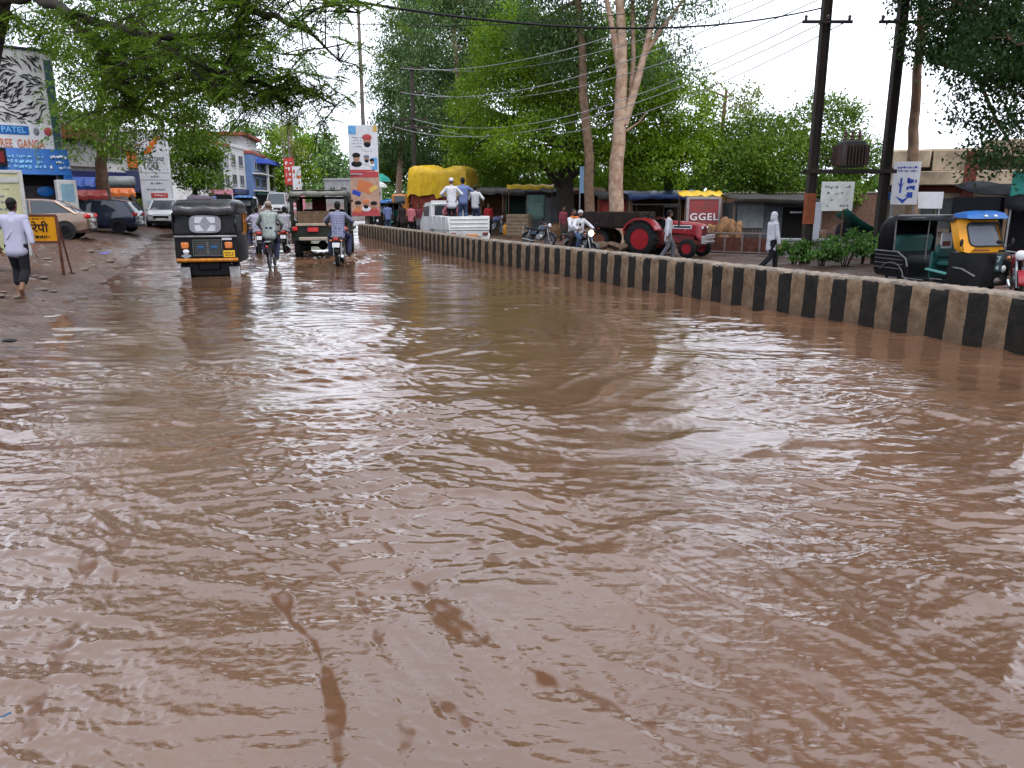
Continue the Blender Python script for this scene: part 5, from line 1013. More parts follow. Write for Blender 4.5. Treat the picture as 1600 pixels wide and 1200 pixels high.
def cargo_rickshaw(name, label, loc, rz):
    t = thing(name, label, 'auto-rickshaw', loc, rz); W = .70
    mb = MB(); mb.loft([[(W * k, y, zb), (W * k * 1.02, y, .62), (W * k, y, 1.0), (-W * k, y, 1.0), (-W * k * 1.02, y, .62), (-W * k, y, zb)] for y, zb, k in ((-1.35, .42, .985), (-1.28, .38, 1), (-.3, .36, 1), (.1, .36, 1))]); mb.build('body', BLK, t)
    mb = MB(); mb.loft([[(W * k, y, z0), (W * k, y, z1), (-W * k, y, z1), (-W * k, y, z0)] for y, z0, z1, k in ((.1, .36, 1.0, 1), (.75, .36, 1.02, .98), (1.15, .4, .98, .84), (1.35, .5, .85, .6))]); mb.build('front_cowl', BLK, t)
    def canopy():
        mb = MB(); rings = []
        for y, z1, w_ in ((-1.33, 1.68, .66), (-1.27, 1.78, .685), (-1.0, 1.84, .71), (-.4, 1.85, .72), (.3, 1.84, .72), (.75, 1.80, .70), (.92, 1.74, .68)): rings.append(ring_arch(w_, 1.52, z1, y, .16))
        mb.loft(rings, False); mb.f.append(tuple(range(len(rings[0])))); mb.m.append(0); o = mb.build('canopy', CANV, t, 45, recalc=False); m_ = o.modifiers.new('thick', 'SOLIDIFY'); m_.thickness = .015; m_.offset = 0
    canopy()
    rnd = random.Random(3); mb = MB(); n = 12; m_ = 7; rows_ = []
    for j in range(m_ + 1):
        f = j / m_; rows_.append([((-.69 + 1.38 * i / n) * (1 - .05 * f), -1.37 + .07 * f + rnd.uniform(-.014, .014) - .02 * math.sin(i * 1.7 + j), 1.02 + .60 * f) for i in range(n + 1)])
    mb.loft(rows_, False); o = mb.build('rear_curtain', CANV, t, 60, recalc=False); s_ = o.modifiers.new('thick', 'SOLIDIFY'); s_.thickness = .02
    mb = MB(); mb.loft([[(-.67 + 1.34 * i / 12, -1.40 - .012 * math.sin(i), z + .015 * math.sin(i * 1.3)) for i in range(13)] for z in (1.50, 1.60, 1.70)], False); o = mb.build('curtain_flap', mat('grey_black_canvas', (.035, .035, .045), .3, 0, .35, 5, .5, bscale=7), t, recalc=False); o.modifiers.new('thick', 'SOLIDIFY').thickness = .012
    for s_ in (-1, 1):
        mb = MB(); rows_ = [[(s_ * (.70 + .012 * math.sin(i * 2 + j)), -1.33 + 1.0 * i / 6, 1.0 + .55 * j / 3) for i in range(7)] for j in range(4)]; mb.loft(rows_, False); o = mb.build('side_curtain', CANV, t, 60, recalc=False); o.modifiers.new('thick', 'SOLIDIFY').thickness = .015
        mb = MB(); mb.tube([(s_ * .69, .1, .98), (s_ * .70, .12, 1.6)], .022); mb.tube([(s_ * .64, .92, .98), (s_ * .67, .85, 1.62)], .022); mb.build('door_post', AMBERBAR, t)
    mb = MB(); pts = [(.35 * math.copysign(abs(math.cos(a)) ** .45, math.cos(a)), .20 * math.copysign(abs(math.sin(a)) ** .5, math.sin(a))) for a in np.linspace(0, 2 * math.pi, 40, endpoint=False)]
    T = TR((.02, -1.385, 1.29)) @ Matrix.Rotation(-.11, 4, 'X'); mb.prism(pts, 'y', -.022, -.008, T); wn = mb.build('rear_window', mat('clear_plastic', (.17, .17, .20), .25, 0, .3, 6, .3), t)
    mb = MB()
    for sx in (-1, 1):
        for sz in (-1, 1): mb.prism([(sx * .02, sz * .165), (sx * .22, sz * .165), (sx * .23, sz * .03), (sx * .12, sz * .02)], 'y', -.030, -.020, T)
    mb.build('window_pattern', mat('plastic_white', (.40, .39, .44), .3, 0, .2, 6), wn)
    mb = MB(); mb.box((0, -1.375, 1.01), (1.40, .05, .045), .01); mb.build('trim_strip', STEEL, t)
    mb = MB(); mb.box((.03, -1.365, .74), (.62, .04, .36), .015); gr = mb.build('rear_grille', mat('grille_grey', (.035, .036, .04), .4, .3), t)
    mb = MB(); mb.box((.03, -1.388, .74), (.045, .02, .30)); [mb.box((x, -1.388, .74), (.02, .02, .36)) for x in (-.29, .35)]; [mb.box((.03, -1.388, z), (.62, .02, .02)) for z in (.925, .565)]; [mb.box((.03, -1.386, .60 + .045 * k), (.56, .012, .010)) for k in range(7)]; mb.build('grille_bars', mat('bar_grey', (.10, .10, .10), .4, .3), gr)
    [MB().box((x, -1.392, .76), (.15, .014, .07), .01).build('blue_sticker', mat('sticker_blue', (.02, .09, .20), .5), gr) for x in (-.12, .17)]
    for x in (-.47, .50):
        mb = MB(); mb.box((x, -1.38, .80), (.17, .06, .15), .02); mb.build('tail_lamp', LAMPO, t)
    mb = MB(); mb.ell((-.46, -1.37, .66), (.07, .03, .06)); mb.build('reversing_lamp', LAMPW, t)
    mb = MB(); mb.prism([(-.58, .56), (-.46, .63), (-.34, .56), (-.46, .49)], 'y', -1.385, -1.37); mb.build('diamond_sticker', mat('sticker_grey', (.22, .25, .30), .5), t)
    mb = MB(); mb.box((.50, -1.385, .60), (.26, .02, .16), .005); pl = mb.build('number_plate', PLATEY, t); mb = MB(); scribble(mb, TR((.50, -1.40, .60)), .2, .12, 2, rnd, 1, .004); mb.build('lettering', INK, pl)
    mb = MB(); mb.box((.47, -1.37, .95), (.22, .015, .05)); mb.build('maker_strip', SIGNW, t)
    mb = MB(); mb.tube([(-.66, -1.36, .46), (-.60, -1.45, .46), (.60, -1.45, .46), (.66, -1.36, .46)], .045, 10); mb.build('bumper', AMBERBAR, t)
    for x in (-.55, .58): mb = MB(); mb.box((x, -1.22, .14), (.24, .015, .30), .004, rx=.12); mb.build('mudflap', mat('mudflap_white', (.45, .45, .46), .5, 0, .45, 9), t)
    mb = MB(); mb.tube([(-.6, -.95, .22), (.6, -.95, .22)], .05); mb.box((0, -.9, .3), (.5, .6, .2), .03); mb.box((0, -1.05, .22), (.98, .12, .34), .03); mb.build('axle', BLK, t)  # axle, plus a dark box added to shade the gap beneath
    for x in (-.58, .58): wheel(t, (x, -.95, .2), .25, .14)
    wheel(t, (0, 1.1, .2), .24, .12); mb = MB(); mb.slab((-.60, 1.0, 1.0), (.60, 1.0, 1.0), (.6, .88, 1.66), (-.6, .88, 1.66), .02); mb.build('windscreen', glass_mat('screen_glass', (.05, .06, .07), .05, .5), t)
    return t
TRIM = mat('dull_trim', (.16, .16, .165), .5, .5, .4, 8)
def auto_rickshaw(name, label, loc, rz, detailed=True, top=YEL, group=None, canv=CANV):
    t = thing(name, label, 'auto-rickshaw', loc, rz, group); W = .64
    mb = MB(); mb.loft([[(W * .96, y, zb), (W, y, .6), (W, y, zt), (-W, y, zt), (-W, y, .6), (-W * .96, y, zb)] for y, zb, zt in ((-1.32, .40, .84), (-1.25, .32, .88), (-.9, .30, .88), (-.42, .30, .80), (-.34, .30, .62))]); mb.build('rear_body', BLK, t)
    mb = MB(); mb.box((0, .15, .30), (1.22, 1.1, .10), .02); mb.build('floor', BLK, t)
    mb = MB(); mb.loft([[(W * k, y, .26), (W * k, y, .6), (W * k * .96, y, .93), (-W * k * .96, y, .93), (-W * k, y, .6), (-W * k, y, .26)] for y, k in ((.62, .98), (.95, .96), (1.15, .80), (1.30, .45))]); mb.build('front_cowl', BLK, t)
    # yellow windscreen frame
    def fr(x, z, inset=0): f = (z - .93) / .72; return (x, 1.10 - .26 * f + inset, z)
    mb = MB(); c8 = lambda hw, z0, z1, r: [(s1 * (hw - r) + s1 * r * math.cos(a), (z1 - r if q else z0 + r) + (1 if q else -1) * r * math.sin(a)) for s1, q, aa in ((1, 1, (0, .8, 1.57)), (-1, 1, (1.57, .8, 0)), (-1, 0, (0, .8, 1.57)), (1, 0, (1.57, .8, 0))) for a in aa]
    o1 = c8(.62, .92, 1.64, .10); i1 = c8(.50, 1.06, 1.54, .09)
    def pt(q, d): f = (q[1] - .93) / .72; return (q[0] * (1 - .06 * f), 1.12 - .26 * f + d - .22 * (abs(q[0]) / .62) ** 3, q[1])
    rings = [[pt(q, -.16) for q in o1], [pt(q, .0) for q in o1], [pt(q, .02) for q in i1], [pt(q, -.05) for q in i1]]; mb.loft(rings, True, False); mb.loft([rings[0], rings[3]], True, False); mb.build('windscreen_frame', top, t, 40)
    mb = MB(); mb.add([pt(q, -.03) for q in i1] + [pt(q, -.045) for q in i1], [tuple(range(12)), tuple(reversed(range(12, 24)))]); mb.build('windscreen', glass_mat('screen_glass2', (.10, .12, .15), .05, .45), t)
    mb = MB(); mb.tube([pt(q, .022) for q in i1 + i1[:1]], .016, 6); mb.build('windscreen_seal', RUBBER, t)
    mb = MB(); mb.loft([[(.62, .60, 1.63), (.60, .60, 1.72), (.3, .60, 1.76), (-.3, .60, 1.76), (-.60, .60, 1.72), (-.62, .60, 1.63)], [(.60, .90, 1.63), (.56, .86, 1.73), (.3, .82, 1.78), (-.3, .82, 1.78), (-.56, .86, 1.73), (-.60, .90, 1.63)], [(.52, 1.0, 1.62), (.48, .96, 1.67), (.3, .95, 1.69), (-.3, .95, 1.69), (-.48, .96, 1.67), (-.52, 1.0, 1.62)]]); vz = mb.build('roof_visor', mat('visor_blue', (.012, .09, .30), .5, 0, .2), t)
    mb = MB(); [mb.ell((x, .97, 1.67), (.05, .03, .03), 8, 6) for x in (-.14, .14)]; mb.build('roof_lamp', LAMPW, vz)
    mb = MB(); rings = [ring_arch(w_, z0, z1, y, .14) for y, z0, z1, w_ in ((-1.30, .86, 1.20, .58), (-1.24, .86, 1.48, .62), (-1.08, .86, 1.62, .645), (-.80, .86, 1.66, .655))]; rings2 = [ring_arch(w_, 1.56, z1, y, .10) for y, z1, w_ in ((-.80, 1.66, .655), (-.2, 1.665, .655), (.3, 1.67, .65), (.66, 1.665, .64))]
    mb.loft(rings, False); mb.loft(rings2, False); mb.f.append(tuple(range(len(rings[0])))); mb.m.append(0); o = mb.build('canopy', canv, t, 50, recalc=False); q = o.modifiers.new('thick', 'SOLIDIFY'); q.thickness = .018
    for s_ in (-1, 1):
        mb = MB(); mb.tube([(s_ * .645, -.78, .86), (s_ * .645, -.80, 1.60)], .02); mb.build('rear_post', mat('post_pale', (.17, .17, .18), .5, .1, .7, 20), t)
        mb = MB(); mb.tube([(s_ * .63, .05, .75), (s_ * .63, .06, 1.6)], .013); mb.tube([(s_ * .645, -.75, 1.6), (s_ * .65, -.1, 1.62), (s_ * .62, .6, 1.56)], .014); mb.build('side_rail', TRIM, t)
        mb = MB(); mb.tube([(s_ * .655, -1.30, .87), (s_ * .66, -.65, .86), (s_ * .66, -.42, .72), (s_ * .66, -.36, .55)], .022, 8); mb.tube([(s_ * .655, -.48 + .0, .32), (s_ * .66, -.3, .29), (s_ * .66, .1, .29)], .016, 6); mb.tube([(s_ * .66, -.80 + .36 * math.cos(a), .26 + .36 * math.sin(a)) for a in np.linspace(.1, 2.6, 9)], .014, 6); mb.build('side_trim', TRIM, t)
        mb = MB(); [mb.tube([(s_ * .652, -1.28, z), (s_ * .652, -.5, z - .02)], .009, 5) for z in (.50, .60, .70, .78)]; mb.build('side_ribs', mat('rib_grey', (.10, .10, .11), .4, .3), t)
        mb = MB(); mb.tube([(s_ * .60, .68, .62), (s_ * .62, .95, .60), (s_ * .50, 1.17, .46)], .022, 6); mb.build('cowl_moulding', TRIM, t)
        wheel(t, (s_ * .52, -.80, .21), .235, .13)
        mb = MB(); mb.tube([(s_ * .58, .90, .98), (s_ * .74, .98, 1.08)], .01, 5); mb.ell((s_ * .76, .98, 1.14), (.05, .02, .08)); mb.build('mirror', RUBBER, t)
    mb = MB(); mb.box((0, -.62, .66), (1.18, .5, .16), .05); mb.box((0, -.86, .98), (1.18, .12, .50), .05, rx=-.12); mb.build('passenger_seat', SEATG, t)
    mb = MB(); mb.box((0, .12, .60), (1.10, .06, .62), .02); mb.box((0, .34, .66), (.9, .36, .14), .05); mb.box((0, .16, .92), (.9, .08, .30), .03); mb.build('driver_seat', SEATG, t)
    mb = MB(); mb.box((.58, .33, .50), (.10, .55, .05), .015, rx=-.12); mb.box((-.58, .33, .50), (.10, .55, .05), .015, rx=-.12); mb.build('step_rail', mat('pale_green', (.10, .30, .27), .5, 0, .3), t)
    mb = MB(); mb.box((.22, .19, 1.14), (.34, .03, .34), .01); mb.mt(1).box((.24, .21, 1.08), (.22, .02, .1)); mb.build('poster', [SIGNW, REDB], t)
    wheel(t, (0, 1.02, .21), .22, .11); mb = MB(); mb.ell((0, 1.16, .36), (.13, .22, .10), 10, 6); mb.build('front_mudguard', mat('mudguard', (.20, .15, .15), .4), t)
    mb = MB(); mb.box((.12, 1.285, .74), (.30, .02, .36), .005, rz=-.45); pl = mb.build('number_plate', mat('plate_dark', (.03, .05, .06), .5), t)
    mb = MB(); T = TR((.125, 1.30, .80)) @ RZ(math.pi - .45); text_into(mb, 'F 7', .17, T, .006); text_into(mb, '4', .13, T @ TR((.05, 0, -.17)), .006); mb.build('lettering', mat('plate_ink', (.32, .42, .45), .5), pl)
    mb = MB(); mb.ell((-.15, 1.27, .60), (.09, .06, .09)); mb.build('headlamp', LAMPW, t); mb = MB(); mb.box((.3, 1.10, .985), (.34, .02, .03), .005, rz=-.3); mb.build('red_lettering_strip', REDB, t)
    mb = MB(); mb.box((.60, .35, .20), (.02, .30, .30), .004); mb.build('mudflap', mat('mudflap_grey', (.20, .20, .19), .6, 0, .5, 12), t); return t
def jeep(name, label, loc, rz):
    t = thing(name, label, 'jeep', loc, rz); W = .78
    mb = MB(); mb.box((0, -.75, .58), (1.56, 2.3, .12), .02)
    for s_ in (-1, 1): mb.box((s_ * W, -.75, .82), (.06, 2.3, .46), .02)
    mb.box((0, -1.88, .78), (1.5, .05, .36), .02); mb.build('tub', OLIVE, t)
    mb = MB(); mb.loft([[(w_, y, .5), (w_, y, z), (w_ * .8, y, z + .06), (-w_ * .8, y, z + .06), (-w_, y, z), (-w_, y, .5)] for y, z, w_ in ((.4, 1.02, .74), (.9, 1.02, .68), (1.5, .98, .62), (1.65, .9, .6))]); mb.build('bonnet', OLIVE, t)
    for s_ in (-1, 1): mb = MB(); mb.box((s_ * .74, 1.1, .80), (.30, 1.0, .08), .03); mb.box((s_ * .74, -1.2, .78), (.30, .8, .08), .03); mb.build('fender', OLIVE, t)
    mb = MB(); rings = [ring_arch(.80, 1.72, 1.93 + .02 * math.sin(y * 5), y, .14) for y in (-1.95, -1.4, -.8, -.2, .45)]; mb.loft(rings, False); o = mb.build('soft_top', mat('grey_canvas', (.05, .052, .048), .55, 0, .4, 4, .4, bscale=8), t, 50, recalc=False); o.modifiers.new('thick', 'SOLIDIFY').thickness = .02
    mb = MB(); rnd = random.Random(4); mb.loft([[(-.80 + 1.6 * i / 12, -1.97 + rnd.uniform(-.01, .01), z + rnd.uniform(-.02, .02)) for i in range(13)] for z in (1.78, 1.86, 1.92)], False); o = mb.build('top_hem', mat('pale_canvas', (.20, .20, .18), .6, 0, .4, 5), t, recalc=False); o.modifiers.new('thick', 'SOLIDIFY').thickness = .02
    for s_ in (-1, 1):
        for y in (-1.9, .4): mb = MB(); mb.box((s_ * .76, y, 1.4), (.10 if y < 0 else .06, .07, .8), .02); mb.build('bow_post', OLIVE, t)
        mb = MB(); mb.tube([(s_ * .82, -1.85, 1.66), (s_ * .82, .4, 1.66)], .06, 8); mb.build('rolled_side', CANV, t)
        mb = MB(); mb.slab((s_ * .80, -.3, 1.0), (s_ * .80, .38, 1.0), (s_ * .80, .38, 1.7), (s_ * .80, -.3, 1.7), .02); mb.build('side_curtain', CANV, t)
        wheel(t, (s_ * .70, -1.2, .34), .37, .2, OLIVE); wheel(t, (s_ * .70, 1.15, .34), .37, .2, OLIVE)
        mb = MB(); mb.box((s_ * .70, -1.94, .86), (.14, .06, .12), .02); mb.build('tail_lamp', LAMPR, t)
    mb = MB(); mb.box((0, -1.62, 1.18), (1.30, .08, .36), .02); [mb.box((-.52 + .26 * i, -1.67, 1.18), (.02, .02, .34)) for i in range(5)]; mb.build('bench_back', WOOD, t)
    mb = MB(); mb.box((0, -1.93, .98), (1.36, .05, .08), .015); mb.box((0, -1.98, .58), (1.2, .1, .10), .02); mb.build('rear_bar', mat('bar_tan', (.30, .25, .20), .5), t)
    mb = MB(); mb.box((-.2, -1.955, .84), (.3, .02, .12), .005); mb.build('red_plate', LAMPR, t)
    mb = MB(); [mb.box((x, .42, 1.4), (.07, .06, .72), .01) for x in (-.72, 0, .72)]; [mb.box((0, .42, z), (1.5, .06, .07), .01) for z in (1.06, 1.74)]; mb.build('windscreen_frame', OLIVE, t)
    mb = MB(); [mb.box((x, -.1, 1.1), (.5, .12, .6), .05) for x in (-.38, .38)]; [mb.box((x, .1, .8), (.5, .5, .14), .05) for x in (-.38, .38)]; mb.build('front_seat', RUBBER, t)
    mb = MB(); mb.box((-.15, -.02, 1.45), (.42, .06, .6), .03); mb.build('maroon_figure', mat('maroon_cloth', (.07, .008, .012), .8), t)  # maroon block standing in for the person seated in the jeep
    mb = MB(); mb.tube([(0, -1.2, .36), (-.6, -1.2, .36)], .05); mb.tube([(0, -1.2, .36), (.6, -1.2, .36)], .05); mb.ell((0, -1.2, .36), .14, 10, 8); mb.build('axle', BLK, t); return t
def motorcycle(name, label, loc, rz, paint, group=None, lit=False, lean=0.0, plate=PLATEW, rear=False):
    t = thing(name, label, 'motorcycle', loc, rz, group); t.rotation_euler = (0, lean, rz)
    wheel(t, (0, -.62, .30), .30, .10, STEEL, spokes=12, rimr=.80); wheel(t, (0, .64, .30), .30, .085, STEEL, spokes=12, rimr=.80)
    mb = MB(); [mb.tube([(s_ * .07, .64, .30), (s_ * .07, .50, .68), (s_ * .06, .42, .95)], .022, 8) for s_ in (-1, 1)]; mb.build('fork', STEEL, t)
    mb = MB(); mb.tube([(0, .40, .86), (0, .1, .82), (0, -.45, .72), (0, -.78, .74)], .03, 8); mb.tube([(0, .42, .85), (0, .28, .40), (0, -.15, .30), (0, -.62, .30)], .028, 8); mb.build('frame', BLK, t)
    mb = MB(); mb.box((0, .06, .42), (.26, .34, .26), .05); mb.box((0, .14, .58), (.18, .18, .2), .03, rx=.25); [mb.box((0, .14, .52 + .03 * k), (.22, .2, .012), 0, rx=.25) for k in range(5)]; mb.build('engine', STEEL, t)
    mb = MB(); mb.loft([[(w_, y, z0), (w_ * 1.05, y, (z0 + z1) / 2), (w_ * .6, y, z1), (-w_ * .6, y, z1), (-w_ * 1.05, y, (z0 + z1) / 2), (-w_, y, z0)] for y, z0, z1, w_ in ((-.06, .72, .80, .08), (.05, .70, .92, .13), (.25, .72, .95, .14), (.38, .78, .92, .09))]); mb.build('fuel_tank', paint, t)
    mb = MB(); mb.loft([[(w_, y, z - .07), (w_, y, z - .01), (w_ * .7, y, z + .02), (-w_ * .7, y, z + .02), (-w_, y, z - .01), (-w_, y, z - .07)] for y, z, w_ in ((-.80, .82, .09), (-.5, .80, .13), (-.15, .78, .13), (-.02, .80, .09))]); mb.build('saddle', RUBBER, t)
    mb = MB(); mb.box((.11, -.28, .60), (.03, .34, .18), .03); mb.box((-.11, -.28, .60), (.03, .34, .18), .03); mb.loft([[(.10, y, z), (.09, y, z + .12), (-.09, y, z + .12), (-.10, y, z)] for y, z in ((-.45, .66), (-.85, .74))]); mb.build('side_panel', paint, t)
    for yc, a0, a1, w_ in ((-.62, .5, 2.9, .07), (.64, .2, 2.4, .06)):
        mb = MB(); mb.loft([[(w_ * q, yc + .34 * math.cos(a), .30 + .34 * math.sin(a)) for q in (-1, -.6, 0, .6, 1)] for a in np.linspace(a0, a1, 9)], False); o = mb.build('mudguard', BLK if yc < 0 else paint, t, 60, recalc=False); o.modifiers.new('thick', 'SOLIDIFY').thickness = .008
    mb = MB(); mb.tube([(-.36, .26, 1.04), (-.2, .36, 1.02), (0, .42, .97), (.2, .36, 1.02), (.36, .26, 1.04)], .014, 8); mb.mt(1); [mb.tube([(s_ * .36, .26, 1.04), (s_ * .25, .33, 1.035)], .022, 8) for s_ in (-1, 1)]; mb.build('handlebar', [STEEL, RUBBER], t)
    mb = MB(); [(mb.tube([(s_ * .24, .34, 1.03), (s_ * .33, .36, 1.18)], .007, 5), mb.ell((s_ * .35, .36, 1.22), (.06, .015, .045), 10, 6)) for s_ in (-1, 1)]; mb.build('mirror', RUBBER, t)
    mb = MB(); mb.lathe([(.03, -.12), (.09, -.06), (.105, 0), (.095, .012)], 18, TR((0, .52, .93)) @ RZ(math.pi / 2) @ Matrix.Rotation(0, 4, 'X'), 'x'); hl = mb.build('headlamp_shell', paint, t)
    mb = MB(); mb.ell((0, .535, .93), (.10, .045, .10), 16, 8); mb.build('headlamp', mat('lamp_lit', (.9, .8, .6), .2, emit=((1, .86, .62), 6.0)) if lit else LAMPW, t)
    mb = MB(); mb.box((0, -.90, .78), (.13, .06, .09), .02); mb.build('tail_lamp', LAMPR, t)
    mb = MB(); [mb.ell((s_ * .14, -.88, .74), (.04, .03, .03), 8, 6) for s_ in (-1, 1)]; [mb.ell((s_ * .20, .46, .90), (.035, .04, .03), 8, 6) for s_ in (-1, 1)]; mb.build('indicator', LAMPO, t)
    mb = MB(); mb.box((0, -.935, .62), (.20, .012, .13), .004, rx=-.2); mb.build('number_plate', plate, t)
    mb = MB(); mb.tube([(.10, .18, .40), (.13, .05, .24), (.14, -.3, .24), (.15, -.85, .32)], [.022, .025, .04, .045], 8); mb.build('exhaust', CHROME, t)
    mb = MB(); [mb.tube([(s_ * .05, .0, .28), (s_ * .27, .0, .28)], .02, 6) for s_ in (-1, 1)]; mb.tube([(-.12, -.86, .80), (-.12, -.98, .86), (.12, -.98, .86), (.12, -.86, .80)], .012, 6); [mb.tube([(s_ * .10, -.62, .32), (s_ * .09, -.48, .72)], .03, 7) for s_ in (-1, 1)]; mb.build('fittings', STEEL, t); return t
def bicycle(name, label, loc, rz):
    t = thing(name, label, 'bicycle', loc, rz)
    for y in (-.54, .56): wheel(t, (0, y, .35), .35, .045, STEEL, spokes=18, rimr=.92)
    mb = MB(); [mb.tube(q, .017, 8) for q in ([(0, -.12, .30), (0, -.20, .82)], [(0, -.20, .80), (0, .40, .86)], [(0, -.12, .30), (0, .42, .74)], [(0, .42, .74), (0, .39, .95)], [(.04, .42, .74), (.05, .56, .35)], [(-.04, .42, .74), (-.05, .56, .35)], [(.05, -.12, .30), (.06, -.54, .35)], [(-.05, -.12, .30), (-.06, -.54, .35)], [(.04, -.2, .78), (.06, -.54, .35)], [(-.04, -.2, .78), (-.06, -.54, .35)])]; mb.build('frame', BLK, t)
    mb = MB(); mb.tube([(-.27, .22, .98), (-.2, .36, 1.0), (0, .40, .98), (.2, .36, 1.0), (.27, .22, .98)], .013, 8); mb.build('handlebar', CHROME, t)
    mb = MB(); mb.loft([[(w_, y, z), (w_ * .6, y, z + .05), (-w_ * .6, y, z + .05), (-w_, y, z)] for y, z, w_ in ((-.36, .86, .10), (-.25, .85, .11), (-.02, .87, .03))]); mb.build('saddle', RUBBER, t)
    mb = MB(); mb.box((0, -.62, .74), (.16, .42, .03), .005); [mb.tube([(s_ * .07, -.75, .73), (s_ * .06, -.54, .35)], .008, 5) for s_ in (-1, 1)]; mb.build('carrier', STEEL, t)
    mb = MB(); mb.lathe([(.02, -.01), (.09, -.008), (.09, .008), (.02, .01)], 16, TR((.06, -.12, .30)), 'x'); mb.tube([(.07, -.12, .30), (.07, .02, .22), (.16, .02, .22)], .012, 6); mb.tube([(-.07, -.12, .30), (-.07, -.26, .38), (-.16, -.26, .38)], .012, 6); mb.build('crank', STEEL, t)
    for yc, a0, a1 in ((-.54, .6, 3.0), (.56, .3, 2.5)): mb = MB(); mb.loft([[(.03 * q, yc + .38 * math.cos(a), .35 + .38 * math.sin(a)) for q in (-1, 0, 1)] for a in np.linspace(a0, a1, 9)], False); o = mb.build('mudguard', BLK, t, 60, recalc=False); o.modifiers.new('thick', 'SOLIDIFY').thickness = .006
    mb = MB(); mb.ell((0, -.93, .62), (.035, .02, .035)); mb.build('reflector', LAMPR, t); return t
def pickup(name, label, loc, rz):
    t = thing(name, label, 'pickup truck', loc, rz); W = .76
    mb = MB(); mb.box((0, -.75, 1.06), (1.5, 2.3, .08), .01); mb.build('bed_floor', STEEL, t)
    for s_ in (-1, 1):
        mb = MB(); mb.box((s_ * W, -.75, 1.22), (.05, 2.3, .50), .015); [mb.box((s_ * (W + .03), -1.7 + .55 * k, 1.22), (.03, .06, .48), .008) for k in range(4)]; mb.build('bed_side', WHITEC, t)
        mb = MB(); mb.loft([[(s_ * (W - .02), y, .60), (s_ * (W + .03), y, z), (s_ * (W - .3), y, z), (s_ * (W - .3), y, .60)] for y, z in ((-1.9, .8), (-1.75, .96), (-.3, .96), (-.1, .8))]); mb.build('rear_fender', WHITEC, t)
        mb = MB(); mb.lathe([(.001, 0), (.36, 0), (.36, .02), (.001, .02)], 20, TR((s_ * (W + .035) - .01, -1.0, .42)), 'x'); mb.build('wheel_arch', RUBBER, t)
        wheel(t, (s_ * .70, -1.0, .31), .31, .18); wheel(t, (s_ * .70, 1.25, .31), .31, .18)
        mb = MB(); mb.box((s_ * .60, -1.94, .86), (.20, .05, .10), .02); mb.build('tail_lamp', mat('lamp_dark_red', (.12, .01, .015), .3), t)
    mb = MB(); mb.box((0, -1.90, 1.22), (1.54, .05, .48), .015); [mb.box((0, -1.935, z), (1.4, .03, .05), .01) for z in (1.10, 1.24, 1.38)]; mb.build('tailgate', WHITEC, t)
    mb = MB(); mb.box((0, -1.88, .86), (1.5, .06, .22), .02); mb.box((0, -1.97, .70), (1.45, .08, .07), .015); mb.build('rear_bumper', mat('off_white', (.42, .42, .42), .5, 0, .4), t); mb = MB(); mb.box((.1, -1.93, .80), (.44, .02, .09), .004); mb.build('number_plate', mat('plate_orange', (.45, .18, .06), .5), t)
    mb = MB(); mb.loft([[(w_, y, .6), (w_ * 1.02, y, 1.2), (w_ * .9, y, z), (-w_ * .9, y, z), (-w_ * 1.02, y, 1.2), (-w_, y, .6)] for y, z, w_ in ((.48, 1.90, .74), (.6, 1.95, .75), (1.3, 1.93, .75), (1.75, 1.35, .74), (2.0, 1.1, .70), (2.1, .9, .62))]); mb.build('cab', WHITEC, t)
    mb = MB(); mb.box((0, .47, 1.66), (1.1, .03, .36), .01); [mb.box((s_ * .735, 1.0, 1.62), (.03, .7, .38), .01) for s_ in (-1, 1)]; mb.slab((-.62, 1.70, 1.42), (.62, 1.70, 1.42), (.58, 1.40, 1.90), (-.58, 1.40, 1.90), .02); mb.build('windows', GLASSC, t)
    for s_ in (-1, 1): mb = MB(); mb.tube([(s_ * .7, .40, 1.1), (s_ * .7, .40, 1.98)], .025); mb.build('rack_post', WHITEC, t)
    mb = MB(); mb.tube([(-.7, .40, 1.98), (.7, .40, 1.98)], .025); mb.build('rack_bar', WHITEC, t)
    mb = MB(); mb.box((0, -.3, .55), (.7, 3.6, .14), .02); mb.tube([(-.6, -1.0, .31), (.6, -1.0, .31)], .05); mb.build('chassis', BLK, t); return t
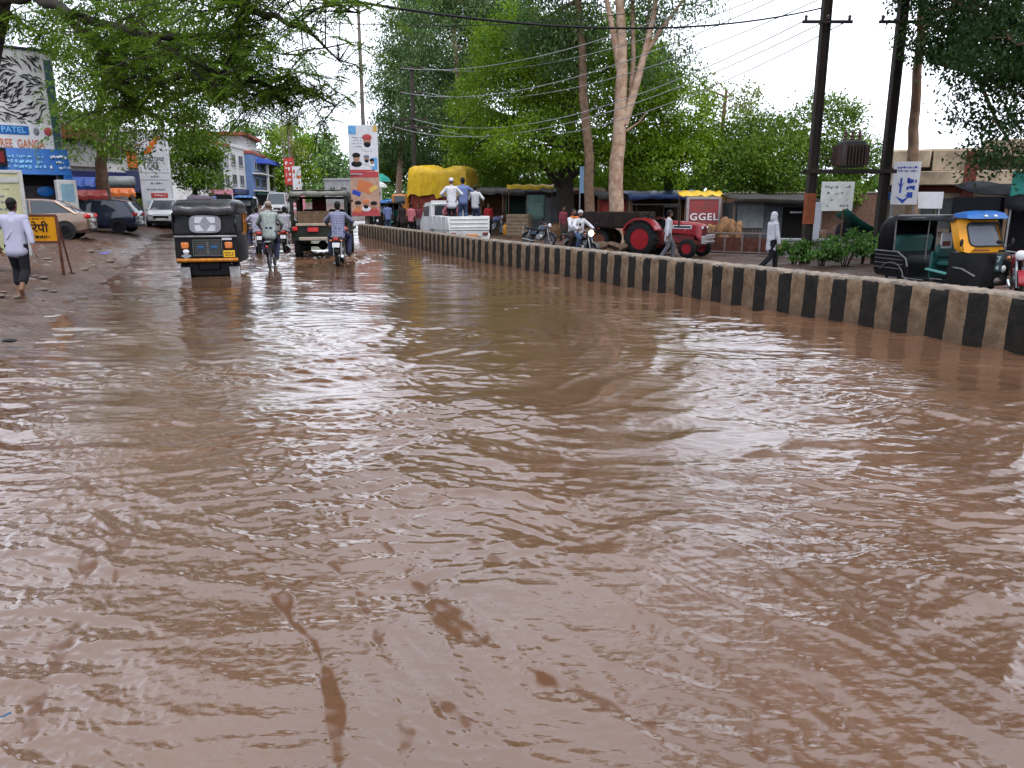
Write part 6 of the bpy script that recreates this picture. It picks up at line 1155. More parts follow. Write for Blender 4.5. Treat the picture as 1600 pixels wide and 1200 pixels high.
def truck(name, label, loc, rz):
    t = thing(name, label, 'truck', loc, rz); rnd = random.Random(6)
    mb = MB(); mb.box((0, -.6, 1.55), (2.2, 4.4, 1.1), .03); [mb.box((s_ * 1.12, -2.6 + .5 * k, 1.55), (.06, .07, 1.1), .01) for k in range(9) for s_ in (-1, 1)]; mb.build('cargo_body', mat('truck_red', (.20, .035, .02), .6, 0, .4), t)
    mb = MB(); n = 44; rows_ = []; hw, y0, y1 = 1.2, -2.95, 1.75
    per = []
    for x0_, ya, xb, yb, k in ((-hw, y0, hw, y0, 10), (hw, y0, hw, y1, 16), (hw, y1, -hw, y1, 10), (-hw, y1, -hw, y0, 16)):
        for i in range(k): per.append((x0_ + (xb - x0_) * i / k, ya + (yb - ya) * i / k))
    for j, (z, sc) in enumerate(((1.95, 1.03), (2.35, 1.02), (2.8, 1.0), (3.25, .99), (3.52, .95), (3.62, .80), (3.68, .4))):
        rows_.append([(x * sc + .045 * math.sin(i * 2.1) * (j < 5), (y + .6) * sc - .6 + .045 * math.cos(i * 1.7) * (j < 5), z + (rnd.uniform(-.16, .16) if j == 0 else rnd.uniform(-.05, .05)) + .12 * math.sin(y * 1.3) * (j > 3)) for i, (x, y) in enumerate(per)])
    mb.loft(rows_, True, False); mb.f.append(tuple((len(rows_) - 1) * len(per) + i for i in range(len(per)))); mb.m.append(0); mb.build('tarpaulin', YELT, t, 70)
    mb = MB(); mb.box((0, 2.55, 1.35), (2.0, 1.4, 1.5), .12); mb.build('cab', mat('cab_orange', (.45, .16, .03), .5), t); mb = MB(); mb.box((0, 2.55, 1.75), (2.02, .9, .5), .02); mb.box((0, 3.24, 1.7), (1.7, .05, .6), .02); mb.build('windows', GLASSC, t)
    mb = MB(); mb.box((0, .2, .75), (.9, 6.0, .25), .02); mb.build('chassis', BLK, t)
    for s_ in (-1, 1):
        for y in (-1.7, 2.4): wheel(t, (s_ * .95, y, .48), .48, .28)
    return t
def tractor(name, label, loc, rz):
    t = thing(name, label, 'tractor', loc, rz)
    for s_ in (-1, 1):
        wheel(t, (s_ * .72, -.65, .64), .64, .36, REDPAINT, lugs=20, rimr=.60); wheel(t, (s_ * .62, 1.15, .34), .34, .20, REDPAINT, lugs=16, rimr=.56)
        mb = MB(); mb.loft([[(s_ * x, -.65 + rr_ * math.cos(a), .64 + rr_ * math.sin(a)) for x, rr_ in ((.42, .76), (.42, .72), (.95, .70), (.95, .76))] for a in np.linspace(.45, 2.75, 12)]); mb.build('fender', REDPAINT, t, 40)
    mb = MB(); mb.loft([[(w_, y, z0), (w_, y, z1 - .07), (w_ * .8, y, z1), (-w_ * .8, y, z1), (-w_, y, z1 - .07), (-w_, y, z0)] for y, z0, z1, w_ in ((.15, .88, 1.30, .27), (.5, .86, 1.28, .28), (1.25, .80, 1.22, .28), (1.45, .62, 1.18, .28), (1.50, .62, 1.12, .25))]); mb.build('bonnet', REDPAINT, t)
    for s_ in (-1, 1):
        mb = MB(); mb.box((s_ * .285, .75, 1.08), (.012, .75, .13), .004); mb.mt(1).box((s_ * .292, .75, 1.08), (.012, .66, .06), .003); mb.build('bonnet_decal', [SIGNW, BLK], t)
    mb = MB(); [mb.box((0, 1.505, .70 + .07 * k), (.40, .02, .035), .005) for k in range(6)]; mb.build('grille', BLK, t); mb = MB(); [mb.ell((s_ * .20, 1.50, 1.06), (.07, .03, .06), 10, 6) for s_ in (-1, 1)]; mb.build('headlamp', LAMPW, t)
    mb = MB(); mb.box((0, .55, .66), (.40, 1.3, .40), .05); mb.box((0, -.45, .70), (.46, .9, .55), .05); mb.box((0, 1.3, .52), (.34, .5, .2), .03); mb.build('engine', mat('engine_red', (.22, .02, .02), .5, 0, .5, 7, dirt=(.05, .03, .03)), t)
    mb = MB(); mb.tube([(-.62, 1.15, .36), (.62, 1.15, .36)], .06); mb.box((0, 1.15, .45), (.3, .2, .25), .03); mb.tube([(-.72, -.65, .64), (.72, -.65, .64)], .10); mb.build('axle', mat('axle_dark', (.06, .02, .02), .6), t)
    mb = MB(); mb.tube([(.30, .62, 1.1), (.30, .62, 1.75)], .03, 8); mb.build('exhaust', BLK, t)
    mb = MB(); mb.box((0, -.50, 1.05), (.46, .42, .10), .04); mb.box((0, -.72, 1.28), (.46, .10, .42), .04, rx=.1); mb.build('seat', RUBBER, t)
    mb = MB(); mb.tube([(0, .15, 1.2), (0, -.1, 1.42)], .02); mb.tube([(.2 * math.cos(a), -.10 + .11 * math.sin(a), 1.44 + .16 * math.sin(a) * .8) for a in np.linspace(0, 2 * math.pi, 17)], .014, 6); mb.build('steering_wheel', BLK, t)
    mb = MB(); [mb.box((0, 1.72, z), (.72, .06, .05), .01) for z in (.58, .72, .80)]; [mb.box((x, 1.62, .64), (.06, .22, .28), .01) for x in (-.25, .25)]; mb.build('front_bumper', mat('bumper_pale', (.40, .36, .36), .5, 0, .3), t); mb = MB(); mb.box((0, 1.53, .58), (.34, .02, .12), .004); mb.build('number_plate', PLATEY, t)
    mb = MB(); [mb.box((s_ * .45, .05, .45), (.3, .5, .04), .01) for s_ in (-1, 1)]; mb.build('footboard', BLK, t)
    mb = MB(); mb.box((0, -.50, 1.86), (1.25, 1.35, .05), .02); mb.box((0, .17, 1.82), (1.25, .03, .12), .01); mb.build('canopy', mat('stall_slab_dark', (.02, .016, .015), .8, 0, .5), t); mb = MB(); [mb.tube([(x, y, 1.2 if y < 0 else .9), (x, y, 1.85)], .022, 6) for x in (-.52, .52) for y in (-1.0, .10)]; mb.build('slab_post', BLK, t); return t  # dark slab is the stall roof behind, added here on posts
def trailer(name, label, loc, rz):
    t = thing(name, label, 'trailer', loc, rz); m = mat('trailer_dark', (.022, .014, .013), .7, 0, .5, 5, .3)
    mb = MB(); mb.box((0, 0, .95), (1.9, 3.0, .1), .02); [mb.box((s_ * .95, 0, 1.25), (.06, 3.0, .6), .015) for s_ in (-1, 1)]; [mb.box((0, s_ * 1.48, 1.25), (1.84, .06, .6), .015) for s_ in (-1, 1)]; [mb.box((s_ * .99, -1.4 + .56 * k, 1.22), (.05, .08, .66), .01) for k in range(6) for s_ in (-1, 1)]; mb.build('box_body', m, t)
    for s_ in (-1, 1): wheel(t, (s_ * .72, -.3, .42), .42, .25, RUST, lugs=14)
    mb = MB(); mb.tube([(-.5, 1.4, .85), (0, 2.4, .55)], .05, 6); mb.tube([(.5, 1.4, .85), (0, 2.4, .55)], .05, 6); mb.tube([(-.72, -.3, .42), (.72, -.3, .42)], .06, 6); mb.box((0, -.3, .7), (.8, .3, .4), .02); mb.build('drawbar', m, t); return t
# ---- placement
_d = R(180)
car('parked_car', 'bronze sedan parked on the mud behind the walking man, tail towards the road', onground(58, 30.5), R(106), 4.1, 1.70, 'sedan', BRONZE)
car('parked_car', 'dark blue hatchback parked beyond the bronze sedan', onground(157, 37.5), R(98), 3.75, 1.68, 'hatch', NAVYC)
car('oncoming_car', 'white hatchback facing us beside the pylon sign, half behind the rickshaw', onground(262, 45), R(194), 3.6, 1.60, 'hatch', WHITEC)
pR = onground(342, 19.7); pR.z = -.04
cargo_rickshaw('passenger_rickshaw', 'black canvas-topped three-wheeler with amber bumper seen from behind in the flood', pR, R(12))
t = thing('cloth_bundle', 'faded purple cloth bundle lying on the roof of the black three-wheeler', 'bundle', pR + Vector((-.50, .55, 1.84)), R(12)); mb = MB(); mb.ell((0, 0, .03), (.26, .5, .10), 12, 8); mb.ell((-.14, -.2, .0), (.16, .3, .14), 10, 8); mb.ell((.1, .25, .02), (.2, .25, .1), 10, 8); mb.build('bundle_cloth', mat('purple_cloth', (.075, .055, .075), .8, 0, .4, 6, .6, bscale=12), t)
pJ = onground(511, 27.0); pJ.z = -.02
jeep('open_jeep', 'dark open-backed jeep with a grey canvas top driving away through the flood', pJ, R(9)).scale = (1.1, 1.1, 1.1)
auto_rickshaw('auto_rickshaw', 'black auto-rickshaw with yellow windscreen frame and blue visor parked behind the median wall', onground(1468, 17.2), R(-158))
pP = onground(708, 29.5); pickup('pickup_truck', 'white pickup with men standing in its open bed behind the median wall', pP, R(22))
truck('loaded_truck', 'truck covered with a bright yellow tarpaulin behind the white pickup', onground(683, 49), R(76)).scale = (1, .80, 1)
tractor('tractor', 'red tractor with big lugged rear wheels facing right behind the median wall', onground(1040, 29.0), R(-128))
trailer('trailer', 'dark steel trailer standing behind the red tractor', onground(957, 33), R(-118))
motorcycle('parked_motorcycle', 'dark motorcycle with a white front fork parked alone midway along the wall', onground(841, 34.5), R(-132), mat('bike_blue_black', (.02, .03, .06), .3, 0, .2), 'motorcycles parked behind the wall', lean=-.15)
motorcycle('parked_motorcycle', 'blue motorcycle parked just right of the white pickup', onground(770, 44), R(-118), mat('bike_blue', (.03, .06, .22), .3, 0, .2), 'motorcycles parked behind the wall', lean=-.15)
motorcycle('parked_motorcycle', 'motorcycle with a red tank parked at the right edge beside the auto-rickshaw', onground(1592, 15.8), R(150), mat('bike_red', (.25, .012, .02), .3, 0, .2), 'motorcycles parked behind the wall', lean=.12)
pM2 = onground(908, 27.0); BIKE2 = motorcycle('ridden_motorcycle', 'motorcycle with its headlamp lit, carrying two men in white along the wall', pM2, R(-148), mat('bike_black', (.02, .02, .022), .3, 0, .2), lit=True)
pC1 = onground(533, 22.4); pC1.z = -.02; motorcycle('ridden_motorcycle', 'motorcycle ridden by the man in the blue checked shirt behind the jeep', pC1, R(6), mat('bike_black', (.02, .02, .022), .3))
pC2 = onground(405, 28); pC2.z = -.08; motorcycle('ridden_motorcycle', 'motorcycle with a glowing red tail lamp left of the cyclist', pC2, R(22), mat('bike_red', (.25, .012, .02)))
pC3 = onground(449, 29); pC3.z = -.08; motorcycle('ridden_motorcycle', 'motorcycle under the rider in the black and white checked shirt', pC3, R(10), mat('bike_red', (.25, .012, .02)))
pC4 = onground(379, 38); motorcycle('ridden_motorcycle', 'far motorcycle carrying the rider with the orange bag', pC4, R(170), mat('bike_black', (.02, .02, .022)))
pC5 = onground(420, 52); motorcycle('ridden_motorcycle', 'farthest motorcycle, ridden towards us in front of the pale van', pC5, R(185), mat('bike_black', (.02, .02, .022)))
pB1 = onground(427, 21.2); pB1.z = .0; bicycle('bicycle', 'black bicycle ridden by the man in the grey-green shirt', pB1, R(10))
car('distant_van', 'pale van far down the street above the checked rider', onground(436, 66), R(188), 4.0, 1.7, 'van', mat('van_grey', (.32, .32, .33), .4), cat='van')
auto_rickshaw('auto_rickshaw', 'distant white-topped auto-rickshaw near the pink shop sign', onground(386, 56), R(190), top=BLK, canv=SIGNW)
auto_rickshaw('auto_rickshaw', 'dark auto-rickshaw parked just right of the poster hoardings', onground(601, 47), R(165), top=BLK)
auto_rickshaw('auto_rickshaw', 'dark auto-rickshaw nearest the yellow-covered truck', onground(624, 50), R(150), top=BLK)
def umbrella(label, px, py, rpx, Y, m):
    c = at(px, py, Y); g = gz(c.x, c.y); t = thing('big_umbrella', label, 'umbrella', (c.x, c.y, g)); r = rpx * Y / F; z = c.z - g; mb = MB(); mb.lathe([(r, z - r * .55), (r * .85, z - r * .28), (r * .5, z - r * .08), (.02, z)], 12); o = mb.build('canopy', m, t, 20, recalc=False); o.modifiers.new('thick', 'SOLIDIFY').thickness = .015; mb = MB(); mb.tube([(0, 0, -.1), (0, 0, z + .1)], .025, 8); mb.build('pole', STEEL, t)
umbrella('big teal umbrella right of the poster hoardings', 586, 270, 24, 53, TEAL); umbrella('white umbrella below the teal one', 588, 283, 17, 50, CLOTHW)
# crates, cans, junk by the stalls
t = thing('crate_stack', 'pale wooden crate standing in front of the green kiosk', 'crate', onground(811, 41), R(-15)); mb = MB(); mb.box((0, 0, .62), (1.15, .8, 1.15), .02); [mb.box((0, -.41, .2 + .18 * k), (1.16, .03, .13), .005) for k in range(6)]; mb.build('crate_boards', mat('pale_wood', (.21, .155, .105), .8, 0, .4, 6, .3), t)
t = thing('green_box', 'upright green metal box between the crate and the dark stall', 'box', onground(837, 43), R(-5)); mb = MB(); mb.box((0, 0, 1.5), (.95, .6, 1.3), .02); mb.build('box_body', mat('box_green', (.07, .13, .105), .5, 0, .35), t); mb = MB(); [mb.box((x, y, .4), (.06, .06, 1.0), .005) for x in (-.42, .42) for y in (-.25, .25)]; mb.build('leg', RUST, t); mb = MB(); mb.box((0, -.31, 1.35), (.8, .02, .7), .005); mb.build('door', mat('box_pale_green', (.10, .17, .15), .5), t)
for px, Y, m, lab, h_ in ((791, 42.5, YEL, 'yellow plastic can beside the blue motorcycle', .62), (804, 42, mat('bucket_orange', (.5, .10, .02), .4), 'orange plastic bucket right of the yellow can', .42)):
    t = thing('plastic_can', lab, 'can', onground(px, Y)); mb = MB(); mb.lathe([(.16, 0), (.18, .03), (.18, h_ * .8), (.12, h_ * .93), (.06, h_ * .95), (.06, h_)], 16); mb.build('can_body', m, t); mb = MB(); mb.tube([(.07, 0, h_ * .95), (.1, 0, h_ * 1.08), (-.1, 0, h_ * 1.08), (-.07, 0, h_ * .95)], .012, 6); mb.build('handle', m, t)
board('tree_poster', 'tall blue and white poster fixed between the two brown trunks', 906, 918, 262, 300, 39, mat('poster_pale_blue', (.22, .36, .50), .5), 'poster', posts=True)
# black tarpaulin shelter at the right edge
t = thing('tarpaulin_shelter', 'black tarpaulin shelter over a dark stall at the right edge', 'shelter', onground(1575, 21), R(-3)); mb = MB(); r_ = random.Random(8)
mb.loft([[(-.7 + .4 * i, -.6 + .9 * j, 2.15 + .10 * j - .12 * math.sin(i * 1.1 + j) - .05 * i * (j == 0)) for i in range(10)] for j in range(4)], False); mb.loft([[(-.7 + .4 * i, -.62, 1.85 - r_.uniform(0, .15)) for i in range(10)], [(-.7 + .4 * i, -.6, 2.15 - .12 * math.sin(i * 1.1) - .05 * i) for i in range(10)]], False); o = mb.build('tarpaulin', BLKT, t, 60, recalc=False); o.modifiers.new('thick', 'SOLIDIFY').thickness = .02
mb = MB(); [mb.tube([(x, y, -.1), (x, y, 2.1)], .04, 6) for x in (-.6, 2.8) for y in (-.55, 2.0)]; mb.build('post', WOOD, t); mb = MB(); mb.box((1.1, 2.05, 1.0), (3.6, .05, 2.2), .01); mb.box((-.68, .8, 1.0), (.05, 2.4, 2.2), .01); mb.build('back_cloth', BLKT, t)
# litter on the mud
t = tag(MB().box((0, 0, .015), (.30, .18, .03), .01, rz=.3).box((.05, .02, .04), (.22, .12, .03), .01, rz=.8).build('plastic_bag', mat('bag_blue', (.16, .15, .45), .4)), 'crumpled pale blue plastic bag on the mud near the rickshaw', 'litter'); t.location = onground(163, 24.8, .02)
t = tag(MB().box((0, 0, .01), (.16, .06, .02), .008, rz=.2).box((.09, .03, .02), (.08, .05, .02), .006, rz=1).build('paper_scrap', mat('paper', (.35, .33, .32), .6)), 'torn whitish paper scrap at the water edge below the walking man', 'litter'); t.location = onground(80, 11.2, .09)
t = tag(MB().box((0, 0, .004), (.045, .025, .015), .005, rz=.4).box((.015, .008, .012), (.03, .02, .01), .004, rz=1).build('plastic_scrap', mat('scrap_blue', (.02, .06, .11), .5)), 'small blue plastic scrap floating at the left edge of the foreground', 'litter'); t.location = G(3, 1125, .01)
t = tag(MB().ell((0, 0, .01), (.10, .045, .025), 10, 6).build('sandal_scrap', BLK), 'small black sole lying on the mud at the left edge', 'litter'); t.location = onground(16, 9.1, .09)
r_ = random.Random(12)
for i in range(130):
    Y = r_.uniform(13, 30); x = float(shore(Y)) - r_.uniform(-.6, 6.5); s_ = r_.uniform(.03, .12)
    if i == 0:
        mb = MB(); mb.ell((0, 0, 0), (1, .8, .55), 9, 6); st0 = mb.build('stone', mat('stone', (.15, .12, .10), .7, 0, .4, 3, .4))
    o = st0 if i == 0 else st0.copy()
    if i: COL.objects.link(o)
    o.location = (x, Y, gz(x, Y) + .02); o.scale = (s_ * r_.uniform(.7, 1.5), s_, s_ * r_.uniform(.6, 1)); o.rotation_euler = (0, 0, r_.uniform(0, 6)); tag(o, 'brown stone lying in the mud along the left water edge', 'stone', 'stones on the muddy left bank')

for i in range(90):
    Y = r_.uniform(15, 36); x = float(wallx(Y)) + .6 + r_.random() ** 1.5 * 9; s_ = r_.uniform(.03, .10); o = st0.copy(); COL.objects.link(o)
    o.location = (x, Y, gz(x, Y) + .02); o.scale = (s_ * r_.uniform(.7, 1.5), s_, s_ * r_.uniform(.6, 1)); o.rotation_euler = (0, 0, r_.uniform(0, 6)); tag(o, 'brown stone lying on the dirt behind the median wall', 'stone', 'stones on the dirt behind the wall')
def sack_mb():
    mb = MB(); mb.loft([[(w_ * math.cos(a) * (1 + .06 * math.sin(3 * a + z * 9)), w_ * .7 * math.sin(a), z) for a in np.linspace(0, 2 * math.pi, 14, endpoint=False)] for z, w_ in ((0, .24), (.08, .31), (.35, .33), (.58, .27), (.68, .12), (.76, .17))]); return mb
t0 = thing('gunny_sack', 'tied brown gunny sack standing in front of the stalls', 'sack', onground(868, 41), .3, 'gunny sacks in front of the stalls'); b0_ = sack_mb().build('sack_cloth', FIB, t0)
for px, Y, rz in ((858, 41.5, 1.1), (946, 37, .4), (955, 36.6, 2.0), (1066, 33.5, .8), (1130, 32, 1.7), (1075, 34, .1), (740, 45, .6)):
    c = t0.copy(); COL.objects.link(c); c.location = onground(px, Y); c.rotation_euler = (0, 0, rz); d = b0_.copy(); COL.objects.link(d); d.parent = c
heap('dirt_mound', 'low mound of brown rubble in front of the dark trailer', 962, 29.5, 2.2, .55, mat('rubble', (.10, .062, .042), .9, 0, .5, 6, .6), 'mound', 21, 14)
# ================================================================== people
SKIN = mat('skin_brown', (.16, .075, .045), .55, 0, .15, 8); HAIR = mat('black_hair', (.008, .007, .007), .5, 0, .2, 20); HAIRG = mat('grey_hair', (.20, .19, .18), .6, 0, .4, 30)
cl = lambda n, c, v=.2: mat('cloth_' + n, c, .85, 0, v, 5, .7, bscale=9)
C_WHITE = cl('white', (.50, .50, .54)); C_BLACK = cl('black', (.012, .012, .016)); C_JEANS = cl('jeans', (.045, .075, .15), .4); C_GREY = cl('grey', (.10, .10, .12)); C_BLUE = cl('blue', (.12, .16, .33)); C_PINK = cl('pink', (.42, .13, .16)); C_MAROON = cl('maroon', (.16, .03, .045)); C_RED = cl('red', (.42, .02, .03)); C_SAGE = cl('sage', (.24, .28, .27)); C_LILAC = cl('lilac', (.27, .26, .34)); C_ORANGE = cl('orange', (.60, .16, .03)); C_NAVY = cl('navy', (.02, .025, .06)); C_PALE = cl('pale', (.40, .40, .42)); C_DARK = cl('dark', (.03, .02, .02)); C_BROWN = cl('brown', (.035, .018, .016))
CK_L = check_mat('check_pale', (.30, .30, .38), (.16, .16, .24), 20); CK_B = check_mat('check_blue', (.17, .18, .26), (.03, .034, .08), 7); CK_W = check_mat('check_black_white', (.34, .34, .37), (.012, .012, .025), 6)
def remesh(mb, name, m, vox, it=3):
    tmp = bpy.data.objects.new('tmp', mb.mesh('tmp', m, recalc=True)); COL.objects.link(tmp)
    a = tmp.modifiers.new('r', 'REMESH'); a.mode = 'VOXEL'; a.voxel_size = vox; a.use_smooth_shade = True
    s_ = tmp.modifiers.new('s', 'SMOOTH'); s_.iterations = it; s_.factor = .5
    dg = bpy.context.evaluated_depsgraph_get(); me = bpy.data.meshes.new_from_object(tmp.evaluated_get(dg)); me.name = name
    bpy.data.objects.remove(tmp)
    if not me.materials: me.materials.append(m)
    me.polygons.foreach_set('use_smooth', [True] * len(me.polygons)); me.update(); return me
def ik(a, c, l1, l2, pole):
    a, c, pole = Vector(a), Vector(c), Vector(pole); d = c - a; L_ = min(d.length, (l1 + l2) * .998); u = d.normalized(); c = a + u * L_
    x = (l1 * l1 - l2 * l2 + L_ * L_) / (2 * L_); h = math.sqrt(max(0, l1 * l1 - x * x)); w_ = (pole - u * pole.dot(u)); w_ = w_.normalized() if w_.length > 1e-5 else u.orthogonal().normalized()
    return a + u * x + w_ * h, c
def hand(mb, wrist, d, thumb, curl, s):
    d = Vector(d).normalized(); th = Vector(thumb); th = (th - d * th.dot(d)).normalized(); n = d.cross(th); w_ = Vector(wrist)
    Mx = Matrix((th, n, d)).transposed().to_4x4(); mb.ell(w_ + d * .052 * s, (.040 * s, .016 * s, .055 * s), 10, 8, rot=Mx)
    for off, ln in ((.031, .070), (.011, .080), (-.010, .074), (-.030, .058)):
        b_ = w_ + d * .095 * s + th * off * s; d1 = (d * math.cos(curl * .6) + n * math.sin(curl * .6)); d2 = (d * math.cos(curl * 1.5) + n * math.sin(curl * 1.5)); m_ = b_ + d1 * ln * .5 * s; mb.cap(b_, m_, .0088 * s, .0082 * s, 8); mb.cap(m_, m_ + d2 * ln * .5 * s, .0082 * s, .007 * s, 8)
    b_ = w_ + d * .03 * s + th * .034 * s; m_ = b_ + (th * .6 + d * .7 + n * .3 * curl) * .035 * s; mb.cap(b_, m_, .011 * s, .010 * s, 8); mb.cap(m_, m_ + (th * .2 + d + n * .5 * curl) * .03 * s, .010 * s, .008 * s, 8)
def person(label, loc, rz, shirt, trousers, H=1.68, pelvis=(0, 0, .90), lean=3, hands=None, feet=None, sleeve=.55, cuff=1.0, hair=HAIR, cap=None, scarf=None, face=False, beard=None, vox=.014, shoe=None, group=None, elbow=((-1, -.6, -.3), (1, -.6, -.3)), knee=((0, 1, .1), (0, 1, .1)), head_rz=0, head_rx=0, hem=.10, extra=None, footdir=None, curl=.5, cat='person', thumbs=None):
    s = H / 1.68; V_ = lambda q: Vector(q) * s
    hands = hands or [(-.24, .05, .78), (.24, .05, .78)]; feet = feet or [(-.10, .0, .07), (.10, 0, .07)]
    t = thing('person', label, cat, loc, rz, group); P_ = V_(pelvis); Rl = Matrix.Rotation(-R(lean), 3, 'X'); up = lambda x, y, z: P_ + Rl @ (Vector((x, y, z)) * s)
    nk = up(0, -.005, .50); hc = nk + Matrix.Rotation(-R(lean * .4), 3, 'X') @ V_((0, .025, .165)); HR = Matrix.Rotation(R(head_rz), 4, 'Z') @ Matrix.Rotation(R(head_rx), 4, 'X'); hp = lambda x, y, z: hc + (HR.to_3x3() @ V_((x, y, z)))
    sh = [up(-.165, 0, .44), up(.165, 0, .44)]; hipj = [P_ + V_((-.085, 0, -.02)), P_ + V_((.085, 0, -.02))]
    el, wr, kn, an = [], [], [], []
    for i in range(2):
        e, w_ = ik(sh[i], V_(hands[i]), .285 * s, .255 * s, elbow[i]); el.append(e); wr.append(w_)
        k, a = ik(hipj[i], V_(feet[i]), .43 * s, .42 * s, knee[i]); kn.append(k); an.append(a)
    b = MB()
    b.ell(up(0, 0, .04), V_((.140, .098, .14)), 14, 10, rot=Rl.to_4x4()); b.ell(up(0, 0, .18), V_((.135, .092, .17)), 14, 10, rot=Rl.to_4x4()); b.ell(up(0, 0, .34), V_((.158, .102, .16)), 14, 10, rot=Rl.to_4x4()); b.cap(sh[0], sh[1], .062 * s, .062 * s); b.cap(up(0, -.01, .42), hc - V_((0, .01, .08)), .058 * s, .050 * s)
    b.ell(hp(0, -.005, .025), V_((.074, .094, .098)), 16, 12, rot=HR); b.ell(hp(0, .025, -.055), V_((.056, .066, .070)), 14, 10, rot=HR); b.cap(hp(0, .088, .015), hp(0, .104, -.028), .011 * s, .016 * s, 8); b.cap(hp(-.028, .082, -.066), hp(.028, .082, -.066), .009 * s, .009 * s, 8); b.cap(hp(-.045, .08, .028), hp(.045, .08, .028), .010 * s, .010 * s, 8)
    for q in (-1, 1): b.ell(hp(q * .076, -.01, -.005), V_((.012, .024, .034)), 8, 8, rot=HR)
    for i in range(2):
        b.cap(sh[i], el[i], .048 * s, .040 * s); b.cap(el[i], wr[i], .040 * s, .026 * s); d = (wr[i] - el[i]).normalized(); hand(b, wr[i], d, (thumbs[i] if thumbs else ((.4 if i == 0 else -.4), 1, .1)), curl, s)
        b.cap(hipj[i], kn[i], .080 * s, .056 * s); b.cap(kn[i], an[i], .054 * s, .036 * s); fd = Vector((footdir[i] if footdir else (0, 1, -.10))).normalized(); hl = an[i] - fd * .045 * s - V_((0, 0, .035)); tip = an[i] + fd * .145 * s - V_((0, 0, .045)); b.cap(hl, tip, .034 * s, .026 * s); b.cap(an[i], an[i] + fd * .08 * s - V_((0, 0, .03)), .035 * s, .030 * s); b.ell(tip - fd * .03 * s, V_((.044, .044, .022)), 10, 6)
    o = bpy.data.objects.new('body', remesh(b, 'body', SKIN, vox)); COL.objects.link(o); o.parent = t
    c = MB(); wr_ = random.Random(len(label))
    for q in (-1, 1):
        c.cap(up(q * .088, -.012, .405), up(q * .075, .0, .18), .102 * s, .098 * s, 14); c.cap(up(q * .075, .0, .18), up(q * .070, 0, -hem + .03), .098 * s, .106 * s, 14)
    c.cap(up(0, .006, .37), up(0, .008, .18), .124 * s, .116 * s, 16); c.cap(up(0, .008, .18), up(0, .006, -hem + .03), .116 * s, .118 * s, 16); c.cap(sh[0], sh[1], .076 * s, .076 * s); c.cap(up(0, -.012, .44), up(0, -.005, .515), .076 * s, .060 * s)
    for _ in range(7):
        x = wr_.uniform(-.13, .13); z = wr_.uniform(-.05, .25); yy = (.112 if wr_.random() < .5 else -.112); c.cap(up(x, yy, z), up(x + wr_.uniform(-.08, .08), yy, z + wr_.uniform(.06, .14)), .012 * s, .010 * s, 6)
    for i in range(2):
        if sleeve <= .5: c.cap(sh[i], sh[i].lerp(el[i], sleeve * 2), .064 * s, .060 * s)
        else: c.cap(sh[i], el[i], .068 * s, .060 * s); c.cap(el[i], el[i].lerp(wr[i], (sleeve - .5) * 2), .060 * s, .048 * s)
    o = bpy.data.objects.new('shirt', remesh(c, 'shirt', shirt, vox * 1.1)); COL.objects.link(o); o.parent = t
    c = MB(); c.cap(P_ + V_((-.06, 0, .06)), P_ + V_((.06, 0, .06)), .092 * s, .092 * s, 14); c.cap(P_ + V_((-.06, -.005, -.04)), P_ + V_((.06, -.005, -.04)), .100 * s, .100 * s, 14)
    for i in range(2):
        c.cap(hipj[i], kn[i], .100 * s, .078 * s); e = kn[i].lerp(an[i], cuff); c.cap(kn[i], e, .078 * s, (.078 - .008 * cuff) * s)
    o = bpy.data.objects.new('trousers', remesh(c, 'trousers', trousers, vox * 1.1)); COL.objects.link(o); o.parent = t
    if cap: c = MB(); c.ell(hp(0, -.012, .055), V_((.086, .106, .082)), 16, 10, rot=HR); c.build('cap', cap, t, 60)
    elif hair and not scarf: c = MB(); c.ell(hp(0, -.018, .042), V_((.082, .100, .092)), 16, 10, rot=HR); c.ell(hp(0, -.045, -.01), V_((.070, .062, .085)), 14, 10, rot=HR); c.build('hair', hair, t, 60)
    if scarf:
        c = MB(); c.ell(hp(0, -.014, .03), V_((.092, .106, .105)), 16, 10, rot=HR); c.ell(hp(0, -.03, -.06), V_((.098, .10, .12)), 14, 10, rot=HR); c.ell(hp(0, .0, -.15), V_((.115, .10, .075)), 14, 10); c.ell(hp(0, .06, -.11), V_((.06, .06, .055)), 12, 8); o = bpy.data.objects.new('head_scarf', remesh(c, 'head_scarf', scarf, vox)); COL.objects.link(o); o.parent = t
        c = MB(); c.ell(hp(0, .0, .05), V_((.078, .098, .078)), 14, 8, rot=HR); c.build('hair', hair or HAIR, t, 60)
    if face:
        c = MB(); [c.ell(hp(q * .031, .083, .010), V_((.013, .010, .007)), 8, 6, rot=HR) for q in (-1, 1)]; c.build('eyes', INK, t, 60)
        if beard: c = MB(); c.ell(hp(0, .040, -.085), V_((.056, .058, .048)), 12, 8, rot=HR); c.build('beard', beard, t, 60)
        c = MB(); c.cap(hp(-.03, .094, -.046), hp(.03, .094, -.046), .008 * s, .008 * s, 8); c.build('moustache', beard or HAIR, t, 60)
    if shoe:
        for i in range(2):
            c = MB(); fd = Vector((footdir[i] if footdir else (0, 1, -.10))).normalized(); c.cap(an[i] - fd * .05 * s - V_((0, 0, .045)), an[i] + fd * .15 * s - V_((0, 0, .052)), .040 * s, .034 * s); c.build('shoe', shoe, t, 60)
    if extra: extra(t, up, hp, wr, s)
    return t
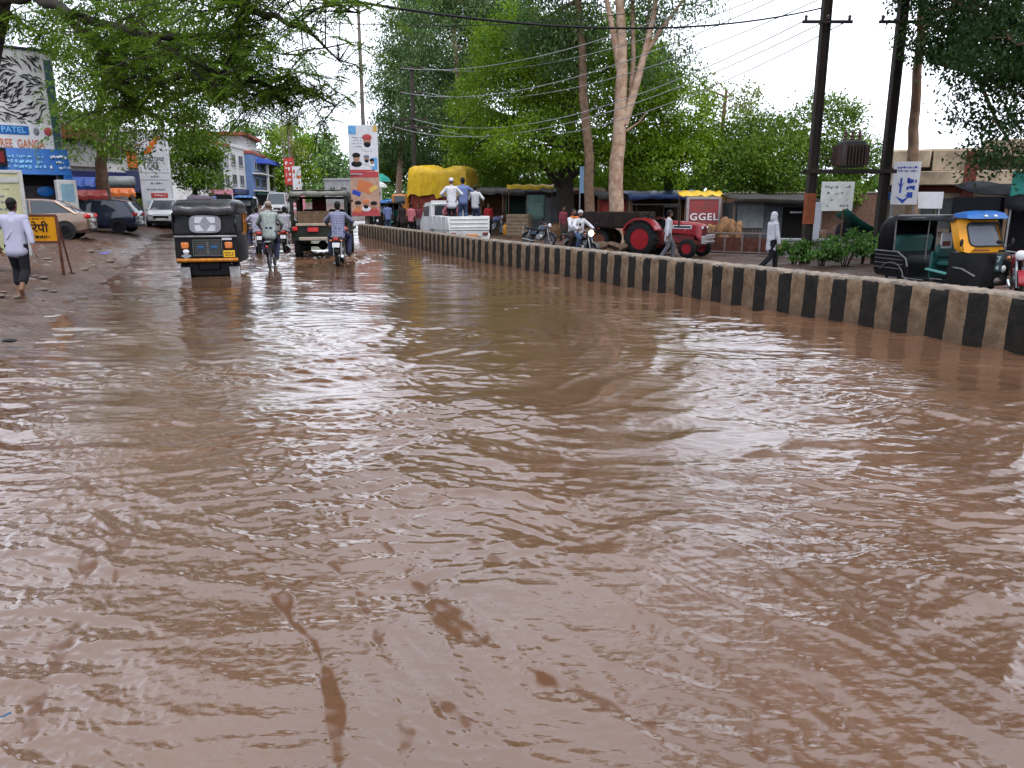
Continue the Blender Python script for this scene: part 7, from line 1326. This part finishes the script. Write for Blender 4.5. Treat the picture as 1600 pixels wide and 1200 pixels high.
# -- the man walking away at the left edge, one foot lifted
pw = onground(37, 13.4)
def flipflops(t, up, hp, wr, s): pass
person('man in a pale checked shirt and rolled dark trousers walking away at the left edge', pw, R(14), CK_L, C_BLACK, pelvis=(0, 0, .90), lean=5, hands=[(-.30, .10, .86), (.30, -.12, .84)], feet=[(-.09, .10, .07), (.07, -.26, .16)], footdir=[(0, 1, -.1), (0, .55, -.85)], sleeve=.78, cuff=.55, vox=.0075, elbow=((-1, -.5, -.1), (1, -.5, -.1)), hem=.14, head_rz=-8, curl=.4)
# -- man with a white scarf walking right behind the wall
pz = onground(1202, 22.3)
def stick(t, up, hp, wr, s): pass
person('man in white shirt and white head scarf walking right behind the median wall', pz, R(-78), C_WHITE, C_BLACK, pelvis=(0, 0, .90), lean=2, hands=[(-.22, .05, .80), (.24, .10, .80)], feet=[(-.09, .22, .08), (.09, -.34, .16)], footdir=[(0, 1, 0), (0, .7, -.6)], sleeve=.97, scarf=C_WHITE, face=True, hair=HAIRG, vox=.008, hem=.28, head_rz=22, shoe=C_BLACK, beard=HAIRG)
# -- man in front of the tractor
pt_ = onground(1042, 27.2)
person('man in white shirt and grey trousers walking past the red tractor', pt_, R(-95), C_WHITE, C_GREY, pelvis=(0, 0, .90), lean=2, hands=[(-.22, .06, .80), (.22, -.06, .80)], feet=[(-.09, .20, .08), (.09, -.22, .10)], sleeve=.95, vox=.010, hem=.26, shoe=C_DARK, head_rz=15, face=True)
# -- two men on the motorcycle with the lit lamp
seat = dict(pelvis=(0, -.16, .90), lean=6, feet=[(-.24, .06, .36), (.24, .06, .36)], knee=((-.35, 1, .2), (.35, 1, .2)))
bars = [(-.33, .24, 1.06), (.33, .24, 1.06)]
person('man in a white shirt and pale cap driving the motorcycle with the lit headlamp', pM2, R(-148), C_WHITE, C_JEANS, hands=bars, sleeve=.93, cap=C_PALE, face=True, beard=HAIR, vox=.010, hem=.05, shoe=C_DARK, **seat)
def orange_scarf(t, up, hp, wr, s):
    c = MB(); c.cap(up(-.10, .10, .50), up(-.12, .13, .10), .055 * s, .05 * s); c.cap(up(-.12, .13, .10), up(-.22, .05, -.45), .05 * s, .06 * s); c.cap(up(-.10, .10, .50), up(.08, .02, .52), .05 * s, .05 * s); o = bpy.data.objects.new('orange_scarf', remesh(c, 'orange_scarf', C_ORANGE, .014)); COL.objects.link(o); o.parent = t
person('passenger in white with an orange scarf behind the motorcycle driver in white', pM2, R(-148), C_WHITE, C_BROWN, pelvis=(0, -.52, .93), lean=2, hands=[(-.16, -.14, 1.02), (.16, -.14, 1.02)], feet=[(-.26, -.30, .40), (.26, -.30, .40)], knee=((-.5, 1, .2), (.5, 1, .2)), sleeve=.93, face=True, vox=.011, head_rz=-8, beard=HAIR, extra=orange_scarf, hem=.05)
# -- cyclist and riders in the flood
person('cyclist in a loose grey-green shirt and pale cap riding away in the flood', pB1, R(10), C_SAGE, C_NAVY, pelvis=(0, -.22, .97), lean=16, hands=[(-.26, .22, 1.02), (.26, .22, 1.02)], feet=[(-.12, -.24, .44), (.12, .03, .28)], knee=((-.2, 1, .2), (.2, 1, .2)), sleeve=.75, H=1.72, cap=mat('cap_tan', (.28, .24, .19), .9, 0, .3), vox=.0095, hem=.16, elbow=((-1, -.3, -.4), (1, -.3, -.4)))
person('rider in a blue and white checked shirt on the motorcycle behind the jeep', pC1, R(6), CK_B, C_NAVY, hands=bars, sleeve=.8, H=1.8, vox=.0095, hem=.16, elbow=((-1, -.3, -.2), (1, -.3, -.2)), pelvis=(0, -.25, .90), lean=12, feet=[(-.24, -.02, .36), (.24, -.02, .36)], knee=((-.4, 1, .2), (.4, 1, .2)), shoe=C_DARK)
person('rider in a lilac-grey shirt on the motorcycle left of the cyclist', pC2, R(22), C_LILAC, C_NAVY, hands=bars, sleeve=.6, vox=.012, hem=.12, elbow=((-1, -.3, -.2), (1, -.3, -.2)), **seat)
person('rider in a bold black and white checked shirt between the cyclist and the jeep', pC3, R(10), CK_W, C_DARK, hands=bars, sleeve=.6, vox=.012, hem=.12, elbow=((-1, -.3, -.2), (1, -.3, -.2)), **seat)
def bag(t, up, hp, wr, s): c = MB(); c.ell(up(0, .12, .30), (.22, .14, .17), 14, 10); c.build('orange_bag', C_ORANGE, t)
person('far rider in dark clothes carrying an orange bag on the chest', pC4, R(170), C_DARK, C_DARK, hands=bars, sleeve=.9, vox=.018, extra=bag, **seat)
person('farthest rider, in white, in front of the pale van', pC5, R(185), C_WHITE, C_NAVY, hands=bars, sleeve=.9, vox=.02, **seat)
# -- men standing in the pickup bed
Tm = Matrix.Translation(pP) @ RZ(R(22)); bed = lambda x, y: Tm @ Vector((x, y, 1.10))
person('man in white shirt and white cap standing at the left of the pickup bed', bed(-.42, -1.25), R(6), C_WHITE, C_BLACK, hands=[(-.22, .24, 1.05), (.22, .22, 1.05)], sleeve=.95, cap=C_WHITE, vox=.012, hem=.2, shoe=C_DARK)
person('man in blue shirt and jeans standing in the middle of the pickup bed', bed(.18, -.75), R(10), C_BLUE, C_JEANS, H=1.72, hands=[(-.25, .30, 1.15), (.28, .28, 1.15)], sleeve=.9, vox=.012, hem=.1, shoe=C_DARK)
person('young man in pale grey shirt standing at the right of the pickup bed', bed(.56, -1.0), R(-20), C_PALE, C_NAVY, H=1.45, hands=[(-.22, .26, 1.0), (.30, .20, .95)], sleeve=.6, vox=.012, hem=.12)
person('person in pink crouching on the pickup bed between the standing men', bed(-.05, -.2), R(150), C_PINK, C_MAROON, pelvis=(0, -.1, .32), lean=25, hands=[(-.2, .30, .4), (.2, .30, .4)], feet=[(-.14, .08, .08), (.14, .08, .08)], vox=.014, hair=HAIR)
# -- bystanders
for px, Y, rz, a, b_, lab, kw in [
    (607, 45, 20, C_BLUE, C_JEANS, 'man in a blue shirt standing right of the poster hoardings', {}), (643, 43, -15, C_PINK, C_BLACK, 'man in a pink shirt standing at the tail of the yellow-covered truck', {}), (656, 45, 160, C_MAROON, C_GREY, 'person in maroon right of the man in pink', dict(H=1.58)),
    (211, 43, 190, C_DARK, C_DARK, 'person in dark clothes standing right of the blue hatchback', dict(sleeve=.95)), (763, 43.5, 200, C_RED, C_BLACK, 'person in a red shirt behind the blue motorcycle', {}), (879, 38, 215, C_MAROON, C_DARK, 'person in dark red standing behind the two men on the motorcycle', {}),
    (597, 49, 180, C_PALE, C_GREY, 'person in pale clothes beside the parked dark auto-rickshaw', {}), (629, 47, 200, C_DARK, C_DARK, 'person in dark clothes left of the man in pink', dict(H=1.6)), (400, 60, 190, C_LILAC, C_NAVY, 'distant pedestrian in lilac near the white-topped auto-rickshaw', {}), (336, 60, 170, C_BLUE, C_DARK, 'distant pedestrian in blue below the round tree', {}), (745, 47, 170, C_PALE, C_DARK, 'person in pale clothes under the grey stall roof', {})]:
    person(lab, onground(px, Y), R(rz), a, b_, vox=.017, hem=.14, face=abs(rz) > 90, shoe=C_DARK, group='bystanders along the street', **kw)
